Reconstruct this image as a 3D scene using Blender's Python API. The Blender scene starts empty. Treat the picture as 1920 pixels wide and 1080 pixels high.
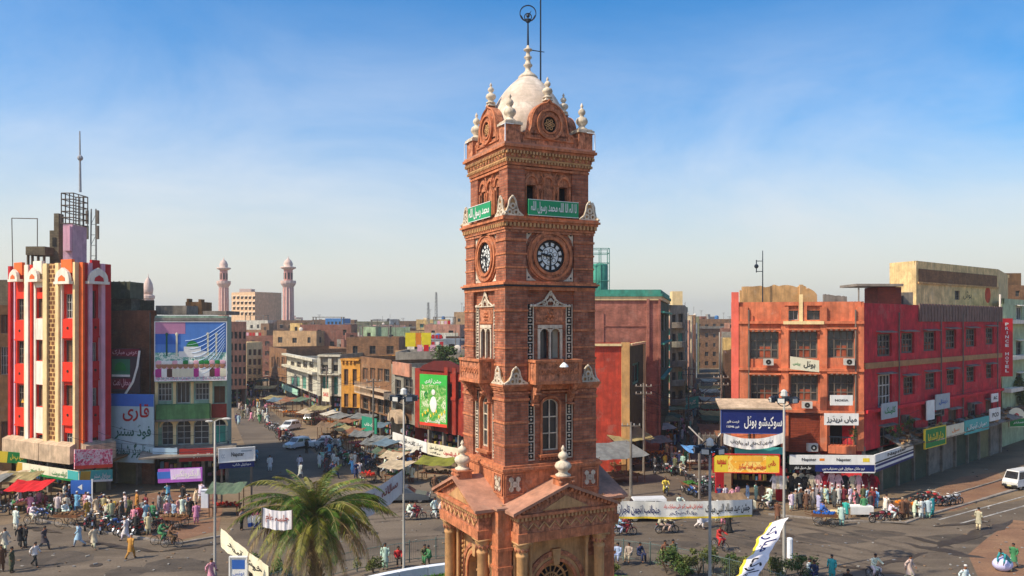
import bpy, math, random
from mathutils import Vector, Matrix
RD = random.Random(11)
PI = math.pi
F_PX, HZ, CAM_H = 1500.0, 605.0, 16.0
SC = bpy.context.scene
COL = SC.collection
# ------------------------------------------------------------------ camera, sky, sun, exposure
cam_d = bpy.data.cameras.new('camera')
cam_d.sensor_width = 36.0
cam_d.lens = 36.0 * F_PX / 1920.0
cam_d.shift_y = (HZ - 540.0) / 1920.0
cam_d.clip_start = 0.5
cam_d.clip_end = 9000
cam = bpy.data.objects.new('camera', cam_d)
COL.objects.link(cam)
cam.location = (0, 0, CAM_H)
cam.rotation_euler = (PI / 2, 0, 0)
SC.camera = cam
SUN_AZ, SUN_EL = math.radians(243), math.radians(46)
world = bpy.data.worlds.new('World')
SC.world = world
world.use_nodes = True
wn, wl = world.node_tree.nodes, world.node_tree.links
wn.clear()
w_out = wn.new('ShaderNodeOutputWorld')
w_bg = wn.new('ShaderNodeBackground')
w_bg.inputs[1].default_value = 0.15
w_sky = wn.new('ShaderNodeTexSky')
w_sky.sky_type = 'NISHITA'
w_sky.sun_disc = False
w_sky.sun_elevation = SUN_EL
w_sky.sun_rotation = SUN_AZ
w_sky.air_density = 1.0
w_sky.dust_density = 1.6
w_sky.ozone_density = 2.2
w_hs = wn.new('ShaderNodeHueSaturation')
w_hs.inputs['Saturation'].default_value = 1.5
w_hs.inputs['Value'].default_value = 1.02
wl.new(w_sky.outputs[0], w_hs.inputs['Color'])
w_tc = wn.new('ShaderNodeTexCoord')
w_sep = wn.new('ShaderNodeSeparateXYZ')
wl.new(w_tc.outputs['Generated'], w_sep.inputs[0])
w_map = wn.new('ShaderNodeMapping')
w_map.inputs['Scale'].default_value = (1.3, 1.3, 3.2)
wl.new(w_tc.outputs['Generated'], w_map.inputs[0])
w_no = wn.new('ShaderNodeTexNoise')
w_no.inputs['Scale'].default_value = 1.7
w_no.inputs['Detail'].default_value = 7
w_no.inputs['Roughness'].default_value = 0.62
w_no.inputs['Distortion'].default_value = 0.5
wl.new(w_map.outputs[0], w_no.inputs['Vector'])
w_rp = wn.new('ShaderNodeMapRange')
w_rp.inputs[1].default_value = 0.30
w_rp.inputs[2].default_value = 0.80
w_rp.inputs[4].default_value = 0.78
wl.new(w_no.outputs[0], w_rp.inputs[0])
w_lo = wn.new('ShaderNodeMapRange')          # veil thickens towards the horizon all round
w_lo.inputs[1].default_value = 0.25
w_lo.inputs[2].default_value = 0.0
w_lo.inputs[3].default_value = 0.0
w_lo.inputs[4].default_value = 0.88
w_lo.interpolation_type = 'SMOOTHSTEP'
wl.new(w_sep.outputs[2], w_lo.inputs[0])
w_fd = wn.new('ShaderNodeMapRange')          # the veils thin out overhead
w_fd.inputs[1].default_value = 0.16
w_fd.inputs[2].default_value = 0.38
w_fd.inputs[3].default_value = 1.0
w_fd.inputs[4].default_value = 0.04
wl.new(w_sep.outputs[2], w_fd.inputs[0])
w_mx = wn.new('ShaderNodeMath'); w_mx.operation = 'MULTIPLY'
wl.new(w_rp.outputs[0], w_mx.inputs[0]); wl.new(w_fd.outputs[0], w_mx.inputs[1])
w_mix2 = wn.new('ShaderNodeMixRGB')
w_mix2.inputs[2].default_value = (4.6, 4.45, 3.9, 1)
wl.new(w_lo.outputs[0], w_mix2.inputs[0])
w_mix = wn.new('ShaderNodeMixRGB')
w_mix.inputs[2].default_value = (4.9, 5.1, 5.5, 1)
wl.new(w_mx.outputs[0], w_mix.inputs[0])
wl.new(w_hs.outputs[0], w_mix.inputs[1])
wl.new(w_mix.outputs[0], w_mix2.inputs[1])
wl.new(w_mix2.outputs[0], w_bg.inputs[0])
wl.new(w_bg.outputs[0], w_out.inputs[0])
sun_d = bpy.data.lights.new('sun', 'SUN')
sun_d.energy = 4.3
sun_d.angle = math.radians(0.6)
sun_d.color = (1.0, 0.885, 0.71)
sun = bpy.data.objects.new('sun', sun_d)
COL.objects.link(sun)
sdir = Vector((math.sin(SUN_AZ) * math.cos(SUN_EL), math.cos(SUN_AZ) * math.cos(SUN_EL), math.sin(SUN_EL)))
sun.rotation_euler = sdir.to_track_quat('Z', 'Y').to_euler()
sun.location = sdir * 200
SC.view_settings.view_transform = 'Standard'
SC.view_settings.look = 'None'
SC.view_settings.exposure = 0.33
SC.view_settings.gamma = 1.0
SC.view_settings.use_curve_mapping = False
SC.render.engine = 'CYCLES'
SC.cycles.max_bounces = 5
SC.cycles.transparent_max_bounces = 6
# ------------------------------------------------------------------ helpers
def G(u, v, z=0.0):
 """Where on the level z the photograph's point (u, v) stands."""
 Y = F_PX * (CAM_H - z) / (v - HZ)
 return Vector(((u - 960.0) / F_PX * Y, Y, z))
def P(u, v, Y):
 return Vector(((u - 960.0) / F_PX * Y, Y, CAM_H - (v - HZ) * Y / F_PX))
def scr(p):
 return 960.0 + F_PX * p[0] / p[1]
def lin(c):
 return tuple(((x / 255.0) / 12.92 if x / 255.0 <= 0.04045 else ((x / 255.0 + 0.055) / 1.055) ** 2.4) for x in c)
MATS = {}
def mat(name, rgb, rough=0.85, var=0.22, streak=0.25, scale=1.0, bump=0.15, brick=None, metal=0.0, emit=None, objcol=False, spec=0.3, dirt=None):
 """Procedural painted, plastered or brick surface. rgb is a linear base colour."""
 if name in MATS:
  return MATS[name]
 m = bpy.data.materials.new(name)
 MATS[name] = m
 m.use_nodes = True
 n, l = m.node_tree.nodes, m.node_tree.links
 b = n['Principled BSDF']
 b.inputs['Roughness'].default_value = rough
 b.inputs['Metallic'].default_value = metal
 b.inputs['Specular IOR Level'].default_value = spec
 m.diffuse_color = (*rgb, 1)
 tc = n.new('ShaderNodeTexCoord')
 if objcol:
  oi = n.new('ShaderNodeObjectInfo')
  base = oi.outputs['Color']
 else:
  rg = n.new('ShaderNodeRGB')
  rg.outputs[0].default_value = (*rgb, 1)
  base = rg.outputs[0]
 bumpsrc = None
 if brick:
  bw, bh, mortar, c2, mc = brick
  sp = n.new('ShaderNodeSeparateXYZ'); l.new(tc.outputs['Object'], sp.inputs[0])
  ad = n.new('ShaderNodeMath'); ad.operation = 'ADD'; l.new(sp.outputs[0], ad.inputs[0]); l.new(sp.outputs[1], ad.inputs[1])
  cb = n.new('ShaderNodeCombineXYZ'); l.new(ad.outputs[0], cb.inputs[0]); l.new(sp.outputs[2], cb.inputs[1])
  br = n.new('ShaderNodeTexBrick')
  br.inputs['Scale'].default_value = 1.0
  br.inputs['Brick Width'].default_value = bw
  br.inputs['Row Height'].default_value = bh
  br.inputs['Mortar Size'].default_value = mortar
  br.inputs['Mortar Smooth'].default_value = 0.3
  br.inputs['Color1'].default_value = (*rgb, 1)
  br.inputs['Color2'].default_value = (*c2, 1)
  br.inputs['Mortar'].default_value = (*mc, 1)
  l.new(cb.outputs[0], br.inputs['Vector'])
  base = br.outputs['Color']
  bumpsrc = br.outputs['Fac']
 geo = n.new('ShaderNodeNewGeometry')
 n1 = n.new('ShaderNodeTexNoise'); n1.inputs['Scale'].default_value = 0.9 * scale; n1.inputs['Detail'].default_value = 8; n1.inputs['Roughness'].default_value = 0.65
 l.new(geo.outputs['Position'], n1.inputs['Vector'])
 r1 = n.new('ShaderNodeMapRange'); r1.inputs[1].default_value = 0.3; r1.inputs[2].default_value = 0.7; r1.inputs[3].default_value = 1 - var * 1.5; r1.inputs[4].default_value = 1 + var
 l.new(n1.outputs[0], r1.inputs[0])
 mp = n.new('ShaderNodeMapping'); mp.inputs['Scale'].default_value = (2.2 * scale, 2.2 * scale, 0.22 * scale)
 l.new(geo.outputs['Position'], mp.inputs[0])
 n2 = n.new('ShaderNodeTexNoise'); n2.inputs['Scale'].default_value = 1.3; n2.inputs['Detail'].default_value = 6; n2.inputs['Roughness'].default_value = 0.7
 l.new(mp.outputs[0], n2.inputs['Vector'])
 r2 = n.new('ShaderNodeMapRange'); r2.inputs[1].default_value = 0.45; r2.inputs[2].default_value = 0.75; r2.inputs[3].default_value = 0.0; r2.inputs[4].default_value = streak * 1.6
 l.new(n2.outputs[0], r2.inputs[0])
 mu = n.new('ShaderNodeMixRGB'); mu.blend_type = 'MULTIPLY'; mu.inputs[0].default_value = 1.0
 l.new(base, mu.inputs[1]); l.new(r1.outputs[0], mu.inputs[2])
 mx = n.new('ShaderNodeMixRGB')
 dc = dirt or (rgb[0] * 0.35 + 0.02, rgb[1] * 0.35 + 0.018, rgb[2] * 0.35 + 0.014)
 mx.inputs[2].default_value = (*dc, 1)
 l.new(r2.outputs[0], mx.inputs[0]); l.new(mu.outputs[0], mx.inputs[1])
 if streak >= 0.3 and not objcol:      # peeled and sun-bleached patches
  n3 = n.new('ShaderNodeTexNoise'); n3.inputs['Scale'].default_value = 0.55 * scale; n3.inputs['Detail'].default_value = 10; n3.inputs['Roughness'].default_value = 0.75
  ofs = n.new('ShaderNodeVectorMath'); ofs.operation = 'ADD'; ofs.inputs[1].default_value = (31.0, 17.0, 9.0); l.new(geo.outputs['Position'], ofs.inputs[0]); l.new(ofs.outputs[0], n3.inputs['Vector'])
  r3 = n.new('ShaderNodeMapRange'); r3.inputs[1].default_value = 0.56; r3.inputs[2].default_value = 0.62; r3.inputs[4].default_value = min(0.6, streak)
  l.new(n3.outputs[0], r3.inputs[0])
  m3 = n.new('ShaderNodeMixRGB'); lum = sum(rgb) / 3; m3.inputs[2].default_value = (rgb[0] * .55 + lum * .3 + .06, rgb[1] * .55 + lum * .3 + .05, rgb[2] * .55 + lum * .25 + .035, 1)
  l.new(r3.outputs[0], m3.inputs[0]); l.new(mx.outputs[0], m3.inputs[1]); mx = m3
 l.new(mx.outputs[0], b.inputs['Base Color'])
 if emit:
  l.new(mx.outputs[0], b.inputs['Emission Color']); b.inputs['Emission Strength'].default_value = emit
 if bump > 0:
  bp = n.new('ShaderNodeBump'); bp.inputs['Strength'].default_value = bump; bp.inputs['Distance'].default_value = 0.05
  if bumpsrc is not None:
   iv = n.new('ShaderNodeMath'); iv.operation = 'SUBTRACT'; iv.inputs[0].default_value = 1.0
   l.new(bumpsrc, iv.inputs[1]); l.new(iv.outputs[0], bp.inputs['Height'])
  else:
   l.new(n1.outputs[0], bp.inputs['Height'])
  l.new(bp.outputs[0], b.inputs['Normal'])
 return m
def glass(name='window_glass', rgb=(0.03, 0.035, 0.04)):
 if name in MATS:
  return MATS[name]
 m = mat(name, rgb, rough=0.12, var=0.5, streak=0.3, bump=0.0, spec=0.6, dirt=(0.10, 0.09, 0.075))
 return m
class MB:
 def __init__(s):
  s.v, s.f, s.mi, s.mats, s.cur = [], [], [], [], 0
  s.X = Matrix.Identity(4)
 def use(s, m):
  if m not in s.mats:
   s.mats.append(m)
  s.cur = s.mats.index(m)
  return s
 def at(s, x=0, y=0, z=0, rz=0, rx=0, ry=0, sc=None):
  s.X = Matrix.Translation((x, y, z)) @ Matrix.Rotation(rz, 4, 'Z') @ Matrix.Rotation(ry, 4, 'Y') @ Matrix.Rotation(rx, 4, 'X')
  if sc:
   s.X = s.X @ Matrix.Diagonal((*sc, 1))
  return s
 def add(s, vs, fs):
  b = len(s.v)
  for p in vs:
   s.v.append(tuple(s.X @ Vector(p)))
  for f in fs:
   s.f.append([b + i for i in f]); s.mi.append(s.cur)
 def quad(s, a, b, c, d):
  s.add([a, b, c, d], [(0, 1, 2, 3)])
 def poly(s, ps):
  s.add(ps, [tuple(range(len(ps)))])
 def box(s, x0, x1, y0, y1, z0, z1):
  s.add([(x0, y0, z0), (x1, y0, z0), (x1, y1, z0), (x0, y1, z0), (x0, y0, z1), (x1, y0, z1), (x1, y1, z1), (x0, y1, z1)],
              [(0, 3, 2, 1), (4, 5, 6, 7), (0, 1, 5, 4), (1, 2, 6, 5), (2, 3, 7, 6), (3, 0, 4, 7)])
 def cbox(s, cx, cy, cz, sx, sy, sz):
  s.box(cx - sx / 2, cx + sx / 2, cy - sy / 2, cy + sy / 2, cz - sz / 2, cz + sz / 2)
 def frustum(s, x0, x1, y0, y1, z0, z1, g):
  """a box whose top is g wider on all sides"""
  s.add([(x0, y0, z0), (x1, y0, z0), (x1, y1, z0), (x0, y1, z0), (x0 - g, y0 - g, z1), (x1 + g, y0 - g, z1), (x1 + g, y1 + g, z1), (x0 - g, y1 + g, z1)],
              [(0, 3, 2, 1), (4, 5, 6, 7), (0, 1, 5, 4), (1, 2, 6, 5), (2, 3, 7, 6), (3, 0, 4, 7)])
 def tube(s, p0, p1, r0, r1=None, n=6, caps=True):
  r1 = r0 if r1 is None else r1
  p0, p1 = Vector(p0), Vector(p1)
  d = p1 - p0
  if d.length < 1e-6:
   return
  q = d.to_track_quat('Z', 'Y')
  vs = []
  for p, r in ((p0, r0), (p1, r1)):
   for i in range(n):
    a = 2 * PI * i / n
    vs.append(p + q @ Vector((r * math.cos(a), r * math.sin(a), 0)))
  fs = [(i, (i + 1) % n, n + (i + 1) % n, n + i) for i in range(n)]
  if caps:
   fs.append(tuple(range(n - 1, -1, -1))); fs.append(tuple(range(n, 2 * n)))
  s.add(vs, fs)
 def path(s, pts, r, n=5):
  for a, b in zip(pts, pts[1:]):
   s.tube(a, b, r, r, n)
 def lathe(s, prof, n=12, cx=0, cy=0, cz=0):
  vs = []
  for r, z in prof:
   for i in range(n):
    a = 2 * PI * i / n
    vs.append((cx + r * math.cos(a), cy + r * math.sin(a), cz + z))
  fs = []
  for k in range(len(prof) - 1):
   for i in range(n):
    j = (i + 1) % n
    fs.append((k * n + i, k * n + j, (k + 1) * n + j, (k + 1) * n + i))
  fs.append(tuple(range(n - 1, -1, -1)))
  fs.append(tuple((len(prof) - 1) * n + i for i in range(n)))
  s.add(vs, fs)
 def ball(s, c, r, n=8, k=6, sq=(1, 1, 1)):
  vs = []
  for a in range(k + 1):
   t = PI * a / k
   for i in range(n):
    p = 2 * PI * i / n
    vs.append((c[0] + r * sq[0] * math.sin(t) * math.cos(p), c[1] + r * sq[1] * math.sin(t) * math.sin(p), c[2] + r * sq[2] * math.cos(t)))
  fs = [(a * n + i, (a + 1) * n + i, (a + 1) * n + (i + 1) % n, a * n + (i + 1) % n) for a in range(k) for i in range(n)]
  s.add(vs, fs)
 def ext(s, pts, y0, y1):
  """polygon in the xz plane (counter-clockwise seen from -y) extruded from y0 (front) to y1"""
  n = len(pts)
  vs = [(x, y0, z) for x, z in pts] + [(x, y1, z) for x, z in pts]
  fs = [tuple(range(n)), tuple(range(2 * n - 1, n - 1, -1))] + [(i, n + i, n + (i + 1) % n, (i + 1) % n) for i in range(n)]
  s.add(vs, fs)
 def prism(s, pts, z0, z1):
  """ground polygon extruded upwards"""
  n = len(pts)
  vs = [(p[0], p[1], z0) for p in pts] + [(p[0], p[1], z1) for p in pts]
  fs = [tuple(range(n - 1, -1, -1)), tuple(range(n, 2 * n))] + [(i, (i + 1) % n, n + (i + 1) % n, n + i) for i in range(n)]
  s.add(vs, fs)
 def ring(s, cx, cz, r0, r1, y0, y1, n=28, a0=0.0, a1=2 * PI, sx=1.0, sz=1.0):
  """flat ring (or arc) in the xz plane with depth"""
  full = abs(a1 - a0 - 2 * PI) < 1e-6
  k = n if full else n + 1
  vs = []
  for i in range(k):
   a = a0 + (a1 - a0) * i / n
   c, q = math.cos(a) * sx, math.sin(a) * sz
   vs += [(cx + r0 * c, y0, cz + r0 * q), (cx + r1 * c, y0, cz + r1 * q), (cx + r1 * c, y1, cz + r1 * q), (cx + r0 * c, y1, cz + r0 * q)]
  fs = []
  for i in range(n):
   a, b = 4 * i, 4 * ((i + 1) % k)
   for q in range(4):
    fs.append((a + q, a + (q + 1) % 4, b + (q + 1) % 4, b + q))
  if not full:
   fs += [(0, 1, 2, 3), tuple(4 * (k - 1) + q for q in (3, 2, 1, 0))]
  s.add(vs, fs)
 def disc(s, cx, cz, r, y, n=28, sx=1.0, sz=1.0):
  s.add([(cx + r * sx * math.cos(2 * PI * i / n), y, cz + r * sz * math.sin(2 * PI * i / n)) for i in range(n)], [tuple(range(n))])
 def wall(s, x0, x1, z0, z1, holes, y=0.0, t=0.25, inside=None):
  """a wall face on the plane y with openings (hx0, hx1, hz0, hz1, rise): reveals t deep; rise > 0 arches the head"""
  xs = sorted({x0, x1, *[h[0] for h in holes], *[h[1] for h in holes]})
  zs = sorted({z0, z1, *[h[2] for h in holes], *[h[3] for h in holes]})
  xs = [x for x in xs if x0 <= x <= x1]; zs = [z for z in zs if z0 <= z <= z1]
  for a, b in zip(xs, xs[1:]):
   run = None
   for c, d in zip(zs, zs[1:]):
    mx, mz = (a + b) / 2, (c + d) / 2
    if any(h[0] < mx < h[1] and h[2] < mz < h[3] for h in holes):
     if run is not None:
      s.quad((a, y, run), (b, y, run), (b, y, c), (a, y, c)); run = None
    elif run is None:
     run = c
   if run is not None:
    s.quad((a, y, run), (b, y, run), (b, y, z1), (a, y, z1))
  for h in holes:
   a, b, c, d = h[:4]
   rise = h[4] if len(h) > 4 else 0
   if rise <= 0:
    s.quad((a, y, c), (a, y + t, c), (a, y + t, d), (a, y, d))
    s.quad((b, y + t, c), (b, y, c), (b, y, d), (b, y + t, d))
    s.quad((a, y, d), (a, y + t, d), (b, y + t, d), (b, y, d))
    s.quad((a, y + t, c), (a, y, c), (b, y, c), (b, y + t, c))
   else:
    m, hw, k = (a + b) / 2, (b - a) / 2, 10
    arc = [(m - hw * math.cos(PI * i / k), d - rise + rise * math.sin(PI * i / k)) for i in range(k + 1)]
    for p, q in zip(arc, arc[1:]):
     s.quad((p[0], y, p[1]), (q[0], y, q[1]), (q[0], y, d), (p[0], y, d))
     s.quad((p[0], y, p[1]), (p[0], y + t, p[1]), (q[0], y + t, q[1]), (q[0], y, q[1]))
    s.quad((a, y, c), (a, y + t, c), (a, y + t, d - rise), (a, y, d - rise))
    s.quad((b, y + t, c), (b, y, c), (b, y, d - rise), (b, y + t, d - rise))
    s.quad((a, y + t, c), (a, y, c), (b, y, c), (b, y + t, c))
 def mesh(s, name, smooth=False):
  me = bpy.data.meshes.new(name)
  me.from_pydata(s.v, [], s.f)
  for m in s.mats:
   me.materials.append(m)
  if s.mats:
   me.polygons.foreach_set('material_index', s.mi)
  if smooth:
   me.polygons.foreach_set('use_smooth', [True] * len(s.f))
  me.update()
  return me
 def build(s, name, parent=None, smooth=False, loc=None, rz=0.0, color=None, label=None):
  return obj(name, s.mesh(name, smooth), parent, loc, rz, color, label)
def obj(name, me, parent=None, loc=None, rz=0.0, color=None, label=None):
 o = bpy.data.objects.new(name, me)
 COL.objects.link(o)
 if parent is not None:
  o.parent = parent
 if loc is not None:
  o.location = loc
 if rz:
  o.rotation_euler = (0, 0, rz)
 if color:
  o.color = (*color, 1)
 if label:
  o['label'] = label
 return o
THINGS = []
def tag(o, label, cat, group=None, kind=None):
 o['label'] = label
 if cat:
  o['category'] = cat
 if group:
  o['group'] = group
 if kind:
  o['kind'] = kind
 THINGS.append(o)
 return o
def thing(name, label, cat, loc=(0, 0, 0), rz=0.0, group=None):
 o = bpy.data.objects.new(name, None)
 COL.objects.link(o)
 o.empty_display_size = 0.3
 o.location = loc
 o.rotation_euler = (0, 0, rz)
 return tag(o, label, cat, group)
def struct(o):
 o['kind'] = 'structure'
 return o
KIDS = {}
def kids_of(root):
 k = root.name
 if k not in KIDS:
  out = []
  for ch in root.children:
   out.append((ch, list(ch.children)))
  KIDS[k] = out
 return KIDS[k]
def dup(root, loc, rz=0.0, label=None, group=None, colors=None, scale=None, skip=()):
 """a copy of a thing with copies of its parts and sub-parts; meshes are shared"""
 r = root.copy(); COL.objects.link(r)
 r.location = loc; r.rotation_euler = (0, 0, rz)
 if scale:
  r.scale = (scale, scale, scale)
 if label:
  r['label'] = label
 if group:
  r['group'] = group
 for ch, sub in kids_of(root):
  st = ch.name.split('.')[0]
  if st in skip:
   continue
  c = ch.copy(); COL.objects.link(c); c.parent = r
  if colors and st in colors:
   c.color = (*colors[st], 1)
  for g in sub:
   d = g.copy(); COL.objects.link(d); d.parent = c
   sg = g.name.split('.')[0]
   if colors and sg in colors:
    d.color = (*colors[sg], 1)
 THINGS.append(r)
 return r
# --- Urdu / Arabic lettering: letters put into their joined forms and laid out right to left
FORMS = {'ا': 'ﺍﺎ', 'آ': 'ﺁﺂ', 'د': 'ﺩﺪ', 'ذ': 'ﺫﺬ', 'ر': 'ﺭﺮ', 'ز': 'ﺯﺰ', 'و': 'ﻭﻮ', 'ے': 'ﮮﮯ', 'ڈ': 'ﮈﮉ', 'ڑ': 'ﮌﮍ',
         'ب': 'ﺏﺐﺑﺒ', 'پ': 'ﭖﭗﭘﭙ', 'ت': 'ﺕﺖﺗﺘ', 'ٹ': 'ﭦﭧﭨﭩ', 'ث': 'ﺙﺚﺛﺜ', 'ج': 'ﺝﺞﺟﺠ', 'چ': 'ﭺﭻﭼﭽ', 'ح': 'ﺡﺢﺣﺤ', 'خ': 'ﺥﺦﺧﺨ',
         'س': 'ﺱﺲﺳﺴ', 'ش': 'ﺵﺶﺷﺸ', 'ص': 'ﺹﺺﺻﺼ', 'ض': 'ﺽﺾﺿﻀ', 'ط': 'ﻁﻂﻃﻄ', 'ع': 'ﻉﻊﻋﻌ', 'غ': 'ﻍﻎﻏﻐ', 'ف': 'ﻑﻒﻓﻔ', 'ق': 'ﻕﻖﻗﻘ',
         'ک': 'ﮎﮏﮐﮑ', 'گ': 'ﮒﮓﮔﮕ', 'ل': 'ﻝﻞﻟﻠ', 'م': 'ﻡﻢﻣﻤ', 'ن': 'ﻥﻦﻧﻨ', 'ہ': 'ﮦﮧﮨﮩ', 'ی': 'ﯼﯽﯾﯿ', 'ں': 'ﮞﮟ', 'ء': 'ﺀ'}
def urdu(t):
 out = []
 for i, c in enumerate(t):
  f = FORMS.get(c)
  if not f:
   out.append(c); continue
  pj = i > 0 and len(FORMS.get(t[i - 1], '')) == 4
  nj = len(f) == 4 and i + 1 < len(t) and t[i + 1] in FORMS and t[i + 1] != 'ء'
  if len(f) == 4:
   out.append(f[(3 if nj else 1) if pj else (2 if nj else 0)])
  elif len(f) == 2:
   out.append(f[1 if pj else 0])
  else:
   out.append(f)
 return ''.join(reversed(out))
TXT = {}
def text_mesh(body, material, bold=0.0):
 """lettering as a mesh, normalised: returns mesh, width, height with its lower left corner at the origin, standing in xz"""
 key = (body, material.name, bold)
 if key in TXT:
  return TXT[key]
 c = bpy.data.curves.new('lettering', 'FONT')
 c.body = body; c.size = 1.0; c.resolution_u = 2
 c.offset = bold
 o = bpy.data.objects.new('lettering', c); COL.objects.link(o)
 dg = bpy.context.evaluated_depsgraph_get()
 me = bpy.data.meshes.new_from_object(o.evaluated_get(dg))
 bpy.data.objects.remove(o); bpy.data.curves.remove(c)
 xs = [v.co.x for v in me.vertices] or [0, 1]; ys = [v.co.y for v in me.vertices] or [0, 1]
 x0, y0, w, h = min(xs), min(ys), max(xs) - min(xs), max(ys) - min(ys)
 vs = [((v.co.x - x0) / w, 0, (v.co.y - y0) / h) for v in me.vertices]
 fs = [tuple(p.vertices) for p in me.polygons]
 bpy.data.meshes.remove(me)
 out = bpy.data.meshes.new('lettering')
 out.from_pydata(vs, [], fs); out.materials.append(material); out.update()
 TXT[key] = (out, w / h)
 return TXT[key]
def write(parent, body, material, x, z, w, h, y=-0.012, bold=0.0, ur=False):
 """puts lettering on the xz plane of its parent, filling the box w x h from (x, z)"""
 me, asp = text_mesh(urdu(body) if ur else body, material, bold)
 o = obj('lettering', me, parent, (x, y, z))
 o.scale = (w, 1, h)
 return o
def curved_text(mb, fn, body, x, z, w, h, bold=0.0, ur=False, material=None):
 """lettering bent onto a hanging cloth: fn(s, t) gives the point"""
 me, asp = text_mesh(urdu(body) if ur else body, material, bold)
 mb.use(material)
 vs = [tuple(fn(x + v.co.x * w, z + v.co.z * h)) for v in me.vertices]
 mb.add(vs, [tuple(p.vertices) for p in me.polygons])
# ------------------------------------------------------------------ ground, roads, roundabout
def ground_mat(name, c1, c2, c3, s=0.08, bump=0.3, rough=0.9, stain=0.55):
 m = bpy.data.materials.new(name); MATS[name] = m
 m.use_nodes = True
 n, l = m.node_tree.nodes, m.node_tree.links
 b = n['Principled BSDF']; b.inputs['Roughness'].default_value = rough
 b.inputs['Specular IOR Level'].default_value = 0.25
 geo = n.new('ShaderNodeNewGeometry')
 def noise(scale, det=8, rgh=0.6, dist=0.0, mp=None):
  t = n.new('ShaderNodeTexNoise'); t.inputs['Scale'].default_value = scale; t.inputs['Detail'].default_value = det
  t.inputs['Roughness'].default_value = rgh; t.inputs['Distortion'].default_value = dist
  if mp:
   q = n.new('ShaderNodeMapping'); q.inputs['Rotation'].default_value = (0, 0, mp[0]); q.inputs['Scale'].default_value = mp[1]
   l.new(geo.outputs['Position'], q.inputs[0]); l.new(q.outputs[0], t.inputs['Vector'])
  else:
   l.new(geo.outputs['Position'], t.inputs['Vector'])
  return t
 def rng(t, a, b_, c=0.0, d=1.0):
  r = n.new('ShaderNodeMapRange'); r.inputs[1].default_value = a; r.inputs[2].default_value = b_; r.inputs[3].default_value = c; r.inputs[4].default_value = d
  l.new(t.outputs[0], r.inputs[0]); return r
 def mix(f, a, b_):
  x = n.new('ShaderNodeMixRGB'); l.new(f.outputs[0], x.inputs[0])
  for i, q in ((1, a), (2, b_)):
   if isinstance(q, tuple): x.inputs[i].default_value = (*q, 1)
   else: l.new(q.outputs[0], x.inputs[i])
  return x
 big = noise(s, 8, 0.62, 0.6)
 a = mix(rng(big, 0.42, 0.62), c1, c2)
 st = noise(s * 2.6, 9, 0.7, 1.1, (0.6, (0.35, 1.2, 1)))
 a = mix(rng(st, 0.52, 0.70, 0, stain), a, c3)
 st2 = noise(0.9, 6, 0.7, 0.4, (-0.25, (0.12, 1.0, 1)))
 a = mix(rng(st2, 0.5, 0.72, 0, 0.35), a, tuple(x * 1.35 for x in c2))
 fine = noise(6.0, 5, 0.75)
 f = rng(fine, 0.3, 0.7, 0.72, 1.22)
 mu = n.new('ShaderNodeMixRGB'); mu.blend_type = 'MULTIPLY'; mu.inputs[0].default_value = 1
 l.new(a.outputs[0], mu.inputs[1]); l.new(f.outputs[0], mu.inputs[2])
 l.new(mu.outputs[0], b.inputs['Base Color'])
 bp = n.new('ShaderNodeBump'); bp.inputs['Strength'].default_value = bump; bp.inputs['Distance'].default_value = 0.08
 l.new(st.outputs[0], bp.inputs['Height']); l.new(bp.outputs[0], b.inputs['Normal'])
 return m
M_DUST = ground_mat('packed_earth', (0.165, 0.115, 0.066), (0.25, 0.178, 0.105), (0.06, 0.042, 0.028))
M_ASPH = ground_mat('worn_asphalt', (0.108, 0.083, 0.058), (0.175, 0.136, 0.095), (0.045, 0.034, 0.025))
M_RED = ground_mat('reddish_earth', (0.20, 0.105, 0.06), (0.27, 0.155, 0.085), (0.075, 0.048, 0.032), s=0.15)
M_MUD = ground_mat('wet_mud', (0.050, 0.039, 0.029), (0.075, 0.058, 0.042), (0.03, 0.024, 0.018), s=0.4, rough=0.55)
M_CONC = mat('kerb_concrete', (0.28, 0.24, 0.20), var=0.3, streak=0.4)
def sheet(name, pts, z, m):
 b = MB(); b.use(m)
 b.poly([(p[0], p[1], z) for p in pts])
 return struct(b.build(name))
sheet('ground', [(-3500, -300), (3500, -300), (3500, 6000), (-3500, 6000)], 0.0, M_DUST)
def gp(*uv):
 return [G(u, v) for u, v in uv]
plaza = [(-52, 50), (-60, 30), (-30, 10), (30, 10), (60, 30)] + [tuple(G(1960, 930)[:2]), tuple(G(1740, 968)[:2]), tuple(G(1700, 982)[:2]), tuple(G(1560, 978)[:2]),
         tuple(G(1440, 966)[:2]), tuple(G(1350, 936)[:2]), tuple(G(1235, 905)[:2]), tuple(G(1180, 900)[:2]), tuple(G(860, 905)[:2]), tuple(G(700, 900)[:2]),
         tuple(G(560, 918)[:2]), tuple(G(470, 940)[:2]), tuple(G(425, 1005)[:2]), tuple(G(330, 1022)[:2]), tuple(G(180, 998)[:2]), tuple(G(60, 975)[:2])]
sheet('plaza_road', plaza, 0.004, M_ASPH)
sheet('left_bazaar_road', gp((470, 940), (560, 960), (700, 935), (590, 850), (520, 780), (478, 742), (436, 742), (440, 790), (470, 860)), 0.008, M_ASPH)
sheet('right_bazaar_road', gp((1180, 930), (1350, 940), (1322, 900), (1330, 850), (1350, 800), (1340, 740), (1330, 690), (1300, 690), (1290, 740), (1275, 800), (1245, 860), (1200, 890)), 0.008, M_ASPH)
sheet('right_verge', gp((1440, 966), (1560, 978), (1700, 982), (1740, 968), (1990, 880), (1990, 850), (1650, 940), (1340, 930)), 0.006, M_DUST)
sheet('red_earth_patch', gp((1720, 958), (1790, 958), (1905, 915), (1870, 885), (1800, 895), (1740, 925)), 0.012, M_RED)
sheet('brick_paved_corner', gp((180, 985), (330, 1015), (410, 995), (420, 940), (330, 920), (240, 930)), 0.012, M_RED)
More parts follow.
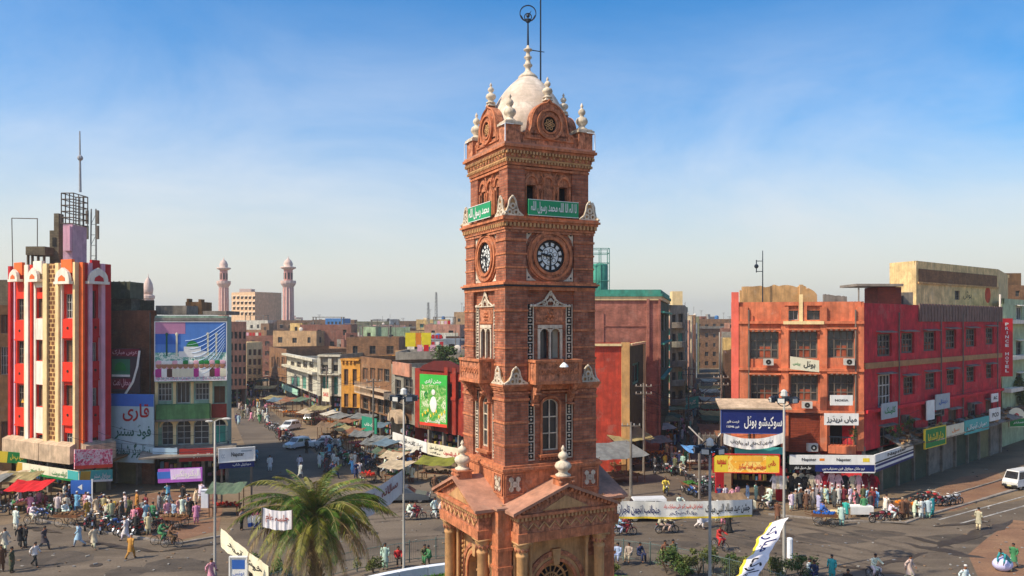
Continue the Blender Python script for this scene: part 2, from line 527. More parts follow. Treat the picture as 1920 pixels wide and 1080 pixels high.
sheet('earth_island', gp((1990, 985), (1900, 975), (1850, 1010), (1815, 1040), (1835, 1085), (1990, 1110)), 0.012, M_RED)
def kerb(pts, w=0.25, h=0.13, name='kerb'):
 b = MB(); b.use(M_CONC)
 for p, q in zip(pts, pts[1:]):
  p, q = Vector(p[:2]), Vector(q[:2])
  d = (q - p); L = d.length; k = max(1, int(L / 0.9)); d.normalize(); nn = Vector((-d.y, d.x))
  for i in range(k):
   a, c = p + d * (L * i / k + 0.015), p + d * (L * (i + 1) / k - 0.015)
   hh = h * RD.uniform(0.82, 1.05)
   b.prism([a, c, c + nn * w, a + nn * w], 0.0, hh)
 return struct(b.build(name))
kerb(gp((1440, 966), (1560, 978), (1700, 982), (1740, 968), (1960, 905)))
kerb(gp((1700, 955), (1905, 893)), w=0.18)
kerb(gp((60, 975), (180, 998), (330, 1022), (425, 1005)))
def blot(u0, v0, u1, v1, w, k=9):
 a, c = G(u0, v0), G(u1, v1)
 d = (c - a); L = d.length; d.normalize(); nn = Vector((-d.y, d.x, 0))
 up, lo = [], []
 for i in range(k + 1):
  t = i / k; e = math.sin(PI * t) ** 0.6
  m = a + d * L * t + nn * RD.uniform(-0.25, 0.25) * w
  up.append(m + nn * w * e * RD.uniform(0.3, 1)); lo.append(m - nn * w * e * RD.uniform(0.3, 1))
 return up + lo[::-1]
for i, (u0, v0, u1, v1, w) in enumerate([(1690, 1018, 1850, 1048, 0.8), (1640, 1062, 1740, 1035, 0.55), (1740, 1030, 1880, 985, 0.7), (1700, 1005, 1790, 1028, 0.5),
  (1820, 1012, 1900, 975, 0.6), (1560, 1060, 1700, 1078, 0.4), (1745, 988, 1860, 978, 0.3), (150, 1015, 300, 1036, 0.5), (300, 1035, 420, 1018, 0.4),
  (20, 985, 120, 1000, 0.5), (120, 985, 205, 1000, 0.35), (1600, 975, 1720, 985, 0.3)]):
 b = MB(); b.use(M_MUD); pts = blot(u0, v0, u1, v1, w)
 b.poly([(p[0], p[1], 0.016 + 0.004 * i) for p in pts])
 struct(b.build('mud_patch'))
M_LINE = mat('worn_road_paint', (0.42, 0.40, 0.36), var=0.5, streak=0.6)
for i, (u0, v0, u1, v1) in enumerate([(1760, 975, 1960, 920), (1790, 985, 1960, 938), (1745, 965, 1940, 905)]):
 a, c = G(u0, v0), G(u1, v1); d = (c - a).normalized(); nn = Vector((-d.y, d.x, 0)) * 0.09
 sheet('lane_line', [a - nn, c - nn, c + nn, a + nn], 0.020 + 0.004 * i, M_LINE)
TC = Vector((0.76, 38.08, 0)); TR = math.radians(26)
M_WWALL = mat('white_painted_concrete', (0.72, 0.76, 0.80), var=0.08, streak=0.12)
M_SOIL = ground_mat('garden_soil', (0.05, 0.045, 0.02), (0.07, 0.06, 0.03), (0.03, 0.03, 0.015), s=0.5)
RR = 13.9
b = MB(); b.use(M_SOIL); b.poly([(TC.x + (RR - 0.1) * math.cos(2 * PI * i / 48), TC.y + (RR - 0.1) * math.sin(2 * PI * i / 48), 0.05) for i in range(48)])
struct(b.build('garden_bed'))
t = thing('garden_wall', 'low white painted wall curving round the clock tower garden', 'low wall', (TC.x, TC.y, 0))
for i in range(30):
 if 60 + i * 8 < 96 or 60 + i * 8 > 190:
  continue
 a0, a1 = math.radians(60 + i * 8), math.radians(60 + i * 8 + 7.8)
 b = MB(); b.use(M_WWALL)
 pts = [(RR * math.cos(a0 + (a1 - a0) * k / 4), RR * math.sin(a0 + (a1 - a0) * k / 4)) for k in range(5)] + [((RR + 0.45) * math.cos(a1 - (a1 - a0) * k / 4), (RR + 0.45) * math.sin(a1 - (a1 - a0) * k / 4)) for k in range(5)]
 b.prism(pts, 0.0, 0.55)
 b.build('wall_block', t)
M_RAIL = mat('green_grey_iron', (0.12, 0.17, 0.15), var=0.2, streak=0.3, rough=0.6)
RF = RR + 3.2
t = thing('garden_railing', 'thin green grey iron railing in a ring outside the garden wall', 'railing', (TC.x, TC.y, 0))
for i in range(36):
 a0, a1 = math.radians(-20 + i * 6.2), math.radians(-20 + (i + 1) * 6.2)
 p, q = Vector((RF * math.cos(a0), RF * math.sin(a0), 0)), Vector((RF * math.cos(a1), RF * math.sin(a1), 0))
 b = MB(); b.use(M_RAIL); b.tube(p, p + Vector((0, 0, 1.5)), 0.045, n=5); b.build('post', t)
 b = MB(); b.use(M_RAIL)
 for z in (0.2, 1.35):
  b.tube(p + Vector((0, 0, z)), q + Vector((0, 0, z)), 0.022, n=4, caps=False)
 for k in range(1, 14):
  m = p.lerp(q, k / 14)
  b.tube(m + Vector((0, 0, 0.15)), m + Vector((0, 0, 1.42)), 0.009, n=3, caps=False)
 b.build('rail_panel', t)
M_GRASS = mat('lawn_grass', (0.10, 0.24, 0.03), var=0.35, streak=0.0, bump=0, scale=2)
b = MB(); b.use(M_GRASS)
for i in range(15000):
 a = RD.uniform(math.radians(15), math.radians(120)); r = RR * math.sqrt(RD.uniform(0.30, 0.95))
 x, y = TC.x + r * math.cos(a), TC.y + r * math.sin(a)
 h = RD.uniform(0.12, 0.28); q = RD.uniform(0, PI); w = RD.uniform(0.04, 0.09)
 dx, dy = w * math.cos(q), w * math.sin(q)
 b.add([(x - dx, y - dy, 0.04), (x + dx, y + dy, 0.04), (x + RD.uniform(-.08, .08), y + RD.uniform(-.08, .08), h)], [(0, 1, 2)])
o = b.build('grass'); tag(o, 'short green lawn behind the clock tower base', 'grass', kind='stuff')
b = MB(); cols_ = [mat('litter_%d' % i, c, var=.2, bump=0, streak=0) for i, c in enumerate([(.3, .28, .24), (.06, .05, .04), (.25, .16, .09), (.2, .2, .2)])]
for i in range(800):
 g = G(RD.choice((RD.uniform(-20, 860), RD.uniform(1150, 1940))), RD.uniform(800, 1080)); s_ = RD.uniform(.03, .13); b.use(RD.choice(cols_)); b.at(g.x, g.y, .02, rz=RD.uniform(0, 6)); b.box(-s_, s_, -s_ * .6, s_ * .6, 0, RD.uniform(.01, .06))
b.at(); o = b.build('litter'); tag(o, 'scraps of litter and small stones strewn over the road', 'litter', kind='stuff')
M_PATCH = ground_mat('tar_patch', (0.07, 0.056, 0.042), (0.105, 0.083, 0.062), (0.03, 0.025, 0.02), s=.5)
M_TRK = ground_mat('tyre_track', (0.086, 0.066, 0.048), (0.145, 0.112, 0.08), (0.03, 0.025, 0.02), s=.9)
for i, (u, v, w, d) in enumerate([(1560, 1010, 3.2, 1.8), (1420, 1010, 2.2, 3.0), (1250, 1022, 3, 1.4), (1640, 1000, 2.4, 1.2), (90, 1050, 3.0, 2.2), (330, 1060, 2.6, 1.6), (240, 1072, 1.6, 1.2), (640, 960, 3, 2.5), (520, 900, 2.2, 3.4), (860, 990, 2, 2), (1300, 985, 4, 1.3), (1800, 1010, 2.4, 1.6)]):
 g = G(u, v); b = MB(); b.use(M_PATCH); n = 9; b.poly([(g.x + w * math.cos(2 * PI * k / n) * RD.uniform(.75, 1.1), g.y + d * math.sin(2 * PI * k / n) * RD.uniform(.75, 1.1), .009 + .001 * (i % 3)) for k in range(n)]); struct(b.build('road_patch'))
for i in range(16):
 r = 20 + i * 1.15 + RD.uniform(-.3, .3); a0 = RD.uniform(.1, 1.0); a1 = a0 + RD.uniform(.6, 1.7); b = MB(); b.use(M_TRK); n = 26; w = RD.uniform(.12, .3)
 for k in range(n):
  p, q = a0 + (a1 - a0) * k / n, a0 + (a1 - a0) * (k + 1) / n; rr_k = lambda a: r + .5 * math.sin(a * 3 + i)
  b.add([(TC.x + (rr_k(p) - w) * math.cos(p), TC.y + (rr_k(p) - w) * math.sin(p), .0125), (TC.x + (rr_k(p) + w) * math.cos(p), TC.y + (rr_k(p) + w) * math.sin(p), .0125), (TC.x + (rr_k(q) + w) * math.cos(q), TC.y + (rr_k(q) + w) * math.sin(q), .0125), (TC.x + (rr_k(q) - w) * math.cos(q), TC.y + (rr_k(q) - w) * math.sin(q), .0125)], [(0, 1, 2, 3)])
 struct(b.build('tyre_track'))
for u, v, lab in ((1480, 1005, 'round iron drain cover in the road right of the middle mast'), (180, 1060, 'round iron drain cover in the road at lower left'), (700, 1000, 'round iron drain cover in the road right of the palm')):
 g = G(u, v); b = MB(); b.use(M_MUD); b.prism([(.4 * math.cos(2 * PI * k / 16), .4 * math.sin(2 * PI * k / 16)) for k in range(16)], .014, .028); o = b.build('drain_cover', loc=(g.x, g.y, 0)); tag(o, lab, 'drain cover')
# ------------------------------------------------------------------ the clock tower
TERRA = lin((178, 84, 48))
M_TB = mat('tower_red_brick', (0.47, 0.165, 0.085), var=0.36, streak=0.42, scale=2.2, bump=0.5,
           brick=(0.36, 0.115, 0.014, (0.30, 0.085, 0.042), (0.24, 0.13, 0.085)), dirt=(0.12, 0.05, 0.028))
M_TP = mat('tower_terracotta_plaster', (0.56, 0.195, 0.085), var=0.36, streak=0.55, scale=2.6, bump=0.2, dirt=(0.17, 0.07, 0.035))
M_TS = mat('tower_buff_sandstone', (0.56, 0.31, 0.13), var=0.25, streak=0.35, scale=1.8, bump=0.3, dirt=(0.20, 0.10, 0.05))
M_TC = mat('tower_carved_stone', (0.52, 0.20, 0.10), var=0.55, streak=0.45, scale=5.0, bump=0.9, dirt=(0.10, 0.04, 0.022))
M_TW = mat('tower_cream_trim', (0.66, 0.56, 0.42), var=0.26, streak=0.5, scale=2.5, bump=0.1, dirt=(0.26, 0.20, 0.14))
M_TD = mat('tower_dome_plaster', (0.62, 0.49, 0.38), var=0.28, streak=0.5, scale=1.5, bump=0.15, dirt=(0.42, 0.34, 0.25),
           brick=(0.9, 0.33, 0.02, (0.70, 0.60, 0.49), (0.58, 0.48, 0.38)))
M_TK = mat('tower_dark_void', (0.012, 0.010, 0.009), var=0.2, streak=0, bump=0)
M_ROOF = mat('tower_pink_roof', (0.44, 0.215, 0.135), var=0.28, streak=0.35, scale=1.2, bump=0.2, dirt=(0.2, 0.12, 0.085))
M_IRON = mat('dark_iron', (0.025, 0.035, 0.05), var=0.2, streak=0.1, bump=0, rough=0.5, metal=0.4)
M_WHITE = mat('clock_white_enamel', (0.78, 0.80, 0.76), var=0.08, streak=0.12, bump=0, rough=0.35)
M_BLACK = mat('clock_black_paint', (0.012, 0.012, 0.014), var=0.1, streak=0, bump=0, rough=0.5)
M_BGREEN = mat('banner_green', (0.02, 0.30, 0.12), var=0.12, streak=0.1, bump=0.05, rough=0.6)
M_LETW = mat('lettering_white', (0.75, 0.76, 0.72), var=0.05, streak=0.05, bump=0)
tw = thing('clock_tower', 'tall red brick clock tower with cream dome standing in the middle of the square', 'clock tower', (TC.x, TC.y, 0), TR)
def face4(name, mb, smooth=False, n=4, mirror=False):
 me = mb.mesh(name, smooth)
 return [obj(name, me, tw, (0, 0, 0), k * PI / 2) for k in range(n)]
def at_corners(name, me, r, z, yaw=0.0):
 return [obj(name, me, tw, (r * math.cos(PI / 4 + k * PI / 2) * math.sqrt(2), r * math.sin(PI / 4 + k * PI / 2) * math.sqrt(2), z), k * PI / 2 + yaw) for k in range(4)]
def sq(mb, h, z0, z1):
 mb.box(-h, h, -h, h, z0, z1)
for i, (h, z0, z1) in enumerate([(5.0, 0, 0.35), (4.6, 0.352, 0.7), (4.2, 0.702, 1.05)]):
 b = MB(); b.use(M_TS); sq(b, h, z0, z1); b.build('step', tw)
HB = 2.62
b = MB(); b.use(M_TS)
b.wall(-HB, HB, 1.05, 8.1, [(-1.0, 1.0, 1.05, 5.35, 1.0)], y=-HB, t=0.5)
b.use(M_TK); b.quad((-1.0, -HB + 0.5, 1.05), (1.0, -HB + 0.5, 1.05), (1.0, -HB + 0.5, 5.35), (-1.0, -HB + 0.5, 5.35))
face4('base_wall', b)
b = MB()
for r0, r1, y, m in ((1.0, 1.14, 0.10, M_TP), (1.15, 1.30, 0.06, M_TS), (1.31, 1.5, 0.12, M_TC)):
 b.use(m); b.ring(0, 4.35, r0, r1, -HB - y, -HB - 0.003, n=20, a0=0, a1=PI)
 b.box(-r1, -r0, -HB - y, -HB - 0.003, 1.06, 4.35); b.box(r0, r1, -HB - y, -HB - 0.003, 1.06, 4.35)
face4('arch', b)
b = MB(); b.use(M_TS); b.ext([(-0.13, 5.25), (0.13, 5.25), (0.22, 5.95), (-0.22, 5.95)], -HB - 0.2, -HB - 0.004); face4('keystone', b)
b = MB(); b.use(M_TS)
b.ring(0, 4.35, 0.70, 0.80, -HB + 0.36, -HB + 0.44, n=16, a0=0, a1=PI); b.ring(0, 4.35, 0.36, 0.44, -HB + 0.36, -HB + 0.44, n=12, a0=0, a1=PI)
for k in range(1, 8):
 a = PI * k / 8; b.tube((0.1 * math.cos(a), -HB + 0.40, 4.35 + 0.1 * math.sin(a)), (0.98 * math.cos(a), -HB + 0.40, 4.35 + 0.98 * math.sin(a)), 0.035, n=4)
b.box(-1, 1, -HB + 0.34, -HB + 0.46, 4.26, 4.36)
for x in (-0.5, 0, 0.5): b.box(x - 0.04, x + 0.04, -HB + 0.36, -HB + 0.44, 1.05, 4.26)
face4('fanlight', b)
me = None
b = MB(); b.use(M_TP); b.box(-0.32, 0.32, -0.32, 0.32, 1.05, 8.0)
for z in (1.1, 2.6, 4.1, 5.4, 6.2): b.box(-0.37, 0.37, -0.37, 0.37, z, z + 0.13)
at_corners('corner_pier', b.mesh('corner_pier'), HB, 0)
b = MB(); b.use(M_TC)
for k in (-1, 1):
 b.box(k * 1.9 - 0.24, k * 1.9 + 0.24, -HB - 0.09, -HB - 0.002, 5.4, 6.6)
b.use(M_TS)
for i in range(22):
 z = 1.3 + i * 0.235
 for x in (-2.28, -1.62, 1.62, 2.28): b.ball((x, -HB - 0.06, z), 0.075, 5, 3)
face4('carved_strip', b)
q = 3.62; hw = 2.32
b = MB(); b.use(M_TP); b.box(-hw, hw, -q, -HB - 0.001, 6.78, 7.02)
b.use(M_TC); b.box(-hw + 0.06, hw - 0.06, -q + 0.06, -HB - 0.001, 7.02, 7.58)
b.use(M_TP)
b.box(-hw + 0.02, hw - 0.02, -q + 0.02, -HB - 0.001, 6.62, 6.78)
face4('entablature', b)
b = MB(); b.use(M_TS)      # wavy carved frieze
for side in range(16):
 x0 = -hw + 0.22 + side * (2 * hw - 0.44) / 16; w = (2 * hw - 0.44) / 16
 b.tube((x0, -q + 0.03, 7.16 if side % 2 else 7.44), (x0 + w, -q + 0.03, 7.44 if side % 2 else 7.16), 0.032, n=4)
face4('frieze_carving', b)
b = MB(); b.use(M_TP); b.box(-hw - 0.12, hw + 0.12, -q - 0.14, -HB - 0.001, 7.74, 7.86)
b.use(M_TS)
for i in range(26):
 x = -hw - 0.03 + i * (2 * hw + 0.06) / 25
 b.box(x - 0.05, x + 0.05, -q - 0.09, -q + 0.05, 7.585, 7.735)
for s in (-1, 1):
 for i in range(5):
  y = -q + 0.14 + i * 0.2
  b.box(s * hw - 0.09, s * hw + 0.09, y - 0.05, y + 0.05, 7.585, 7.735)
b.use(M_TC); b.box(-hw, hw, -q, -HB - 0.001, 7.58, 7.738)
face4('dentil_cornice', b)
ez, az = 7.95, 9.0; ew = hw + 0.34
b = MB(); b.use(M_TC); b.ext([(-hw + 0.1, 7.862), (hw - 0.1, 7.862), (0, az - 0.16)], -q + 0.05, -HB)
b.use(M_TS); b.ext([(-1.15, 7.93), (1.15, 7.93), (0, 8.5)], -q - 0.0, -q + 0.049)
b.use(M_TP)
ang = math.atan2(az - ez, ew)
for s in (-1, 1):
 for k in range(13):
  t_ = (k + 0.7) / 14
  b.at(s * (ew - ew * t_), -q - 0.06, ez - 0.17 + (az - ez) * t_, ry=s * ang); b.cbox(0, 0, 0, 0.10, 0.2, 0.13)
b.at()
face4('pediment', b)
b = MB(); b.use(M_ROOF)      # gable roof running back into the shaft
for s in (-1, 1):
 p = [(s * ew, -q - 0.26, ez - 0.09), (0, -q - 0.26, az - 0.09), (0, -1.9, az - 0.09), (s * ew, -1.9, ez - 0.09)]
 r = [(x, y, z + 0.13) for x, y, z in p]
 b.add(p + r, [(3, 2, 1, 0), (4, 5, 6, 7), (0, 1, 5, 4), (1, 2, 6, 5), (2, 3, 7, 6), (3, 0, 4, 7)])
face4('gable_roof', b)
b = MB(); b.use(M_ROOF); sq(b, HB + 0.42, 7.97, 8.06); b.use(M_TP); sq(b, HB + 0.30, 7.80, 7.965); b.build('corner_roof', tw)
b = MB(); b.use(M_TS)
b.lathe([(0.34, 1.05), (0.34, 1.35), (0.28, 1.42), (0.25, 1.6), (0.235, 5.9), (0.27, 5.96), (0.27, 6.04), (0.235, 6.08), (0.25, 6.2), (0.34, 6.45), (0.36, 6.52)], n=14)
b.box(-0.36, 0.36, -0.36, 0.36, 6.52, 6.618)
colm = b.mesh('column', True)
b = MB(); b.use(M_TS); b.lathe([(0.13, 1.05), (0.13, 1.25), (0.085, 1.35), (0.08, 6.1), (0.13, 6.3), (0.15, 6.5)], n=8); b.box(-0.15, 0.15, -0.15, 0.15, 6.5, 6.618)
slim = b.mesh('slender_column', True)
b = MB(); b.use(M_TC)
for i in range(10):
 a = 2 * PI * i / 10; b.ball((0.27 * math.cos(a), 0.27 * math.sin(a), 6.28), 0.075, 5, 4, (1, 1, 1.6))
cap = b.mesh('capital')
for k in range(4):
 R4 = Matrix.Rotation(k * PI / 2, 3, 'Z')
 for s in (-1, 1):
  p = R4 @ Vector((s * (hw - 0.38), -q + 0.4, 0)); c = obj('column', colm, tw, p); obj('capital', cap, c, (0, 0, 0))
  p = R4 @ Vector((s * (hw - 0.9), -q + 0.62, 0)); obj('slender_column', slim, tw, p)
  p = R4 @ Vector((s * (hw - 0.2), -HB - 0.25, 0)); obj('slender_column', slim, tw, p)
def urn(h, w):
 pr = [(0.5, 0), (0.5, .06), (.32, .1), (.28, .16), (.5, .26), (.55, .34), (.45, .44), (.2, .5), (.17, .54), (.3, .6), (.34, .68), (.24, .76), (.1, .8), (.09, .84), (.15, .88), (.1, .93), (.03, 1.0)]
 b = MB(); b.use(M_TW); b.lathe([(r * w, z * h) for r, z in pr], n=12); return b
b = MB(); b.use(M_TP); b.box(-0.33, 0.33, -0.33, 0.33, 0, 0.34); b.box(-0.4, 0.4, -0.4, 0.4, 0.34, 0.4)
for x in (-0.3, 0.3):
 b.use(M_TC); b.ball((x, -0.33, 0.2), 0.1, 6, 4)
ped = b.mesh('pedestal')
ur = urn(1.35, 0.68).mesh('urn_finial', True)
for k in range(4):
 p = Matrix.Rotation(k * PI / 2, 3, 'Z') @ Vector((0, -q + 0.25, az - 0.12))
 e = obj('pedestal', ped, tw, p, k * PI / 2); obj('urn_finial', ur, e, (0, 0, 0.4))
# --- shaft stages: plain corner piers with mouldings, recessed bay between them
def stage(h, pw, z0, z1, rec, holes, bands, bay=M_TB, pier=M_TP, taper=0.0):
 me = MB(); me.use(M_TB)
 me.box(-pw / 2, pw / 2, -pw / 2, pw / 2, z0, z1)
 m_ = me.mesh('corner_pier')
 r = h - pw / 2
 for k in range(4):
  a = PI / 4 + k * PI / 2
  o = obj('corner_pier', m_, tw, (math.copysign(r, math.cos(a)), math.copysign(r, math.sin(a)), 0))
  for z, e, t_ in bands:
   b = MB(); b.use(pier); b.box(-pw / 2 - e, pw / 2 + e, -pw / 2 - e, pw / 2 + e, z, z + t_)
   obj('moulding', b.mesh('moulding'), o)
 b = MB(); b.use(bay)
 w = h - pw
 b.wall(-w, w, z0, z1, holes, y=-h + rec, t=0.3)
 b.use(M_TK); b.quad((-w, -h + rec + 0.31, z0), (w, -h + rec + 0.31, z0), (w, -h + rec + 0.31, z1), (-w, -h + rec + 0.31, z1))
 face4('bay_wall', b)
def course(name, h, items, m=M_TP):
 b = MB()
 for e, z0, z1, *mm in items:
  b.use(mm[0] if mm else m); sq(b, h + e, z0, z1)
 return b.build(name, tw)
h0 = 2.40
b = MB(); b.use(M_TP); sq(b, h0 + 0.02, 8.05, 9.55); b.build('shaft_plinth', tw)
course('string_course', h0, [(0.05, 8.3, 8.42), (0.09, 9.42, 9.50), (0.14, 9.502, 9.62), (0.06, 9.622, 9.72)])
for s in (-1, 1):          # corner panels with cream fretwork rosettes
 b = MB(); b.use(M_TB); b.box(s * 1.92 - 0.42, s * 1.92 + 0.42, -h0 - 0.06, -h0 - 0.021, 8.45, 9.38)
 b.use(M_TP);
 for z in (8.45, 9.32): b.box(s * 1.92 - 0.44, s * 1.92 + 0.44, -h0 - 0.09, -h0 - 0.061, z, z + 0.06)
 for x in (-0.44, 0.38): b.box(s * 1.92 + x, s * 1.92 + x + 0.06, -h0 - 0.09, -h0 - 0.061, 8.512, 9.318)
 face4('corner_panel', b)
for s in (-1, 1):
 b = MB(); b.use(M_TW)
 for dx in (-0.17, 0.17):
  for dz in (-0.24, 0.24):
   b.ring(s * 1.92 + dx, 8.92 + dz * 0.85, 0.05, 0.11, -h0 - 0.11, -h0 - 0.062, n=8)
  b.box(s * 1.92 + dx - 0.035, s * 1.92 + dx + 0.035, -h0 - 0.11, -h0 - 0.062, 8.6, 9.24)
 b.ring(s * 1.92, 8.92, 0.05, 0.13, -h0 - 0.112, -h0 - 0.063, n=8)
 for a in range(4):
  an = PI / 4 + a * PI / 2
  b.tube((s * 1.92, -h0 - 0.085, 8.92), (s * 1.92 + 0.2 * math.cos(an), -h0 - 0.085, 8.92 + 0.28 * math.sin(an)), 0.03, n=4)
 face4('fretwork_rosette', b)
h1, p1 = 2.34, 1.16
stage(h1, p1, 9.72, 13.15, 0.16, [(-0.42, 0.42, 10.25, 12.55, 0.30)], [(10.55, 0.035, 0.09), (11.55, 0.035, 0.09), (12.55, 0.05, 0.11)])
def ornament_strip(x, z0, z1, y, w=0.27):
 """cream strip of alternate squares and bars beside the windows"""
 b.use(M_TW)
 b.box(x - w / 2 - 0.035, x - w / 2, y - 0.05, y - 0.002, z0, z1); b.box(x + w / 2, x + w / 2 + 0.035, y - 0.05, y - 0.002, z0, z1)
 z = z0; k = 0
 while z < z1 - 0.15:
  L = 0.30 if k % 2 == 0 else 0.52
  L = min(L, z1 - z)
  b.use(M_TW); b.box(x - w / 2, x + w / 2, y - 0.05, y - 0.003, z, z + 0.05)
  if L > 0.25:
   if k % 2 == 0:
    b.ball((x, y - 0.02, z + L / 2 + 0.03), 0.068, 6, 4)
   else:
    for q_ in range(3): b.ball((x, y - 0.02, z + 0.15 + q_ * 0.13), 0.058, 6, 4)
  z += L; k += 1
 b.use(M_TK); b.box(x - w / 2 + 0.02, x + w / 2 - 0.02, y - 0.012, y - 0.0035, z0 + 0.02, z1 - 0.02)
for s in (-1, 1):
 b = MB(); ornament_strip(s * 0.98, 9.85, 12.75, -h1 + 0.16); face4('ornament_strip', b)
b = MB(); b.use(M_TP)
b.box(-0.52, -0.44, -h1 + 0.04, -h1 + 0.158, 10.1, 12.3); b.box(0.44, 0.52, -h1 + 0.04, -h1 + 0.158, 10.1, 12.3)
b.ring(0, 12.3, 0.44, 0.55, -h1 + 0.04, -h1 + 0.158, n=12, a0=0, a1=PI, sz=0.75)
b.use(M_TP); b.frustum(-0.60, 0.60, -h1 - 0.08, -h1 + 0.158, 9.98, 10.10, 0.03); b.use(M_TC)
for i in range(7): b.ball((-0.5 + i * 0.166, -h1 + 0.12, 9.88), 0.07, 6, 4)
face4('window_surround', b)
def mullioned(z0, z1, w, y, nx, nz, bar=0.05, arch=0.3):
 b = MB(); b.use(M_TW)
 b.box(-w, -w + bar, y - 0.05, y + 0.03, z0, z1 - arch); b.box(w - bar, w, y - 0.05, y + 0.03, z0, z1 - arch)
 b.box(-w + bar, w - bar, y - 0.05, y + 0.03, z0, z0 + bar)
 b.ring(0, z1 - arch, w - bar, w, y - 0.05, y + 0.03, n=12, a0=0, a1=PI, sz=arch / w)
 for i in range(1, nx): b.box(-w + 2 * w * i / nx - bar / 2, -w + 2 * w * i / nx + bar / 2, y - 0.046, y + 0.02, z0 + bar, z1 - 0.04)
 for i in range(1, nz): b.box(-w + bar, w - bar, y - 0.04, y + 0.01, z0 + (z1 - arch * 0.3 - z0) * i / nz, z0 + (z1 - arch * 0.3 - z0) * i / nz + bar)
 return b
fr = face4('window', mullioned(10.25, 12.55, 0.42, -h1 + 0.26, 2, 3))
b = MB(); b.use(glass()); b.quad((-0.42, -h1 + 0.30, 10.25), (0.42, -h1 + 0.30, 10.25), (0.42, -h1 + 0.30, 12.55), (-0.42, -h1 + 0.30, 12.55))
pm = b.mesh('pane')
for o in fr: obj('pane', pm, o)
course('string_course', h1, [(0.03, 12.86, 12.94, M_TC), (0.06, 13.0, 13.08), (0.11, 13.082, 13.18), (0.17, 13.182, 13.28)])
h2, p2 = 2.30, 1.10
b = MB(); b.use(M_TP)
b.box(-1.18, 1.18, -h2 - 0.75, -h2 + 0.1, 13.29, 13.42)
for x in (-1.16, 1.02): b.box(x, x + 0.14, -h2 - 0.73, -h2 - 0.59, 13.42, 14.25)
for x in (-1.16, 1.02): b.box(x, x + 0.14, -h2 - 0.14, -h2 + 0.05, 13.42, 14.25)
b.box(-1.2, 1.2, -h2 - 0.77, -h2 - 0.55, 14.25, 14.36)
for s in (-1, 1): b.box(s * 1.09 - 0.1, s * 1.09 + 0.1, -h2 - 0.549, -h2 + 0.05, 14.25, 14.36)
bal = face4('balcony', b)
b = MB(); b.use(M_TC); b.box(-1.02, 1.02, -h2 - 0.69, -h2 - 0.63, 13.42, 14.25)
for s in (-1, 1): b.box(s * 1.09 - 0.03, s * 1.09 + 0.03, -h2 - 0.59, -h2 - 0.14, 13.42, 14.25)
b.use(M_TP)
for i in range(7):
 b.ring(-0.87 + i * 0.29, 13.84, 0.07, 0.13, -h2 - 0.73, -h2 - 0.692, n=8)
pm = b.mesh('balustrade')
for o in bal: obj('balustrade', pm, o)
for s in (-1, 1):
 b = MB(); b.use(M_TC); b.at(s * 0.92, -h2, 0); b.add([(-0.11, 0, 12.3), (0.11, 0, 12.3), (-0.11, -0.12, 12.4), (0.11, -0.12, 12.4), (-0.11, -0.68, 13.28), (0.11, -0.68, 13.28), (-0.11, 0, 13.28), (0.11, 0, 13.28)],
          [(0, 1, 3, 2), (2, 3, 5, 4), (4, 5, 7, 6), (0, 2, 4, 6), (1, 7, 5, 3)])
 b.cbox(0, -0.16, 12.36, 0.3, 0.34, 0.08); b.cbox(0, -0.4, 12.86, 0.28, 0.3, 0.08)
 b.at(); face4('bracket', b)
stage(h2, p2, 13.28, 17.6, 0.16, [(-0.52, -0.04, 14.4, 15.75, 0.16), (0.04, 0.52, 14.4, 15.75, 0.16)], [(14.08, 0.03, 0.08), (14.85, 0.03, 0.08), (15.62, 0.03, 0.08), (16.5, 0.03, 0.08)])
for s in (-1, 1):
 b = MB(); ornament_strip(s * 1.0, 13.45, 16.85, -h2 + 0.16); face4('ornament_strip', b)
b = MB(); b.use(M_TW)
yy = -h2 + 0.16
for x0, x1 in ((-0.62, -0.52), (-0.04, 0.04), (0.52, 0.62)): b.box(x0, x1, yy - 0.08, yy + 0.05, 14.36, 15.72)
b.box(-0.62, 0.62, yy - 0.08, yy - 0.002, 15.752, 15.9)
for s in (-1, 1): b.ring(s * 0.28, 15.58, 0.2, 0.27, yy - 0.07, yy + 0.05, n=10, a0=0, a1=PI, sz=0.7)
wf = face4('window', b)
b = MB(); b.use(glass()); b.quad((-0.52, yy + 0.22, 14.4), (0.1, yy + 0.22, 14.4), (0.1, yy + 0.22, 15.75), (-0.52, yy + 0.22, 15.75))
b.use(mat('pale_shutter', (0.42, 0.40, 0.30), var=0.2)); b.quad((0.24, yy + 0.18, 14.4), (0.52, yy + 0.18, 14.4), (0.52, yy + 0.18, 15.7), (0.24, yy + 0.18, 15.7))
pm = b.mesh('pane')
for o in wf: obj('pane', pm, o)
b = MB(); b.use(M_TP)          # recessed carved panel above the window
b.box(-0.8, 0.8, yy - 0.05, yy - 0.002, 16.62, 16.72); b.box(-0.74, 0.74, yy - 0.05, yy - 0.002, 15.96, 16.02)
b.use(M_TC); b.box(-0.7, 0.7, yy - 0.03, yy - 0.003, 16.025, 16.615)
b.use(M_TP)
for k in range(6):
 a = k * PI / 3; b.ball((0.17 * math.cos(a), yy - 0.04, 16.3 + 0.17 * math.sin(a)), 0.07, 6, 4)
b.ball((0, yy - 0.05, 16.3), 0.09, 6, 4)
face4('carved_panel', b)
b = MB(); b.use(M_TW)          # fretwork pediment over the window
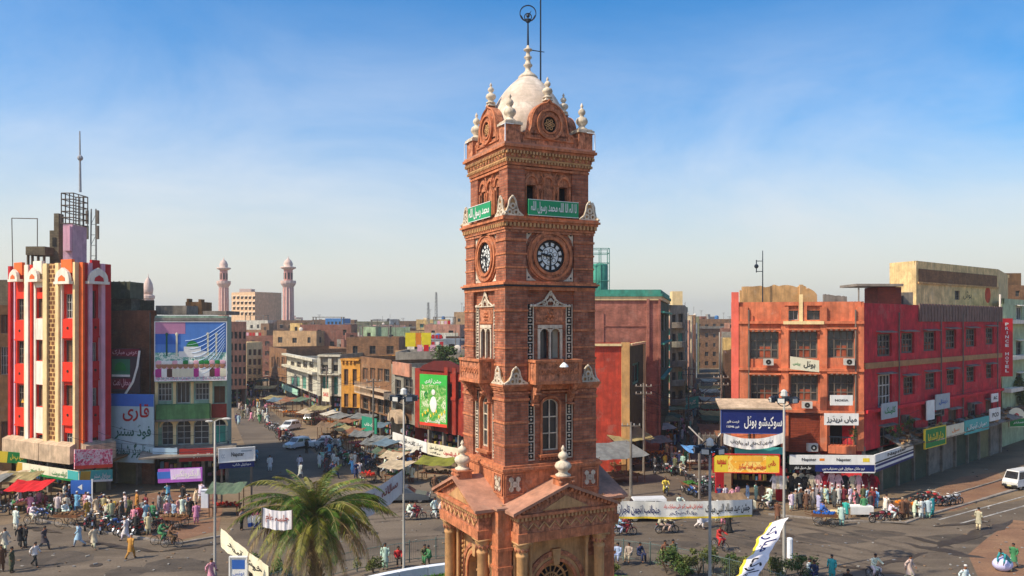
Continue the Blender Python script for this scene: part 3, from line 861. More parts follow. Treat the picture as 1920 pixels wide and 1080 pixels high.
for s in (-1, 1):
 b.path([(s * 1.0, yy - 0.09, 16.72), (s * 0.72, yy - 0.09, 16.80), (s * 0.4, yy - 0.09, 16.93), (s * 0.16, yy - 0.09, 17.12), (0, yy - 0.09, 17.45)], 0.045)
 b.path([(s * 0.85, yy - 0.09, 16.74), (s * 0.3, yy - 0.09, 16.76), (0, yy - 0.09, 17.1)], 0.03)
 b.ring(s * 0.34, 16.86, 0.03, 0.08, yy - 0.12, yy - 0.06, n=8)
 b.path([(s * 0.15, yy - 0.09, 16.78), (s * 0.26, yy - 0.09, 17.1), (s * 0.1, yy - 0.09, 17.3)], 0.03)
 b.ball((s * 0.98, yy - 0.09, 16.76), 0.08, 6, 4)
b.box(-0.9, 0.9, yy - 0.12, yy - 0.053, 16.722, 16.77)
b.ball((0, yy - 0.09, 17.0), 0.08, 6, 4); b.ball((0, yy - 0.09, 17.25), 0.07, 6, 4); b.ball((0, yy - 0.09, 17.47), 0.06, 6, 4)
face4('fretwork_pediment', b)
def trefoil(w, h):
 b = MB(); b.use(M_TW)
 def gable(pts_y):
  b.path([(-w, pts_y, 0.02), (-w * 0.55, pts_y, h * 0.22), (-w * 0.36, pts_y, h * 0.52), (-w * 0.30, pts_y, h * 0.78), (-w * .12, pts_y, h * .96), (w * .12, pts_y, h * .96), (w * 0.30, pts_y, h * 0.78), (w * 0.36, pts_y, h * 0.52), (w * 0.55, pts_y, h * 0.22), (w, pts_y, 0.02)], 0.05)
  for x, z in ((-w * 0.3, h * 0.18), (w * 0.3, h * 0.18), (0, h * 0.5)):
   b.ring(x, z, w * 0.13, w * 0.28, pts_y - 0.04, pts_y + 0.04, n=10)
  b.box(-w, w, pts_y - 0.05, pts_y + 0.05, 0, 0.06)
  b.ball((0, pts_y, h), 0.07, 6, 4)
  b.use(M_TS); b.ext([(-w * 0.9, 0.03), (w * 0.9, 0.03), (w * 0.36, h * 0.5), (w * .2, h * 0.88), (-w * .2, h * .88), (-w * 0.36, h * 0.5)], pts_y + 0.041, pts_y + 0.12); b.use(M_TW)
 gable(0.0)
 return b.mesh('trefoil_gable')
tf = trefoil(0.58, 0.74)
for k in range(4):
 for s in (-1, 1):
  p = Matrix.Rotation(k * PI / 2, 3, 'Z') @ Vector((s * (h1 - 0.5), -h1 - 0.1, 13.285)); obj('trefoil_gable', tf, tw, p, k * PI / 2)
h3, p3 = 2.25, 1.02
course('string_course', h2, [(0.02, 17.45, 17.6), (0.10, 17.602, 17.68, M_IRON), (0.16, 17.682, 17.76), (0.05, 17.762, 17.84)])
stage(h3, p3, 17.7, 20.2, 0.12, [], [(18.42, 0.03, 0.08), (19.02, 0.03, 0.08), (19.62, 0.04, 0.10)])
b = MB(); yc, zc = -h3 + 0.12, 19.0
for r0, r1, y, m in ((0.62, 0.74, 0.05, M_BLACK), (0.74, 0.86, 0.17, M_TP), (0.87, 0.98, 0.10, M_TC), (0.99, 1.10, 0.15, M_TP), (1.11, 1.18, 0.07, M_TC)):
 b.use(m); b.ring(0, zc, r0, r1, yc - y, yc - 0.002, n=40)
clk = face4('clock', b)
b = MB(); b.use(M_WHITE); b.disc(0, zc, 0.70, yc - 0.03, 40)
dial = b.mesh('dial')
b = MB(); b.use(M_BLACK)
for k in range(12):
 a = PI / 2 - k * PI / 6
 rot = Matrix.Rotation(-(a), 4, 'Y')
 b.X = Matrix.Translation((0, yc - 0.045, zc)) @ rot
 b.box(0.42, 0.72, -0.008, 0.008, -0.042, 0.042)
 b.box(0.50, 0.68, -0.006, 0.006, 0.055, 0.075);
b.at()
b.ring(0, zc, 0.42, 0.455, yc - 0.05, yc - 0.034, n=32); b.ring(0, zc, 0.16, 0.18, yc - 0.05, yc - 0.034, n=20)
for k in range(6):
 a = k * PI / 3 + 0.3; b.ring(0.27 * math.cos(a), zc + 0.27 * math.sin(a), 0.085, 0.10, yc - 0.049, yc - 0.034, n=10)
num = b.mesh('hour_markers')
def hand(ang, L, w):
 b = MB(); b.use(M_BLACK)
 b.X = Matrix.Translation((0, yc - 0.07, zc)) @ Matrix.Rotation(-ang, 4, 'Y')
 b.add([(-0.1, 0, -w), (L * 0.75, 0, -w), (L, 0, 0), (L * 0.75, 0, w), (-0.1, 0, w), (-0.1, -0.02, -w), (L * 0.75, -0.02, -w), (L, -0.02, 0), (L * 0.75, -0.02, w), (-0.1, -0.02, w)],
          [(5, 6, 7, 8, 9), (4, 3, 2, 1, 0), (0, 1, 6, 5), (1, 2, 7, 6), (2, 3, 8, 7), (3, 4, 9, 8), (4, 0, 5, 9)])
 return b.mesh('clock_hand')
hm, hh = hand(math.radians(-87), 0.62, 0.035), hand(math.radians(168), 0.5, 0.05)
for o in clk:
 obj('dial', dial, o); obj('hour_markers', num, o); obj('clock_hand', hm, o); obj('clock_hand', hh, o)
for sx in (-1, 1):
 for sz in (-1, 1):
  b = MB(); cx, cz = sx * 1.2, zc + sz * 1.12
  pts = [(cx, cz), (cx - sx * 0.5, cz), (cx - sx * 0.28, cz - sz * 0.13), (cx - sx * 0.08, cz - sz * 0.38), (cx, cz - sz * 0.62)]
  if sx * sz < 0: pts = pts[::-1]
  b.use(M_TW); b.ext(pts[::-1] if sx > 0 or True and sz < 0 and sx < 0 else pts, yc - 0.05, yc - 0.004)
  b.use(M_IRON); b.ring(cx - sx * 0.12, cz - sz * 0.14, 0.0, 0.05, yc - 0.06, yc - 0.051, n=8)
  face4('spandrel_ornament', b)
course('dentil_cornice', h3, [(0.03, 20.0, 20.1, M_TC), (0.07, 20.12, 20.2), (0.16, 20.42, 20.52), (0.24, 20.522, 20.62), (0.18, 20.622, 20.70)])
b = MB(); b.use(M_TC); b.box(-h3 - 0.06, h3 + 0.06, -h3 - 0.06, -h3 + 0.3, 20.202, 20.418)
b.use(M_TS)
for i in range(24):
 x = -h3 - 0.02 + i * (2 * h3 + 0.04) / 23; b.box(x - 0.05, x + 0.05, -h3 - 0.15, -h3 - 0.061, 20.25, 20.418)
face4('dentil_row', b)
tf2 = trefoil(0.52, 0.84)
for k in range(4):
 for s in (-1, 1):
  p = Matrix.Rotation(k * PI / 2, 3, 'Z') @ Vector((s * (h3 - 0.28), -h3 - 0.12, 20.702)); obj('trefoil_gable', tf2, tw, p, k * PI / 2)
h4, p4 = 2.08, 0.86
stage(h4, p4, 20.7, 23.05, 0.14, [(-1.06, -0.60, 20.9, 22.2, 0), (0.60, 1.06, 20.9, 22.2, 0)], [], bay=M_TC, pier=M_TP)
b = MB(); yb = -h4 + 0.14
for cx in (-0.83, 0, 0.83):
 b.use(M_TP); b.ring(cx, 22.25, 0.26, 0.34, yb - 0.08, yb - 0.002, n=12, a0=0, a1=PI, sz=1.25)
 b.use(M_TC); b.ring(cx, 22.25, 0.35, 0.405, yb - 0.05, yb - 0.002, n=12, a0=0, a1=PI, sz=1.25)
 for s in (-1, 1):
  b.use(M_TP); b.tube((cx + s * 0.31, yb - 0.06, 20.75), (cx + s * 0.31, yb - 0.06, 22.08), 0.05, n=6)
b.use(M_TP)
for s in (-1, 1):
 b.path([(s * 0.42, yb - 0.1, 21.9), (s * 0.2, yb - 0.1, 22.35), (s * 0.42, yb - 0.1, 22.8)], 0.03)
b.use(M_TC); b.box(-0.2, 0.2, yb - 0.03, yb - 0.003, 20.8, 22.1)
face4('belfry_arcade', b)
course('cornice', h4, [(0.03, 22.85, 22.95), (0.06, 23.0, 23.1), (0.10, 23.24, 23.32, M_TS), (0.20, 23.62, 23.74), (0.30, 23.742, 23.86), (0.24, 23.862, 23.96, M_ROOF)])
b = MB(); b.use(M_TC); sq(b, h4 + 0.05, 23.102, 23.238); sq(b, h4 + 0.12, 23.322, 23.618)
b.build('carved_frieze', tw)
b = MB(); b.use(M_TS)
for i in range(28):
 x = -h4 - 0.1 + i * (2 * h4 + 0.2) / 27
 b.cbox(x, -h4 - 0.10, 23.17, 0.07, 0.1, 0.11)
 b.cbox(x, -h4 - 0.19, 23.54, 0.07, 0.14, 0.13)
for i in range(12):
 x = -h4 + (i + .5) * (2 * h4) / 12; b.ball((x, -h4 - 0.13, 23.42), 0.07, 6, 4)
face4('bracket_row', b)
b = MB(); b.use(M_TC); b.box(-h4 + 0.1, h4 - 0.1, -h4 + 0.02, -h4 + 0.22, 23.96, 24.42); b.use(M_TP); b.box(-h4 + 0.08, h4 - 0.08, -h4 - 0.02, -h4 + 0.26, 24.42, 24.5)
face4('parapet', b)
b = MB(); b.use(M_TC); b.box(-0.36, 0.36, -0.36, 0.36, 23.96, 24.75); b.use(M_TW); b.box(-0.43, 0.43, -0.43, 0.43, 24.75, 24.86); b.box(-0.36, 0.36, -0.36, 0.36, 24.86, 24.93)
ped = b.mesh('pedestal'); ur2 = urn(1.28, 0.52).mesh('urn_finial', True)
for o in at_corners('pedestal', ped, h4 - 0.22, 0):
 obj('urn_finial', ur2, o, (0, 0, 24.93))
b = MB(); yg = -h4 + 0.02
prof = [(-1.35, 23.96), (1.35, 23.96), (1.33, 24.3), (1.12, 24.5), (0.99, 24.8)]
for i in range(9):
 a = math.radians(8 + i * 9.2); prof.append((0.95 * math.cos(a), 25.0 + 0.98 * math.sin(a)))
prof.append((0, 26.12))
prof += [(-x, z) for x, z in reversed(prof[2:-1])]
b.use(M_TC); b.ext(prof, yg - 0.04, yg + 0.3)
for r0, r1, e, m in ((0.34, 0.42, 0.10, M_TP), (0.43, 0.56, 0.05, M_TC), (0.57, 0.66, 0.13, M_TP)):
 b.use(m); b.ring(0, 24.95, r0, r1, yg - 0.04 - e, yg - 0.042, n=30, sz=1.06)
b.use(M_TK); b.disc(0, 24.95, 0.36, yg - 0.045, 20)
b.use(M_TS)
for k in range(6):
 a = k * PI / 3; b.ring(0.18 * math.cos(a), 24.95 + 0.18 * math.sin(a), 0.05, 0.085, yg - 0.09, yg - 0.05, n=8)
b.ring(0, 24.95, 0.03, 0.075, yg - 0.09, yg - 0.05, n=8)
for s in (-1, 1):
 b.use(M_TP); b.ring(s * 1.12, 24.42, 0.07, 0.17, yg - 0.1, yg - 0.042, n=12)
face4('round_gable', b)
b = MB(); b.use(M_TW); b.frustum(-0.2, 0.2, -0.2, 0.2, 0, 0.12, -0.05)
gp_ = b.mesh('finial_base'); ur3 = urn(0.98, 0.44).mesh('urn_finial', True)
for k in range(4):
 p = Matrix.Rotation(k * PI / 2, 3, 'Z') @ Vector((0, yg + 0.12, 26.06)); e = obj('finial_base', gp_, tw, p); obj('urn_finial', ur3, e, (0, 0, 0.12))
b = MB(); b.use(M_WWALL)
for s in (-1, 1):
 for z in (24.15, 24.4): pass
 b.tube((s * (h4 + 0.22), -h4 - 0.22, 23.96), (s * (h4 + 0.22), -h4 - 0.22, 24.75), 0.025, n=5)
 b.tube((s * (h4 + 0.22), -h4 - 0.22, 24.74), (s * (h4 - 0.2), -h4 - 0.22, 24.74), 0.02, n=5)
face4('guard_rail', b)
b = MB(); b.use(M_TD)
b.lathe([(1.86, 23.97), (1.92, 24.5), (1.94, 25.0), (1.89, 25.4), (1.77, 25.8), (1.60, 26.2), (1.37, 26.6), (1.12, 26.95), (0.85, 27.25), (0.60, 27.48), (0.44, 27.62), (0.3, 27.7)], n=32)
b.build('dome', tw, smooth=True)
b = MB(); b.use(M_TP)
for p_, q_ in zip(prof[2:], prof[3:] + [prof[2]]):
 if p_[1] > 24.2 and q_[1] > 24.2: b.tube((p_[0] * .95, yg - .06, p_[1] - .04), (q_[0] * .95, yg - .06, q_[1] - .04), .05, n=5)
face4('gable_rib', b)
b = MB(); b.use(M_TW)
b.lathe([(0.46, 27.60), (0.47, 27.68), (0.36, 27.78), (0.2, 27.9), (0.13, 28.0), (0.12, 28.12), (0.2, 28.2), (0.22, 28.26), (0.14, 28.34), (0.1, 28.5), (0.18, 28.58), (0.19, 28.64), (0.1, 28.72), (0.08, 28.9), (0.2, 28.95), (0.21, 29.0), (0.08, 29.08), (0.05, 29.2)], n=14)
fin = b.build('dome_finial', tw, smooth=True)
b = MB(); b.use(M_IRON)
b.tube((0, 0, 29.15), (0, 0, 30.3), 0.055, 0.035, 8)
b.X = Matrix.Rotation(-TR, 4, 'Z')
b.ring(0, 30.72, 0.36, 0.40, -0.03, 0.03, n=28); b.ring(0.0, 30.55, 0.15, 0.19, -0.03, 0.03, n=14)
b.tube((0, 0, 30.3), (0, 0, 30.45), 0.1, 0.12, 8)
for s in (-1, 1): b.path([(0, 0, 30.36), (s * 0.22, 0, 30.42), (s * 0.34, 0, 30.62)], 0.03)
b.ball((0, 0, 30.6), 0.09, 8, 6); b.tube((0, 0, 30.6), (0.16, 0, 30.85), 0.04, 0.01, 5)
b.at()
b.build('ring_vane', fin)
b = MB(); b.use(M_IRON); b.X = Matrix.Rotation(-TR, 4, 'Z')
b.tube((0.60, 0, 27.4), (0.60, 0, 33.5), 0.04, 0.03, 6); b.tube((0.0, 0, 29.0), (0.78, 0, 28.88), 0.03, 0.02, 5)
b.build('lightning_rod', tw)
def tower_banner(k, label, txt):
 R4 = Matrix.Rotation(TR + k * PI / 2, 3, 'Z')
 p = TC + R4 @ Vector((-1.28, -h3 - 0.30, 0)); p.z = 20.74
 b = MB(); b.use(M_BGREEN); b.box(0, 2.56, 0, 0.05, 0, 0.72)
 o = b.build('banner', loc=p, rz=TR + k * PI / 2); tag(o, label, 'banner')
 write(o, txt, M_LETW, 0.12, 0.09, 2.32, 0.54, bold=0.018, ur=True)
 b = MB(); b.use(M_LETW)
 for z in (0.0, 0.69): b.box(0, 2.56, -0.012, -0.002, z, z + 0.025)
 b.build('border', o)
tower_banner(0, 'green banner with white calligraphy above the clock that shows fully round', 'لا الہ الا اللہ محمد رسول اللہ')
tower_banner(3, 'green cloth banner seen at a slant above the narrow sunlit side clock', 'محمد رسول اللہ')
R4 = Matrix.Rotation(TR, 3, 'Z'); p = TC + R4 @ Vector((0.12, -h2 - 0.95, 0)); p.z = 14.05
lp = thing('hanging_lamp', 'small white bell lamp hanging in front of the tower balcony', 'lamp', p)
b = MB(); b.use(M_WHITE); b.lathe([(0.2, 0), (0.17, 0.08), (0.08, 0.16), (0.04, 0.2)], n=10); b.build('lamp_shade', lp)
b = MB(); b.use(M_IRON); b.tube((0, 0, 0.18), (0, 0, 0.42), 0.02); b.tube((0, 0, 0.42), (-0.05, 0.35, 0.42), 0.02); b.build('arm', lp)
# ------------------------------------------------------------------ buildings: a small kit
def wm(name, rgb, **k):
 return mat(name, lin(rgb), **k)
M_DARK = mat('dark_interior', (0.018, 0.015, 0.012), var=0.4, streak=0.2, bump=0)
M_FRAME = mat('weathered_frame', (0.16, 0.13, 0.10), var=0.25, bump=0)
M_FRW = mat('pale_frame', (0.50, 0.48, 0.43), var=0.2, bump=0)
M_FRG = mat('green_frame', (0.05, 0.22, 0.17), var=0.25, bump=0)
M_SHUT = mat('green_shutter', (0.06, 0.30, 0.21), var=0.3, bump=0.1)
M_BSHUT = mat('brown_shutter', (0.16, 0.075, 0.035), var=0.3, bump=0.1)
M_FLAT = mat('roof_screed', (0.22, 0.185, 0.145), var=0.35, streak=0.3)
M_SLAB = mat('weathered_concrete', (0.24, 0.205, 0.165), var=0.35, streak=0.5, bump=0.2)
WIN = {}
def win_mesh(kind, w, h, arch=0.0, depth=0.2):
 w, h, arch = round(w, 1), round(h, 1), round(arch, 2)
 key = (kind, w, h, arch)
 if key in WIN:
  return WIN[key]
 fm = {'pale': M_FRW, 'green': M_FRG, 'arch': M_FRW, 'shutg': M_FRW, 'shutb': M_FRAME, 'gridp': M_FRW}.get(kind, M_FRAME)
 b = MB(); b.use(fm); t = max(0.05, w * 0.05); hh = h - arch
 y0, y1 = depth - 0.09, depth - 0.02
 b.box(-w / 2, -w / 2 + t, y0, y1, 0, hh); b.box(w / 2 - t, w / 2, y0, y1, 0, hh)
 b.box(-w / 2 + t, w / 2 - t, y0, y1, 0, t); b.box(-w / 2 + t, w / 2 - t, y0, y1, hh - t, hh)
 if arch:
  b.ring(0, hh, w / 2 - t, w / 2, y0, y1, n=10, a0=0, a1=PI, sz=arch / (w / 2))
 nx, nz = {'grid': (4, 3), 'gridp': (4, 3), 'arch': (2, 3), 'pale': (3, 1), 'green': (2, 1)}.get(kind, (2, 2))
 if kind.startswith('shut'):
  nx, nz = 2, 1
 for i in range(1, nx): b.box(-w / 2 + w * i / nx - t * .4, -w / 2 + w * i / nx + t * .4, y0 + 0.01, y1, t, h - t)
 for i in range(1, nz): b.box(-w / 2 + t, w / 2 - t, y0 + 0.015, y1 - 0.005, hh * i / nz - t * .4, hh * i / nz + t * .4)
 fme = b.mesh('window')
 b = MB()
 if kind.startswith('shut'):
  b.use(M_SHUT if kind == 'shutg' else M_BSHUT)
  k = max(3, int(h / 0.22))
  for i in range(k):
   z = t + (hh - 2 * t) * i / k
   b.add([(-w / 2 + t, y0 + 0.05, z), (w / 2 - t, y0 + 0.05, z), (w / 2 - t, y1 + 0.03, z + hh / k), (-w / 2 + t, y1 + 0.03, z + hh / k)], [(0, 1, 2, 3)])
  b.use(M_DARK)
 else:
  b.use(glass())
 b.quad((-w / 2, depth + 0.02, 0), (w / 2, depth + 0.02, 0), (w / 2, depth + 0.02, h), (-w / 2, depth + 0.02, h))
 if kind == 'grid':      # things stored behind the bars
  b.use(mat('cloth_behind_window', (0.30, 0.07, 0.03), var=0.5, bump=0)); b.box(-w * 0.15, w * 0.22, depth - 0.01, depth + 0.015, t, h * 0.45)
 pme = b.mesh('pane')
 WIN[key] = (fme, pme)
 return WIN[key]
SILL = {}
def hood_mesh(w, out, m):
 k = (round(w, 1), out, m.name)
 if k not in SILL:
  b = MB(); b.use(m)
  b.add([(-w / 2, 0, 0.10), (w / 2, 0, 0.10), (w / 2, -out, 0.0), (-w / 2, -out, 0.0), (-w / 2, 0, 0.18), (w / 2, 0, 0.18), (w / 2, -out, 0.07), (-w / 2, -out, 0.07)],
              [(3, 2, 1, 0), (4, 7, 6, 5), (0, 1, 5, 4), (1, 2, 6, 5), (2, 3, 7, 6), (3, 0, 4, 7)])
  SILL[k] = b.mesh('hood')
 return SILL[k]
class Bld:
 def __init__(s, name, label, cat, corners, h, m, group=None, z0=0.0, parapet=0.7, roofm=None, plain=True):
  s.c = [Vector((p[0], p[1])) for p in corners]
  s.h, s.m, s.z0 = h, m, z0
  s.o = thing(name, label, cat, (s.c[0].x, s.c[0].y, 0), 0, group)
  s.done = set()
  s.par = parapet
  b = MB(); b.use(roofm or M_FLAT)
  b.poly([(p.x - s.c[0].x, p.y - s.c[0].y, h - parapet) for p in s.c])
  b.build('roof', s.o)
 def edge(s, i):
  a, b = s.c[i], s.c[(i + 1) % len(s.c)]
  d = b - a
  return a, b, d.length, math.atan2(d.y, d.x)
 def xu(s, i, u):
  a, b, L, r = s.edge(i); k = (u - 960.0) / F_PX; d = (b - a) / L
  return (k * a.y - a.x) / (d.x - k * d.y)
 def yu(s, i, u):
  a, b, L, r = s.edge(i); return a.y + (b - a).y / L * s.xu(i, u)
 def zv(s, i, u, v):
  return CAM_H - (v - HZ) * s.yu(i, u) / F_PX
 def wins(s, i, rects):
  out = []
  for r in rects:
   u0, u1, v0, v1 = r[:4]; um = (u0 + u1) / 2
   out.append((s.xu(i, u0), s.xu(i, u1), s.zv(i, um, v1), s.zv(i, um, v0), *(r[4:] or ('dark',))))
  return out
 def wall(s, i, wins=(), m=None, t=0.25, name='wall', z0=None, z1=None, hood=None, back=True):
  """one outside wall; wins are (x0, x1, z0, z1, kind, arch) in metres along the wall"""
  s.done.add(i)
  a, b_, L, r = s.edge(i)
  off = a - s.c[0]
  z0 = s.z0 if z0 is None else z0; z1 = s.h if z1 is None else z1
  w2 = []
  for w in wins:
   x0, x1, c, d = max(w[0], 0.05), min(w[1], L - 0.05), max(w[2], z0 + 0.02), min(w[3], z1 - 0.05)
   if x1 - x0 < 0.15 or d - c < 0.15: continue
   w2.append((x0, x1, c, d, w[4] if len(w) > 4 else 'dark', w[5] if len(w) > 5 else 0.0, w[6] if len(w) > 6 else None))
  b = MB(); b.use(m or s.m)
  b.wall(0, L, z0, z1, [(w[0], w[1], w[2], w[3], w[5]) for w in w2], 0, t)
  b.quad((0, 0, z1), (L, 0, z1), (L, 0.25, z1), (0, 0.25, z1)); b.quad((L, 0.25, z1), (L, 0.25, z1 - s.par), (0, 0.25, z1 - s.par), (0, 0.25, z1))
  wo = b.build(name, s.o, loc=(off.x, off.y, 0), rz=r)
  ca, sa = math.cos(r), math.sin(r)
  for x0, x1, c, d, kind, arch, hd in w2:
   xm = (x0 + x1) / 2
   if kind == 'void':
    q = MB(); q.use(M_DARK); q.quad((x0, t + 0.8, c), (x1, t + 0.8, c), (x1, t + 0.8, d), (x0, t + 0.8, d)); q.build('opening', s.o, loc=(off.x, off.y, 0), rz=r); continue
   fm, pm = win_mesh(kind, x1 - x0, d - c, arch, t)
   wn_ = obj('window', fm, s.o, (off.x + ca * xm, off.y + sa * xm, c), r)
   wn_.scale = ((x1 - x0) / round(x1 - x0, 1), 1, (d - c) / round(d - c, 1))
   obj('pane', pm, wn_)
   hd = hd or hood
   if hd:
    obj('hood', hood_mesh(x1 - x0 + 0.5, 0.5, hd), wn_, (0, 0, (d - c) + 0.08))
  return wo
 def wallpx(s, i, rects=(), **k):
  return s.wall(i, s.wins(i, rects), **k)
 def finish(s, m=None):
  for i in range(len(s.c)):
   if i not in s.done:
    s.wall(i, m=m)
  return s
 def part(s, i, name, fn, m=None, label=None):
  """fn(mb) draws in the wall's own frame: x along it, -y outwards, z up"""
  a, b_, L, r = s.edge(i); off = a - s.c[0]
  b = MB(); b.use(m or s.m); fn(b)
  return b.build(name, s.o, loc=(off.x, off.y, 0), rz=r, label=label)
 def frame(s, i):
  a, b_, L, r = s.edge(i)
  return a, L, r
def UY(u, Y):
 return Vector(((u - 960.0) / F_PX * Y, Y))
def ZV(v, Y):
 return CAM_H - (v - HZ) * Y / F_PX
def quadb(u0, Y0, u1, Y1, depth, spread=None):
 a, b = UY(u0, Y0), UY(u1, Y1); d = (b - a).normalized(); n = Vector((-d.y, d.x))
 return [a, b, b + n * depth, a + n * depth]
# ------------------------------------------------------------------ the red and white striped building
M_RW = wm('white_paint_wall', (236, 224, 205), var=0.10, streak=0.35)
M_RR = wm('vermilion_paint', (225, 52, 26), var=0.14, streak=0.22)
M_RO = wm('orange_paint', (240, 110, 50), var=0.12, streak=0.2)
M_RD = wm('crimson_and_shaded_red', (190, 24, 32), var=0.15, streak=0.25)  # crimson strips; also the red with shade painted in, for the right face
M_RP = wm('pink_and_shaded_white', (222, 168, 182), var=0.12, streak=0.3)  # pink trim; also the white strips tinted for shade on the right face
M_RC = wm('cream_paint', (232, 205, 150), var=0.14, streak=0.3)
M_LAT = mat('lattice_tiles', lin((96, 58, 28)), var=0.3, streak=0.2, brick=(0.55, 0.42, 0.06, lin((122, 74, 36)), lin((205, 165, 105))))
cs = [UY(22, 79), UY(90, 75.5), UY(148, 73.5), UY(205, 76.5), UY(205, 76.5) + Vector((-7, 13)), UY(22, 79) + Vector((-8, 13))]
B1 = Bld('striped_building', 'tall red and white striped building with a lilac rooftop stair tower', 'building', cs, 21.5, M_RR, parapet=0.9)
zt = 21.5
B1.wallpx(0, [(32, 47, 560, 600, 'grid'), (32, 47, 640, 682, 'grid'), (32, 47, 722, 765, 'grid'), (33, 47, 800, 836, 'grid'),
              (69, 83, 560, 596, 'shutb'), (69, 83, 638, 676, 'shutb'), (69, 83, 722, 762, 'shutb'), (70, 84, 815, 840, 'grid'),
              (74, 79, 540, 548, 'dark'), (74, 79, 622, 629, 'dark'), (75, 80, 704, 711, 'dark'), (75, 80, 786, 793, 'dark')], m=M_RR, z0=4.3, t=0.3)
B1.wallpx(1, [(121, 139, 551, 597, 'gridp'), (121, 139, 638, 680, 'shutb'), (121, 139, 722, 762, 'shutb'), (122, 140, 812, 840, 'gridp'), (127, 133, 620, 628, 'dark'), (127, 133, 704, 711, 'dark')], m=M_RR, z0=4.3, t=0.3)
B1.wallpx(2, [(168, 180, 545, 600, 'grid'), (169, 182, 642, 680, 'gridp'), (171, 183, 727, 764, 'gridp'), (172, 184, 820, 840, 'grid')], m=M_RD, z0=4.3, t=0.3)  # right face: its shade is put into the darker red
def strips(i, lst, z0=4.3, z1=None):
 for u0, u1, m, pr, *rest in lst:
  v0, v1 = (rest + [None, None])[:2] if rest else (None, None)
  x0, x1 = B1.xu(i, u0), B1.xu(i, u1); um = (u0 + u1) / 2
  a = z0 if v1 is None else B1.zv(i, um, v1); c = (z1 or zt + 0.05) if v0 is None else B1.zv(i, um, v0)
  B1.part(i, 'pilaster', lambda b: b.box(x0, x1, -pr, -0.004, a, c), m)
strips(0, [(22, 26.5, M_RD, .35), (50, 55, M_RC, .25), (55, 61.5, M_RW, .45), (61.5, 65, M_RR, .3), (65, 69, M_RW, .12), (83.5, 87, M_RW, .12), (27, 30, M_RP, .1)])
strips(1, [(88.5, 96, M_RC, .45), (96, 111, M_LAT, .25), (111, 117, M_RC, .4), (117, 120, M_RW, .2), (140, 144, M_RW, .2), (144, 148, M_RC, .4)])
strips(2, [(148.5, 152, M_RO, .45), (152, 160, M_RD, .3), (160, 167, M_RP, .45), (184, 191, M_RP, .45), (191, 204, M_RD, .3)])  # shaded tones of the red and white strips, painted in
for i, u0, u1, rows in ((0, 69.2, 83.3, [(597, 637), (677, 721), (763, 812), (500, 539)]),):
 for a, c in rows:
  x0, x1, um = B1.xu(i, u0), B1.xu(i, u1), (u0 + u1) / 2
  z0_, z1_ = B1.zv(i, um, c), B1.zv(i, um, a)
  B1.part(i, 'spandrel', lambda b: b.wall(x0, x1, z0_, z1_, [], -0.10) or b.box(x0, x1, -0.1, -0.005, z0_, z0_ + 0.02), M_RW)
for i, u0, u1, vs in ((0, 31, 49, (612, 692, 772)), (1, 120.5, 139.5, (607, 688, 770)), (2, 169, 184, (606, 686, 770))):
 for v in vs:       # rounded spandrel bosses with a bead
  x0, x1, um = B1.xu(i, u0), B1.xu(i, u1), (u0 + u1) / 2; zc_ = B1.zv(i, um, v + 10)
  xm = (x0 + x1) / 2
  B1.part(i, 'spandrel', lambda b: (b.box(x0, x1, -0.16, -0.005, zc_ - 0.75, zc_ + 0.95), b.box(x0, x1, -0.24, -0.162, zc_ - 0.85, zc_ - 0.72), b.use(M_DARK), b.ring(xm, zc_ + 0.1, 0.0, 0.13, -0.2, -0.162, n=8)), M_RR if i < 2 else M_RD)
def ogee(i, uc, hw_, v, m, mt):
 xm = B1.xu(i, uc); z = B1.zv(i, uc, v); h = hw_ * 1.1
 pr = [(xm - hw_, z), (xm + hw_, z), (xm + hw_, z + .2 * h), (xm + .92 * hw_, z + .5 * h), (xm + .72 * hw_, z + .78 * h), (xm + .4 * hw_, z + .96 * h), (xm, z + 1.15 * h), (xm - .4 * hw_, z + .96 * h), (xm - .72 * hw_, z + .78 * h), (xm - .92 * hw_, z + .5 * h), (xm - hw_, z + .2 * h)]
 B1.part(i, 'ogee_hood', lambda b: (b.ext(pr, -0.75, -0.47), b.use(mt), b.ext([(xm - .5 * hw_, z), (xm + .5 * hw_, z), (xm + .42 * hw_, z + .3 * h), (xm, z + .52 * h), (xm - .42 * hw_, z + .3 * h)], -0.8, -0.752), b.use(m), b.box(xm - hw_ - .12, xm + hw_ + .12, -0.8, -0.2, z - .25, z - .004)), m)
ogee(0, 39, 0.75, 524, M_RW, M_RO); ogee(0, 75.5, 0.85, 524, M_RW, M_RO); ogee(1, 130, 1.0, 528, M_RW, M_RO); ogee(2, 175, 1.0, 528, M_RW, M_RD)
for i, u0, u1, m in ((0, 32, 47, M_RO), (0, 68, 84, M_RW), (1, 120, 140, M_RO), (2, 168, 183, M_RD)):
 x0, x1 = B1.xu(i, u0), B1.xu(i, u1)
 B1.part(i, 'parapet', lambda b: b.box(x0, x1, -0.3, -0.004, zt - 0.9, zt + 0.35), m)
B1.finish(M_SLAB)
M_APR = wm('stained_cream_plaster', (196, 170, 140), var=0.3, streak=0.5)
for i in (0, 1, 2):
 a, b_, L, r = B1.edge(i)
 B1.part(i, 'apron', lambda b: b.add([(0, -0.2, 3.2), (L, -0.2, 3.2), (L, -.9, 3.1), (0, -.9, 3.1), (0, -0.2, 5.0), (L, -0.2, 5.0), (L, -.9, 4.7), (0, -.9, 4.7)], [(0, 1, 2, 3), (4, 7, 6, 5), (3, 2, 6, 7), (0, 3, 7, 4), (1, 5, 6, 2)]), M_APR)
M_PINKT = wm('lilac_plaster', (196, 158, 170), var=0.22, streak=0.35)
M_OLD = wm('bare_grey_brick', (120, 108, 84), var=0.35, streak=0.5, brick=(0.5, 0.16, 0.02, lin((104, 90, 70)), lin((80, 74, 60))))
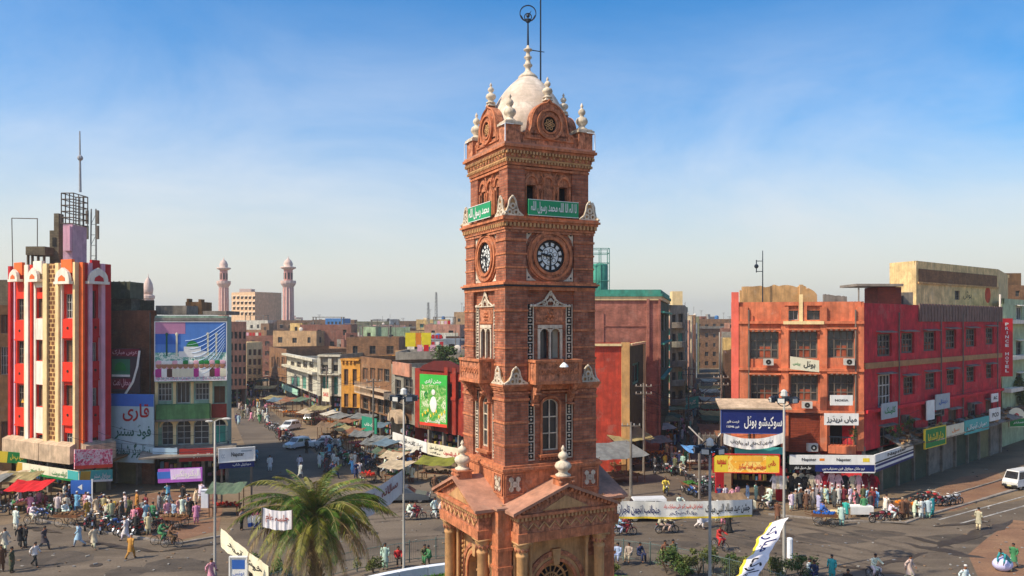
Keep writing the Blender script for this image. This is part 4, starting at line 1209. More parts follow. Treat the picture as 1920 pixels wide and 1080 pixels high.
def bxp(b, u0, u1, v0, v1, Y, dep, o=None):
 o = o or Vector((0, 0)); a, c = UY(u0, Y), UY(u1, Y)
 b.box(a.x - o.x, c.x - o.x, Y - o.y, Y + dep - o.y, ZV(v1, Y), ZV(v0, Y))
o1 = B1.c[0]
b = MB(); b.use(M_PINKT); bxp(b, 118, 136, 420, 500, 78, 2.6, o1); b.use(M_RP); bxp(b, 118.5, 131, 424, 470, 77.6, 0.39, o1); b.build('stair_tower', B1.o)
b = MB(); b.use(M_OLD); bxp(b, 93, 110, 432, 500, 79, 1.6, o1); bxp(b, 101, 110, 400, 431.8, 79.2, .9, o1); b.use(M_DARK); bxp(b, 98, 105, 445, 462, 78.95, .04, o1); b.build('brick_block', B1.o)
b = MB(); b.use(M_OLD); bxp(b, 48, 84, 462, 478, 77.5, 2.2, o1)
for u in (50, 58, 69, 80): bxp(b, u, u + 2.2, 478.1, 500, 77.6, .3, o1); bxp(b, u, u + 2.2, 478.1, 500, 79.2, .3, o1)
b.build('water_tank', B1.o)
b = MB(); b.use(mat('rusty_steel', (0.13, 0.10, 0.075), var=0.3, rough=0.7))
xa, xb, za, zb = UY(115, 78).x - o1.x, UY(138, 78).x - o1.x, ZV(419, 78), ZV(362, 78)
for yy_ in (78 - o1.y, 80.6 - o1.y):
 for k in range(4):
  x = xa + (xb - xa) * k / 3; b.tube((x, yy_, za), (x, yy_, zb), 0.06, n=4)
 for k in range(6):
  z = za + (zb - za) * k / 5; b.tube((xa, yy_, z), (xb, yy_, z), 0.055, n=4)
for yy_ in (78.9 - o1.y, 79.7 - o1.y): b.tube((xb, yy_, za), (xb, yy_, zb), .05, n=4)
for x in (xa, xb):
 for k in range(6):
  z = za + (zb - za) * k / 5; b.tube((x, 78 - o1.y, z), (x, 80.6 - o1.y, z), 0.05, n=4)
b.build('steel_cage', B1.o)
b = MB(); b.use(mat('galvanised_pole', (0.36, 0.36, 0.36), var=0.1, rough=0.4))
xm = UY(150.5, 79).x - o1.x; b.tube((xm, 79 - o1.y, ZV(360, 79)), (xm - .05, 79 - o1.y, ZV(246, 79)), 0.13, 0.06, 7); b.ball((xm + .1, 78.8 - o1.y, ZV(297, 79)), 0.28, 8, 6); b.build('mast', B1.o)
tm = thing('telecom_mast', 'slim lattice telecom mast with panel antennas behind the striped building', 'mast', (UY(177, 84).x, 84, 0))
b = MB(); b.use(mat('mast_steel', (0.20, 0.20, 0.19), var=0.2, rough=0.5))
zz0, zz1 = 16.0, ZV(392, 84)
for sx, sy in ((-.5, -.3), (.5, -.3), (0, .5)): b.tube((sx, sy, 0), (sx * .5, sy * .5, zz1), 0.07, n=4)
k = 0; z = 1.0
while z < zz1 - 1:
 f = 1 - .5 * z / zz1; b.tube((-.5 * f, -.3 * f, z), (.5 * f, -.3 * f, z + (1.1 if k % 2 else 0)), 0.03, n=3); b.tube((-.5 * f, -.3 * f, z), (.5 * f, -.3 * f, z), 0.03, n=3); z += 1.1; k += 1
b.build('lattice', tm)
for i in range(4):
 b = MB(); b.use(M_FRAME); s_ = (-1) ** i; b.box(s_ * .55 - .12, s_ * .55 + .12, -.5, -.3, zz1 - 3.2 + (i // 2) * 1.6, zz1 - 1.8 + (i // 2) * 1.6); b.build('antenna', tm)
fr = thing('pole_frame', 'bare hoop of thin steel poles on the roof left of the stair tower', 'frame', (UY(24, 80).x, 80, 20.6))
b = MB(); b.use(M_FRAME); L = UY(70, 80).x - UY(24, 80).x; zt_ = ZV(409, 80) - 20.6
b.tube((0, 0, 0), (-.1, 0, zt_), .05, n=4); b.tube((L, 0, 0), (L, 0, zt_), .05, n=4); b.tube((-.1, 0, zt_), (L, 0, zt_ - .05), .045, n=4); b.build('poles', fr)
# ------------------------------------------------------------------ neighbours on the left
M_DBR = wm('dark_brown_brick', (152, 92, 64), var=0.3, streak=0.5, brick=(0.3, 0.1, 0.012, lin((134, 78, 54)), lin((112, 86, 66))))
M_BRN = wm('brown_render', (120, 88, 56), var=0.35, streak=0.5)
B = Bld('brown_building', 'brown shop house with yellow lattice windows left of the striped building', 'building', quadb(-80, 78, 21.5, 79.2, 14), ZV(572, 79), M_BRN)
B.wallpx(0, [(1, 20, 650, 702, 'gridp'), (-40, -10, 650, 700, 'gridp'), (1, 18, 590, 625, 'shutb'), (-40, -12, 590, 625, 'shutb'), (2, 18, 790, 830, 'shutb')], z0=0); B.finish()
B.part(0, 'yellow_awning', lambda b: b.add([(6, -0.01, 9.3), (14, -.01, 9.3), (14, -1.6, 8.2), (6, -1.6, 8.2)], [(0, 3, 2, 1)]), mat('yellow_canvas', lin((214, 160, 50)), var=.2))
b = MB(); b.use(M_OLD); b.box(1, 5, 3, 6, B.h - .7, B.h + 2.6); b.box(6.5, 10, 1, 4, B.h - .7, B.h + 1.4); b.build('roof_room', B.o)
B2 = Bld('brick_building', 'dark brown brick building behind the hanging green dome banner', 'building', [UY(205.5, 80.5), UY(290, 79), UY(290, 79) + Vector((-6, 14)), UY(205.5, 80.5) + Vector((-7, 14))], ZV(582, 79.5), M_DBR)
B2.wall(0, [], z0=0)
B2.part(0, 'drainpipe', lambda b: b.tube((B2.xu(0, 283), -.12, 4), (B2.xu(0, 283), -.12, 17), .07, n=6), M_FRAME)
B2.finish()
b = MB(); b.use(M_OLD); o2 = B2.c[0]; bxp(b, 206, 246, 560, 602, 84, 3, o2); bxp(b, 252, 288, 563, 590, 86, .2, o2); b.build('roof_room', B2.o)
b = MB(); b.use(wm('tank_concrete', (92, 92, 70), var=.3, streak=.5)); bxp(b, 203, 243, 528, 559.5, 83.4, 3.2, o2)
for k in range(5): bxp(b, 203 + k * 10 - .8, 203 + k * 10 + .8, 527, 559.8, 83.3, .09, o2)
b.build('water_tank', B2.o)
M_TEAL = wm('pale_mint_plaster', (150, 176, 150), var=0.25, streak=0.5)
M_GRN = wm('green_plaster', (92, 138, 84), var=0.3, streak=0.5)
B3 = Bld('billboard_building', 'mint green building with four arched windows under the big blue billboard', 'building', [UY(290.5, 78), UY(426, 79.5), UY(434, 100), UY(292, 100)], ZV(592, 78.5), M_TEAL)
B3.wallpx(0, [(296, 322, 718, 752, 'gridp'), (331, 356, 716, 756, 'pale'), (366, 392, 718, 750, 'gridp'), (401, 422, 724, 756, 'shutb'),
              (303, 325, 788, 838, 'arch', .55), (331, 358, 786, 838, 'arch', .65), (363, 392, 786, 838, 'arch', .65), (398, 424, 786, 838, 'shutg', .6)], z0=4.0, t=.3)
B3.part(0, 'arch_band', lambda b: [(b.ring((B3.xu(0, a) + B3.xu(0, c)) / 2, B3.zv(0, 350, 788) - .62, (B3.xu(0, c) - B3.xu(0, a)) / 2 + .02, (B3.xu(0, c) - B3.xu(0, a)) / 2 + .2, -.1, -.004, n=14, a0=0, a1=PI)) for a, c in ((303, 325), (331, 358), (363, 392), (398, 424))], M_RC)
B3.part(0, 'balcony', lambda b: (b.box(B3.xu(0, 296), B3.xu(0, 395), -.9, -.004, B3.zv(0, 340, 784), B3.zv(0, 340, 757)), b.use(M_SLAB), b.box(B3.xu(0, 294), B3.xu(0, 397), -1.0, -.004, B3.zv(0, 340, 788), B3.zv(0, 340, 784) - .004)), M_GRN)
B3.part(0, 'red_panel', lambda b: b.box(B3.xu(0, 397), B3.xu(0, 425), -.12, -.004, B3.zv(0, 410, 783), B3.zv(0, 410, 757)), wm('brick_red_plaster', (150, 60, 45)))
B3.part(0, 'wall_strip', lambda b: [b.box(B3.xu(0, u) - .14, B3.xu(0, u) + .14, -.07, -.004, 4.0, B3.zv(0, 340, 716)) for u in (293.5, 327.5, 360.5, 395.5)], M_RC)
B3.part(0, 'cornice', lambda b: b.box(0, B3.edge(0)[2], -.4, -.004, B3.h - .5, B3.h - .2), M_SLAB)
B3.finish()
b = MB(); b.use(M_SLAB); o3 = B3.c[0]; bxp(b, 292, 350, 573, 590, 82, 3, o3); bxp(b, 380, 424, 583, 590, 81, 4, o3)
b.use(M_BRN); bxp(b, 348, 378, 566, 590, 88, 3, o3); bxp(b, 350, 354, 560, 566, 88, 1, o3); bxp(b, 372, 377, 561, 566, 88, 1, o3); b.build('roof_room', B3.o)
# ------------------------------------------------------------------ shops on the square under the left buildings
def shopline(Bx, i, u0, u1, label, group, n, mk='shutter', dep=2.2, z1=3.5):
 pass
M_SHG = wm('olive_roller_shutter', (128, 122, 84), var=0.18, streak=0.3)
M_SHD = wm('dark_green_shutter', (72, 82, 64), var=0.25, streak=0.45)
def roller(w, h, m, nm='roller_shutter'):
 b = MB(); b.use(m)
 k = int(h / 0.16)
 for j in range(k):
  z = j * h / k
  b.add([(0, -0.03, z), (w, -0.03, z), (w, 0.0, z + h / k * .85), (0, 0.0, z + h / k * .85)], [(0, 1, 2, 3)])
  b.add([(0, 0.0, z + h / k * .85), (w, 0, z + h / k * .85), (w, -0.03, z + h / k), (0, -.03, z + h / k)], [(0, 1, 2, 3)])
 return b.mesh(nm)
def shops(Bx, i, specs, z1=3.5, dep=1.6, col=M_SLAB):
 """ground floor: a dark recess with piers, shutters down or goods inside"""
 a, b_, L, r = Bx.edge(i)
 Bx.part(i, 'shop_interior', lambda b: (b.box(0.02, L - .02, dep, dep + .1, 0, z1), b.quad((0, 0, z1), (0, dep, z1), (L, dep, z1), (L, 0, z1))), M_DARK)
 off = a - Bx.c[0]
 for x0, x1, kind in specs:
  w = x1 - x0
  Bx.part(i, 'shop_pier', lambda b: b.box(x1 - .18, x1 + .12, -.05, .35, 0, z1), col)
  if kind in ('o', 'g', 'd'):
   me = roller(w - .3, z1 - .3, {'o': M_SHG, 'g': M_SHD, 'd': M_SLAB}[kind])
   p = off + Vector((math.cos(r), math.sin(r))) * (x0 + .12) + Vector((-math.sin(r), math.cos(r))) * .2
   obj('roller_shutter', me, Bx.o, (p.x, p.y, 0), r)
  else:
   GC = [(.5, .1, .08), (.6, .45, .1), (.12, .3, .5), (.5, .5, .45), (.1, .35, .15), (.55, .25, .4), (.25, .12, .06)]
   def goods(b):
    for q in range(3):
     b.use(M_BSHUT); b.box(x0 + .2, x1 - .3, dep - .5, dep - .02, .6 + q * .9, .66 + q * .9)
     x = x0 + .25
     while x < x1 - .5:
      c = RD.choice(GC); w_ = RD.uniform(.15, .4)
      b.use(mat('shop_goods_%d' % GC.index(c), c, var=.4, bump=0)); b.box(x, x + w_, dep - .42, dep - .1, .665 + q * .9, .67 + q * .9 + RD.uniform(.2, .65)); x += w_ + RD.uniform(.02, .2)
   Bx.part(i, 'shelf', goods)
def even(L, pat, x0=0.0):
 w = (L - x0) / len(pat); return [(x0 + k * w, x0 + (k + 1) * w, c) for k, c in enumerate(pat)]
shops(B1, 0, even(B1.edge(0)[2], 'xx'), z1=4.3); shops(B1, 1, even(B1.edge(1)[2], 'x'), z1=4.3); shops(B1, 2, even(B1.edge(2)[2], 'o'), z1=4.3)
b2b = B2.edge(0)[2]
B2.part(0, 'roller_shutter', lambda b: None) if False else None
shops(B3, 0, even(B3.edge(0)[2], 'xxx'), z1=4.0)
for u0, u1 in ((209, 222), (226, 262)):
 x0, x1 = B2.xu(0, u0), B2.xu(0, u1); rr = B2.edge(0)[3]
 obj('roller_shutter', roller(x1 - x0, 3.4, M_SHG), B2.o, (math.cos(rr) * x0 + .3 * math.sin(rr), math.sin(rr) * x0 - .3 * math.cos(rr), 0), rr)
B2.part(0, 'shop_pier', lambda b: [b.box(B2.xu(0, u) - .12, B2.xu(0, u) + .12, -.55, -.01, 0, 3.9) for u in (207, 224, 264)], M_SLAB)
B2.part(0, 'canopy', lambda b: b.add([(0, 0, 3.7), (4.3, 0, 3.7), (4.3, -4.4, 3.05), (0, -4.4, 3.0), (0, 0, 3.5), (4.3, 0, 3.5), (4.3, -4.4, 2.85), (0, -4.4, 2.8)], [(0, 3, 2, 1), (4, 5, 6, 7), (3, 7, 6, 2), (1, 2, 6, 5), (0, 4, 7, 3)]), M_BRN)
B3.part(0, 'canopy', lambda b: b.add([(-1, 0, 4.0), (7.6, 0, 4.0), (7.6, -2.4, 3.3), (-1, -2.4, 3.2), (-1, 0, 3.85), (7.6, 0, 3.85), (7.6, -2.4, 3.15), (-1, -2.4, 3.05)], [(0, 3, 2, 1), (4, 5, 6, 7), (3, 7, 6, 2), (1, 2, 6, 5), (0, 4, 7, 3)]), M_SLAB)
shops(B, 0, even(B.edge(0)[2], 'xxx'), z1=.1) if False else None
# ------------------------------------------------------------------ left bazaar street, right-hand side
M_ORY = wm('ochre_plaster', (214, 150, 60), var=0.25, streak=0.5)
M_GRY = wm('grey_plaster', (146, 140, 124), var=0.3, streak=0.55)
M_WHP = wm('dirty_white_plaster', (206, 200, 178), var=0.25, streak=0.6)
M_TAN = wm('tan_brick', (150, 108, 70), var=0.3, streak=0.5, brick=(0.5, 0.16, 0.02, lin((132, 92, 60)), lin((110, 84, 62))))
M_PNK = wm('salmon_plaster', (198, 138, 110), var=0.25, streak=0.5)
M_DRD = wm('dark_red_plaster', (150, 46, 28), var=0.28, streak=0.4)
M_WOOD = wm('old_timber_boards', (120, 78, 48), var=0.4, streak=0.6)
def street_house(name, label, u0, Y0, u1, Y1, vt, m, wins, dep=14, hood=None, z0=0, t=.25, side=(), shop=None):
 cc = quadb(u0, Y0, u1, Y1, dep)
 Bx = Bld(name, label, 'building', cc, ZV(vt, Y0), m)
 Bx.wallpx(0, wins, hood=hood, z0=z0, t=t)
 if side: Bx.wall(side[0], side[1], hood=hood)
 if shop: shops(Bx, 0, even(Bx.edge(0)[2], shop), z1=z0)
 Bx.finish()
 return Bx
H1 = street_house('corner_building', 'dark red corner building with a tall green banner, left of the clock tower', 778, 95, 890, 86, 690, M_DRD,
 [(842, 852, 720, 752, 'dark'), (858, 868, 716, 750, 'dark')], z0=3.6, shop='xxxx')
H1.part(0, 'timber_screen', lambda b: [b.box(H1.xu(0, 786) + k * .42, H1.xu(0, 786) + k * .42 + .3, -.15, -.004, 3.7, H1.zv(0, 810, 796)) for k in range(8)], M_WOOD)
H1.part(0, 'pilaster', lambda b: [(b.box(H1.xu(0, u) - .35, H1.xu(0, u) + .35, -.3, -.004, 3.6, H1.zv(0, 855, 690)), b.box(H1.xu(0, u) - .45, H1.xu(0, u) + .45, -.4, -.302, H1.zv(0, 850, 750), H1.zv(0, 850, 744))) for u in (840, 855, 872)], M_DRD)
H1.part(0, 'arched_gable', lambda b: b.ext([(H1.xu(0, 788), H1.h - .1), (H1.xu(0, 868), H1.h - .1), (H1.xu(0, 862), H1.h + .5), (H1.xu(0, 840), H1.h + 1.1), (H1.xu(0, 815), H1.h + 1.0), (H1.xu(0, 795), H1.h + .4)], -.2, .3), wm('oxblood', (96, 30, 26)))
H2 = street_house('narrow_building', 'grey and salmon house with dark balcony left of the green banner', 734, 105, 780, 96, 682, M_GRY,
 [(741, 752, 712, 742, 'dark'), (757, 774, 710, 742, 'dark'), (742, 772, 762, 800, 'shutb')], z0=3.6, shop='xx')
H2.part(0, 'salmon_panel', lambda b: b.box(H2.xu(0, 740), H2.xu(0, 772), -.3, -.004, H2.zv(0, 755, 704), H2.zv(0, 755, 680)), M_PNK)
H2.part(0, 'balcony', lambda b: b.box(H2.xu(0, 736), H2.xu(0, 776), -1.2, -.004, H2.zv(0, 755, 752), H2.zv(0, 755, 742)), M_FRAME)
H2.part(0, 'curved_parapet', lambda b: b.ring(H2.xu(0, 756), H2.zv(0, 755, 790), .9, 2.2, -1.4, -.3, n=12, a0=0, a1=PI, sz=.7), M_APR)
H3 = street_house('balcony_building', 'brown house with rows of small balconies between the ochre and grey fronts', 676, 118, 734, 106, 668, M_TAN,
 [(680, 690, 690, 712, 'shutb'), (694, 704, 690, 712, 'shutb'), (708, 718, 691, 714, 'shutb'), (720, 730, 692, 716, 'dark'),
     (680, 690, 745, 770, 'dark'), (694, 704, 746, 772, 'dark'), (708, 718, 748, 775, 'dark'), (720, 730, 750, 778, 'dark')], z0=3.4, shop='xxx')
for vv in (726, 738):
 H3.part(0, 'balcony', lambda b: (b.box(.1, H3.edge(0)[2] - .1, -1.0, -.004, H3.zv(0, 700, vv + 3), H3.zv(0, 700, vv)), [b.tube((.3 + k * .55, -.95, H3.zv(0, 700, vv)), (.3 + k * .55, -.95, H3.zv(0, 700, vv - 8)), .06, n=4) for k in range(14)]), M_APR)
H4 = street_house('ochre_building', 'narrow ochre yellow house with tall brown shutters in the left bazaar', 640, 119.5, 675, 118.2, 672, M_ORY,
 [(645, 653, 692, 722, 'shutb'), (661, 669, 692, 722, 'shutb'), (645, 653, 738, 766, 'shutb'), (661, 669, 738, 766, 'shutb')], z0=3.4, shop='x')
H4.part(0, 'cornice', lambda b: (b.box(0, H4.edge(0)[2], -.35, -.004, H4.h - .3, H4.h - .05), [b.box(x * .66 + .1, x * .66 + .4, -.25, -.004, H4.h - .7, H4.h - .31) for x in range(4)]), M_ORY)
H5 = street_house('shuttered_building', 'grey house with large bright green shutters in the left bazaar', 598, 138, 640, 137, 664, M_GRY,
 [(603, 616, 706, 740, 'shutg'), (624, 637, 706, 740, 'shutg'), (603, 616, 684, 696, 'dark'), (624, 637, 684, 696, 'dark')], z0=3.4, shop='xx', t=.4)
H5.part(0, 'pilaster', lambda b: [b.box(H5.xu(0, u) - .3, H5.xu(0, u) + .3, -.35, -.004, 3.4, H5.h - .6) for u in (599.5, 620, 638.5)], M_WHP)
H5.part(0, 'cornice', lambda b: (b.box(0, H5.edge(0)[2], -.7, -.004, H5.zv(0, 620, 703), H5.zv(0, 620, 700)), b.box(0, H5.edge(0)[2], -.6, -.004, H5.h - .4, H5.h - .1)), M_WHP)
H6 = street_house('ornate_building', 'white plaster house with deep cornices and pale green verandah in the left bazaar', 538, 166, 597, 138.5, 668, M_WHP,
 [(545, 552, 706, 732, 'shutg'), (555, 562, 705, 732, 'shutg'), (566, 574, 704, 733, 'shutg'), (578, 586, 703, 735, 'dark'), (545, 552, 678, 690, 'dark'), (556, 564, 678, 690, 'dark'), (568, 576, 677, 690, 'dark'), (580, 588, 676, 690, 'dark')], z0=3.4, shop='xxxx')
for vv in (696, 673):
 H6.part(0, 'cornice', lambda b: b.box(0, H6.edge(0)[2], -1.1, -.004, H6.zv(0, 575, vv), H6.zv(0, 575, vv - 4)), M_WHP)
H6.part(0, 'verandah_rail', lambda b: b.box(0, H6.edge(0)[2] * .55, -1.0, -.85, H6.zv(0, 560, 738), H6.zv(0, 560, 728)), mat('mint_paint', (.35, .6, .45), var=.2))
H7 = street_house('old_brick_house', 'tan brick house with brown shutters left of the white ornate house', 505, 185, 537, 167, 650, M_TAN,
 [(509, 515, 670, 690, 'shutb'), (519, 525, 670, 690, 'shutb'), (528, 534, 670, 691, 'shutb'), (509, 515, 705, 725, 'shutb'), (519, 525, 706, 726, 'shutb'), (528, 534, 707, 727, 'shutb')], z0=3.4, shop='xx')
H8 = street_house('pink_flats', 'tall salmon flats with many small windows right of the big billboard', 429, 150, 462, 153, 603, M_PNK,
 [(432 + a * 8, 437 + a * 8, 622 + r_ * 22, 635 + r_ * 22, 'dark') for a in range(4) for r_ in range(5)], z0=3.4, shop='xx')
H9 = street_house('cream_flats', 'cream four storey flats with brown balconies just right of the salmon flats', 462.5, 172, 492, 178, 642, M_RC,
 [(466 + a * 9, 472 + a * 9, 655 + r_ * 18, 666 + r_ * 18, 'shutb') for a in range(3) for r_ in range(4)], z0=3.4, shop='xx')
# ------------------------------------------------------------------ right of the tower: brick block, red wall, flats
M_BRK = wm('weathered_red_brick', (176, 108, 90), var=0.35, streak=0.45, brick=(0.4, 0.13, 0.018, lin((156, 92, 76)), lin((150, 112, 92))))
M_TQ = wm('turquoise_paint', (70, 150, 128), var=0.25, streak=0.5)
M_DGR = wm('dark_green_wall', (64, 74, 46), var=0.3, streak=0.5)
B4 = Bld('brick_block', 'big red brick block with turquoise parapet just right of the clock tower', 'building', [UY(1085, 98), UY(1238, 98), UY(1254, 120), UY(1090, 120)], ZV(556, 98), M_BRK, parapet=.2)
B4.wallpx(0, [], z0=0)
B4.wallpx(1, [(1240, 1243.5, 650, 690, 'dark'), (1246, 1249, 650, 690, 'shutg'), (1240, 1243.5, 590, 620, 'dark'), (1246, 1249, 590, 620, 'shutg'), (1240, 1243.5, 715, 750, 'dark')], m=M_DGR)
B4.part(0, 'pilaster', lambda b: (b.box(B4.xu(0, 1212), B4.xu(0, 1217), -.25, -.004, 2, B4.h - .3), b.box(B4.xu(0, 1234), B4.xu(0, 1238), -.25, -.004, 2, B4.h - .3), b.box(B4.xu(0, 1130), B4.xu(0, 1132), -.12, -.004, 12, B4.h - 2), b.box(B4.xu(0, 1132), B4.xu(0, 1212), -.1, -.004, B4.zv(0, 1170, 612), B4.zv(0, 1170, 610))), M_BRK)
b = MB(); b.use(M_TQ)
for i in (0, 1, 2):
 a, c, L, r = B4.edge(i); b.at(a.x - B4.c[0].x, a.y - B4.c[0].y, 0, rz=r)
 b.box(-.2, L + .2, -.35, .1, B4.h, B4.h + .35); b.box(-.1, L + .1, -.05, .05, B4.h + .35, B4.h + .85)
 b.use(M_RC); b.box(-.1, L + .1, -.2, -.02, B4.h - .45, B4.h - .004); b.use(M_TQ)
b.at(); b.build('parapet', B4.o)
for vv in (585, 640, 700):
 B4.part(1, 'balcony', lambda b: b.box(0, B4.edge(1)[2], -.5, -.004, B4.zv(1, 1245, vv + 3), B4.zv(1, 1245, vv)), M_TQ)
B4.finish()
tq = thing('water_tank', 'turquoise rooftop tank in a steel cage beside the clock tower', 'water tank', (UY(1125, 101).x, 101, B4.h - .2))
b = MB(); b.use(M_TQ); zz = ZV(494, 101) - tq.location.z; b.lathe([(.95, .9), (1.0, 1.0), (1.0, zz - .3), (.8, zz - .05), (.3, zz)], n=14); b.build('tank', tq, smooth=True)
b = MB(); b.use(M_FRG); zt2 = ZV(467, 101) - tq.location.z
for sx in (-1.05, 0, 1.05):
 for sy in (-1.05, 1.05): b.tube((sx, sy, 0), (sx, sy, zt2), .05, n=4)
for z in (.8, zz * .5, zz, zt2 - .6, zt2):
 for sy in (-1.05, 1.05): b.tube((-1.05, sy, z), (1.05, sy, z), .04, n=4)
 for sx in (-1.05, 1.05): b.tube((sx, -1.05, z), (sx, 1.05, z), .04, n=4)
b.build('cage', tq)
tq2 = B4
B5 = Bld('red_wall_building', 'low red building with buff corner strip in front of the brick block', 'building', [UY(1085, 86), UY(1180, 86), UY(1207, 97), UY(1100, 97)], ZV(647, 86), wm('brick_red_paint', (186, 66, 44), var=.35, streak=.55), parapet=.3)
B5.wallpx(0, [], z0=0); B5.wallpx(1, [(1186, 1199, 680, 720, 'green')], m=M_DGR)
B5.part(0, 'corner_strip', lambda b: b.box(B5.xu(0, 1165), B5.xu(0, 1180), -.25, -.004, 0, B5.h + .3), wm('buff_plaster', (206, 160, 100), var=.2, streak=.45))
B5.part(0, 'coping', lambda b: b.box(0, B5.xu(0, 1165) - .01, -.3, -.004, B5.h - .1, B5.h + .15), M_RC)
B5.part(1, 'coping', lambda b: (b.box(0, B5.edge(1)[2], -.3, -.004, B5.h - .1, B5.h + .15), b.box(B5.edge(1)[2] - .5, B5.edge(1)[2], -.28, -.004, 0, B5.h - .11)), M_RC)
B5.finish()
B6 = Bld('balcony_flats', 'grey flats with stacked curved balconies at the mouth of the right bazaar', 'building', [UY(1256, 124), UY(1284, 126), UY(1289, 150), UY(1262, 150)], ZV(572, 125), M_GRY, parapet=.8)
B6.wallpx(0, [(1260, 1267, 590 + k * 36, 606 + k * 36, 'dark') for k in range(5)] + [(1272, 1281, 588 + k * 36, 610 + k * 36, 'shutg' if k % 2 else 'dark') for k in range(5)], z0=0)
B6.wallpx(1, [(1285, 1287.5, 600 + k * 40, 620 + k * 40, 'dark') for k in range(4)])
for k in range(5):
 z = ZV(615 + k * 36, 125); L = B6.edge(0)[2]
 B6.part(0, 'balcony', lambda b: b.prism([(L * .1 + L * .85 * i / 8, -.05 - 1.2 * math.sin(PI * i / 8) ** .6) for i in range(9)], z, z + .9), M_GRY if k % 2 else M_SLAB)
B6.finish()
b = MB(); b.use(M_RC); b.box(.8, 2.4, 2, 4, B6.h - .8, B6.h + 2.2); b.build('roof_room', B6.o)
# ------------------------------------------------------------------ the orange and crimson corner
M_OR = wm('orange_wall_paint', (210, 118, 80), var=0.28, streak=0.55)
M_CR = wm('crimson_wall_paint', (200, 46, 54), var=0.28, streak=0.45)
M_BB = wm('brown_slatted_brick', (150, 66, 38), var=0.25, streak=0.3, brick=(1.2, 0.16, 0.02, lin((132, 54, 32)), lin((96, 44, 30))))
Yc = 73.5
cO = [UY(1371, 76.5), UY(1620, Yc), UY(1620, Yc) + Vector((.5, 16)), UY(1371, 76.5) + Vector((5.5, 16))]
B7 = Bld('orange_building', 'orange three storey building with six big grid windows facing the square', 'building', cO, ZV(566, 75), M_OR, parapet=.8)
row1 = [(1406, 1460, 622, 673, 'grid'), (1481, 1533, 622, 672, 'grid'), (1552, 1602, 620, 671, 'grid')]
row2 = [(1407, 1461, 705, 753, 'grid'), (1482, 1534, 704, 752, 'grid'), (1553, 1602, 703, 752, 'grid')]
B7.wallpx(0, row1 + row2 + [(1471, 1497, 573, 600, 'pale'), (1513, 1541, 573, 600, 'dark'), (1556, 1600, 796, 834, 'void'), (1391, 1396, 625, 640, 'dark')], z0=4.6, t=.35)
def fin(u0, u1, v0, v1, pr, m=M_OR, nm='pilaster', i=0, Bx=None):
 Bx = Bx or B7; um = (u0 + u1) / 2
 return Bx.part(i, nm, lambda b: b.box(Bx.xu(i, u0), Bx.xu(i, u1), -pr, -.004, Bx.zv(i, um, v1), Bx.zv(i, um, v0)), m)
fin(1371.3, 1385, 548, 768, .35, wm('coral_paint', (226, 104, 84), var=.14, streak=.3))
for a, c in ((1385.2, 1402), (1464, 1478), (1537, 1550), (1605, 1619)): fin(a, c, 575, 845, .28)
for v in (602, 690, 768): fin(1385, 1619, v, v + 5, .45, nm='string_course')
for r_ in (row1, row2):
 for w in r_:
  um = (w[0] + w[1]) / 2
  B7.part(0, 'window_hood', lambda b: (b.box(B7.xu(0, w[0] - 3), B7.xu(0, w[1] + 3), -.55, -.285, B7.zv(0, um, w[2] - 3), B7.zv(0, um, w[2] - 6)), b.use(M_RW), [b.box(B7.xu(0, w[0] + 4 + k * 10), B7.xu(0, w[0] + 8 + k * 10), -.3, -.01, B7.zv(0, um, w[2] - 3.4), B7.zv(0, um, w[2] - 0.5)) for k in range(5)]), M_OR)
fin(1478.3, 1536.7, 772, 848, .1, M_BB, 'brick_panel')
fin(1552, 1604, 836, 850, .3, M_OR, 'balcony')
B7.part(0, 'balcony_rail', lambda b: ([b.tube((B7.xu(0, 1556) + k * .3, -.2, B7.zv(0, 1580, 834)), (B7.xu(0, 1556) + k * .3, -.2, B7.zv(0, 1580, 820)), .025, n=4) for k in range(8)], b.box(B7.xu(0, 1554), B7.xu(0, 1603), -.24, -.16, B7.zv(0, 1580, 820), B7.zv(0, 1580, 818))), M_IRON)
B7.part(0, 'window_box', lambda b: (b.box(B7.xu(0, 1498), B7.xu(0, 1505), -.12, -.01, B7.zv(0, 1500, 602), B7.zv(0, 1500, 552)), b.box(B7.xu(0, 1468), B7.xu(0, 1544), -.5, -.01, B7.zv(0, 1500, 608), B7.zv(0, 1500, 602))), M_RC)
for u in (1404, 1603): B7.part(0, 'drainpipe', lambda b: b.tube((B7.xu(0, u), -.42, 4.8), (B7.xu(0, u), -.42, 17.2), .07, n=6), M_FRAME)
for u, v in ((1440, 684), (1512, 764), (1590, 684)):
 B7.part(0, 'air_conditioner', lambda b: (b.box(B7.xu(0, u) - .45, B7.xu(0, u) + .45, -.85, -.3, B7.zv(0, u, v), B7.zv(0, u, v) + .6), b.use(M_DARK), b.ring(B7.xu(0, u), B7.zv(0, u, v) + .3, .05, .24, -.87, -.851, n=12)), M_FRW)
B7.finish()
shops(B7, 0, even(B7.edge(0)[2], 'xxx'), z1=4.6, dep=2.5)
M_BUF = wm('crumbling_buff_plaster', (205, 160, 105), var=0.3, streak=0.55)
def ragged(u0, u1, v0, v1, Y, m, Bx, th=.3, n=14, amp=3, nm='ruined_wall'):
 a, c = UY(u0, Y), UY(u1, Y); pts = [(a.x - Bx.c[0].x, Bx.h - .85), (c.x - Bx.c[0].x, Bx.h - .85)]
 for k in range(n + 1):
  t_ = k / n; pts.append((c.x + (a.x - c.x) * t_ - Bx.c[0].x, ZV(v1 + (v0 - v1) * t_ + RD.uniform(-amp, amp), Y)))
 b = MB(); b.use(m); b.ext(pts, Y - Bx.c[0].y, Y - Bx.c[0].y + th); return b.build(nm, Bx.o)
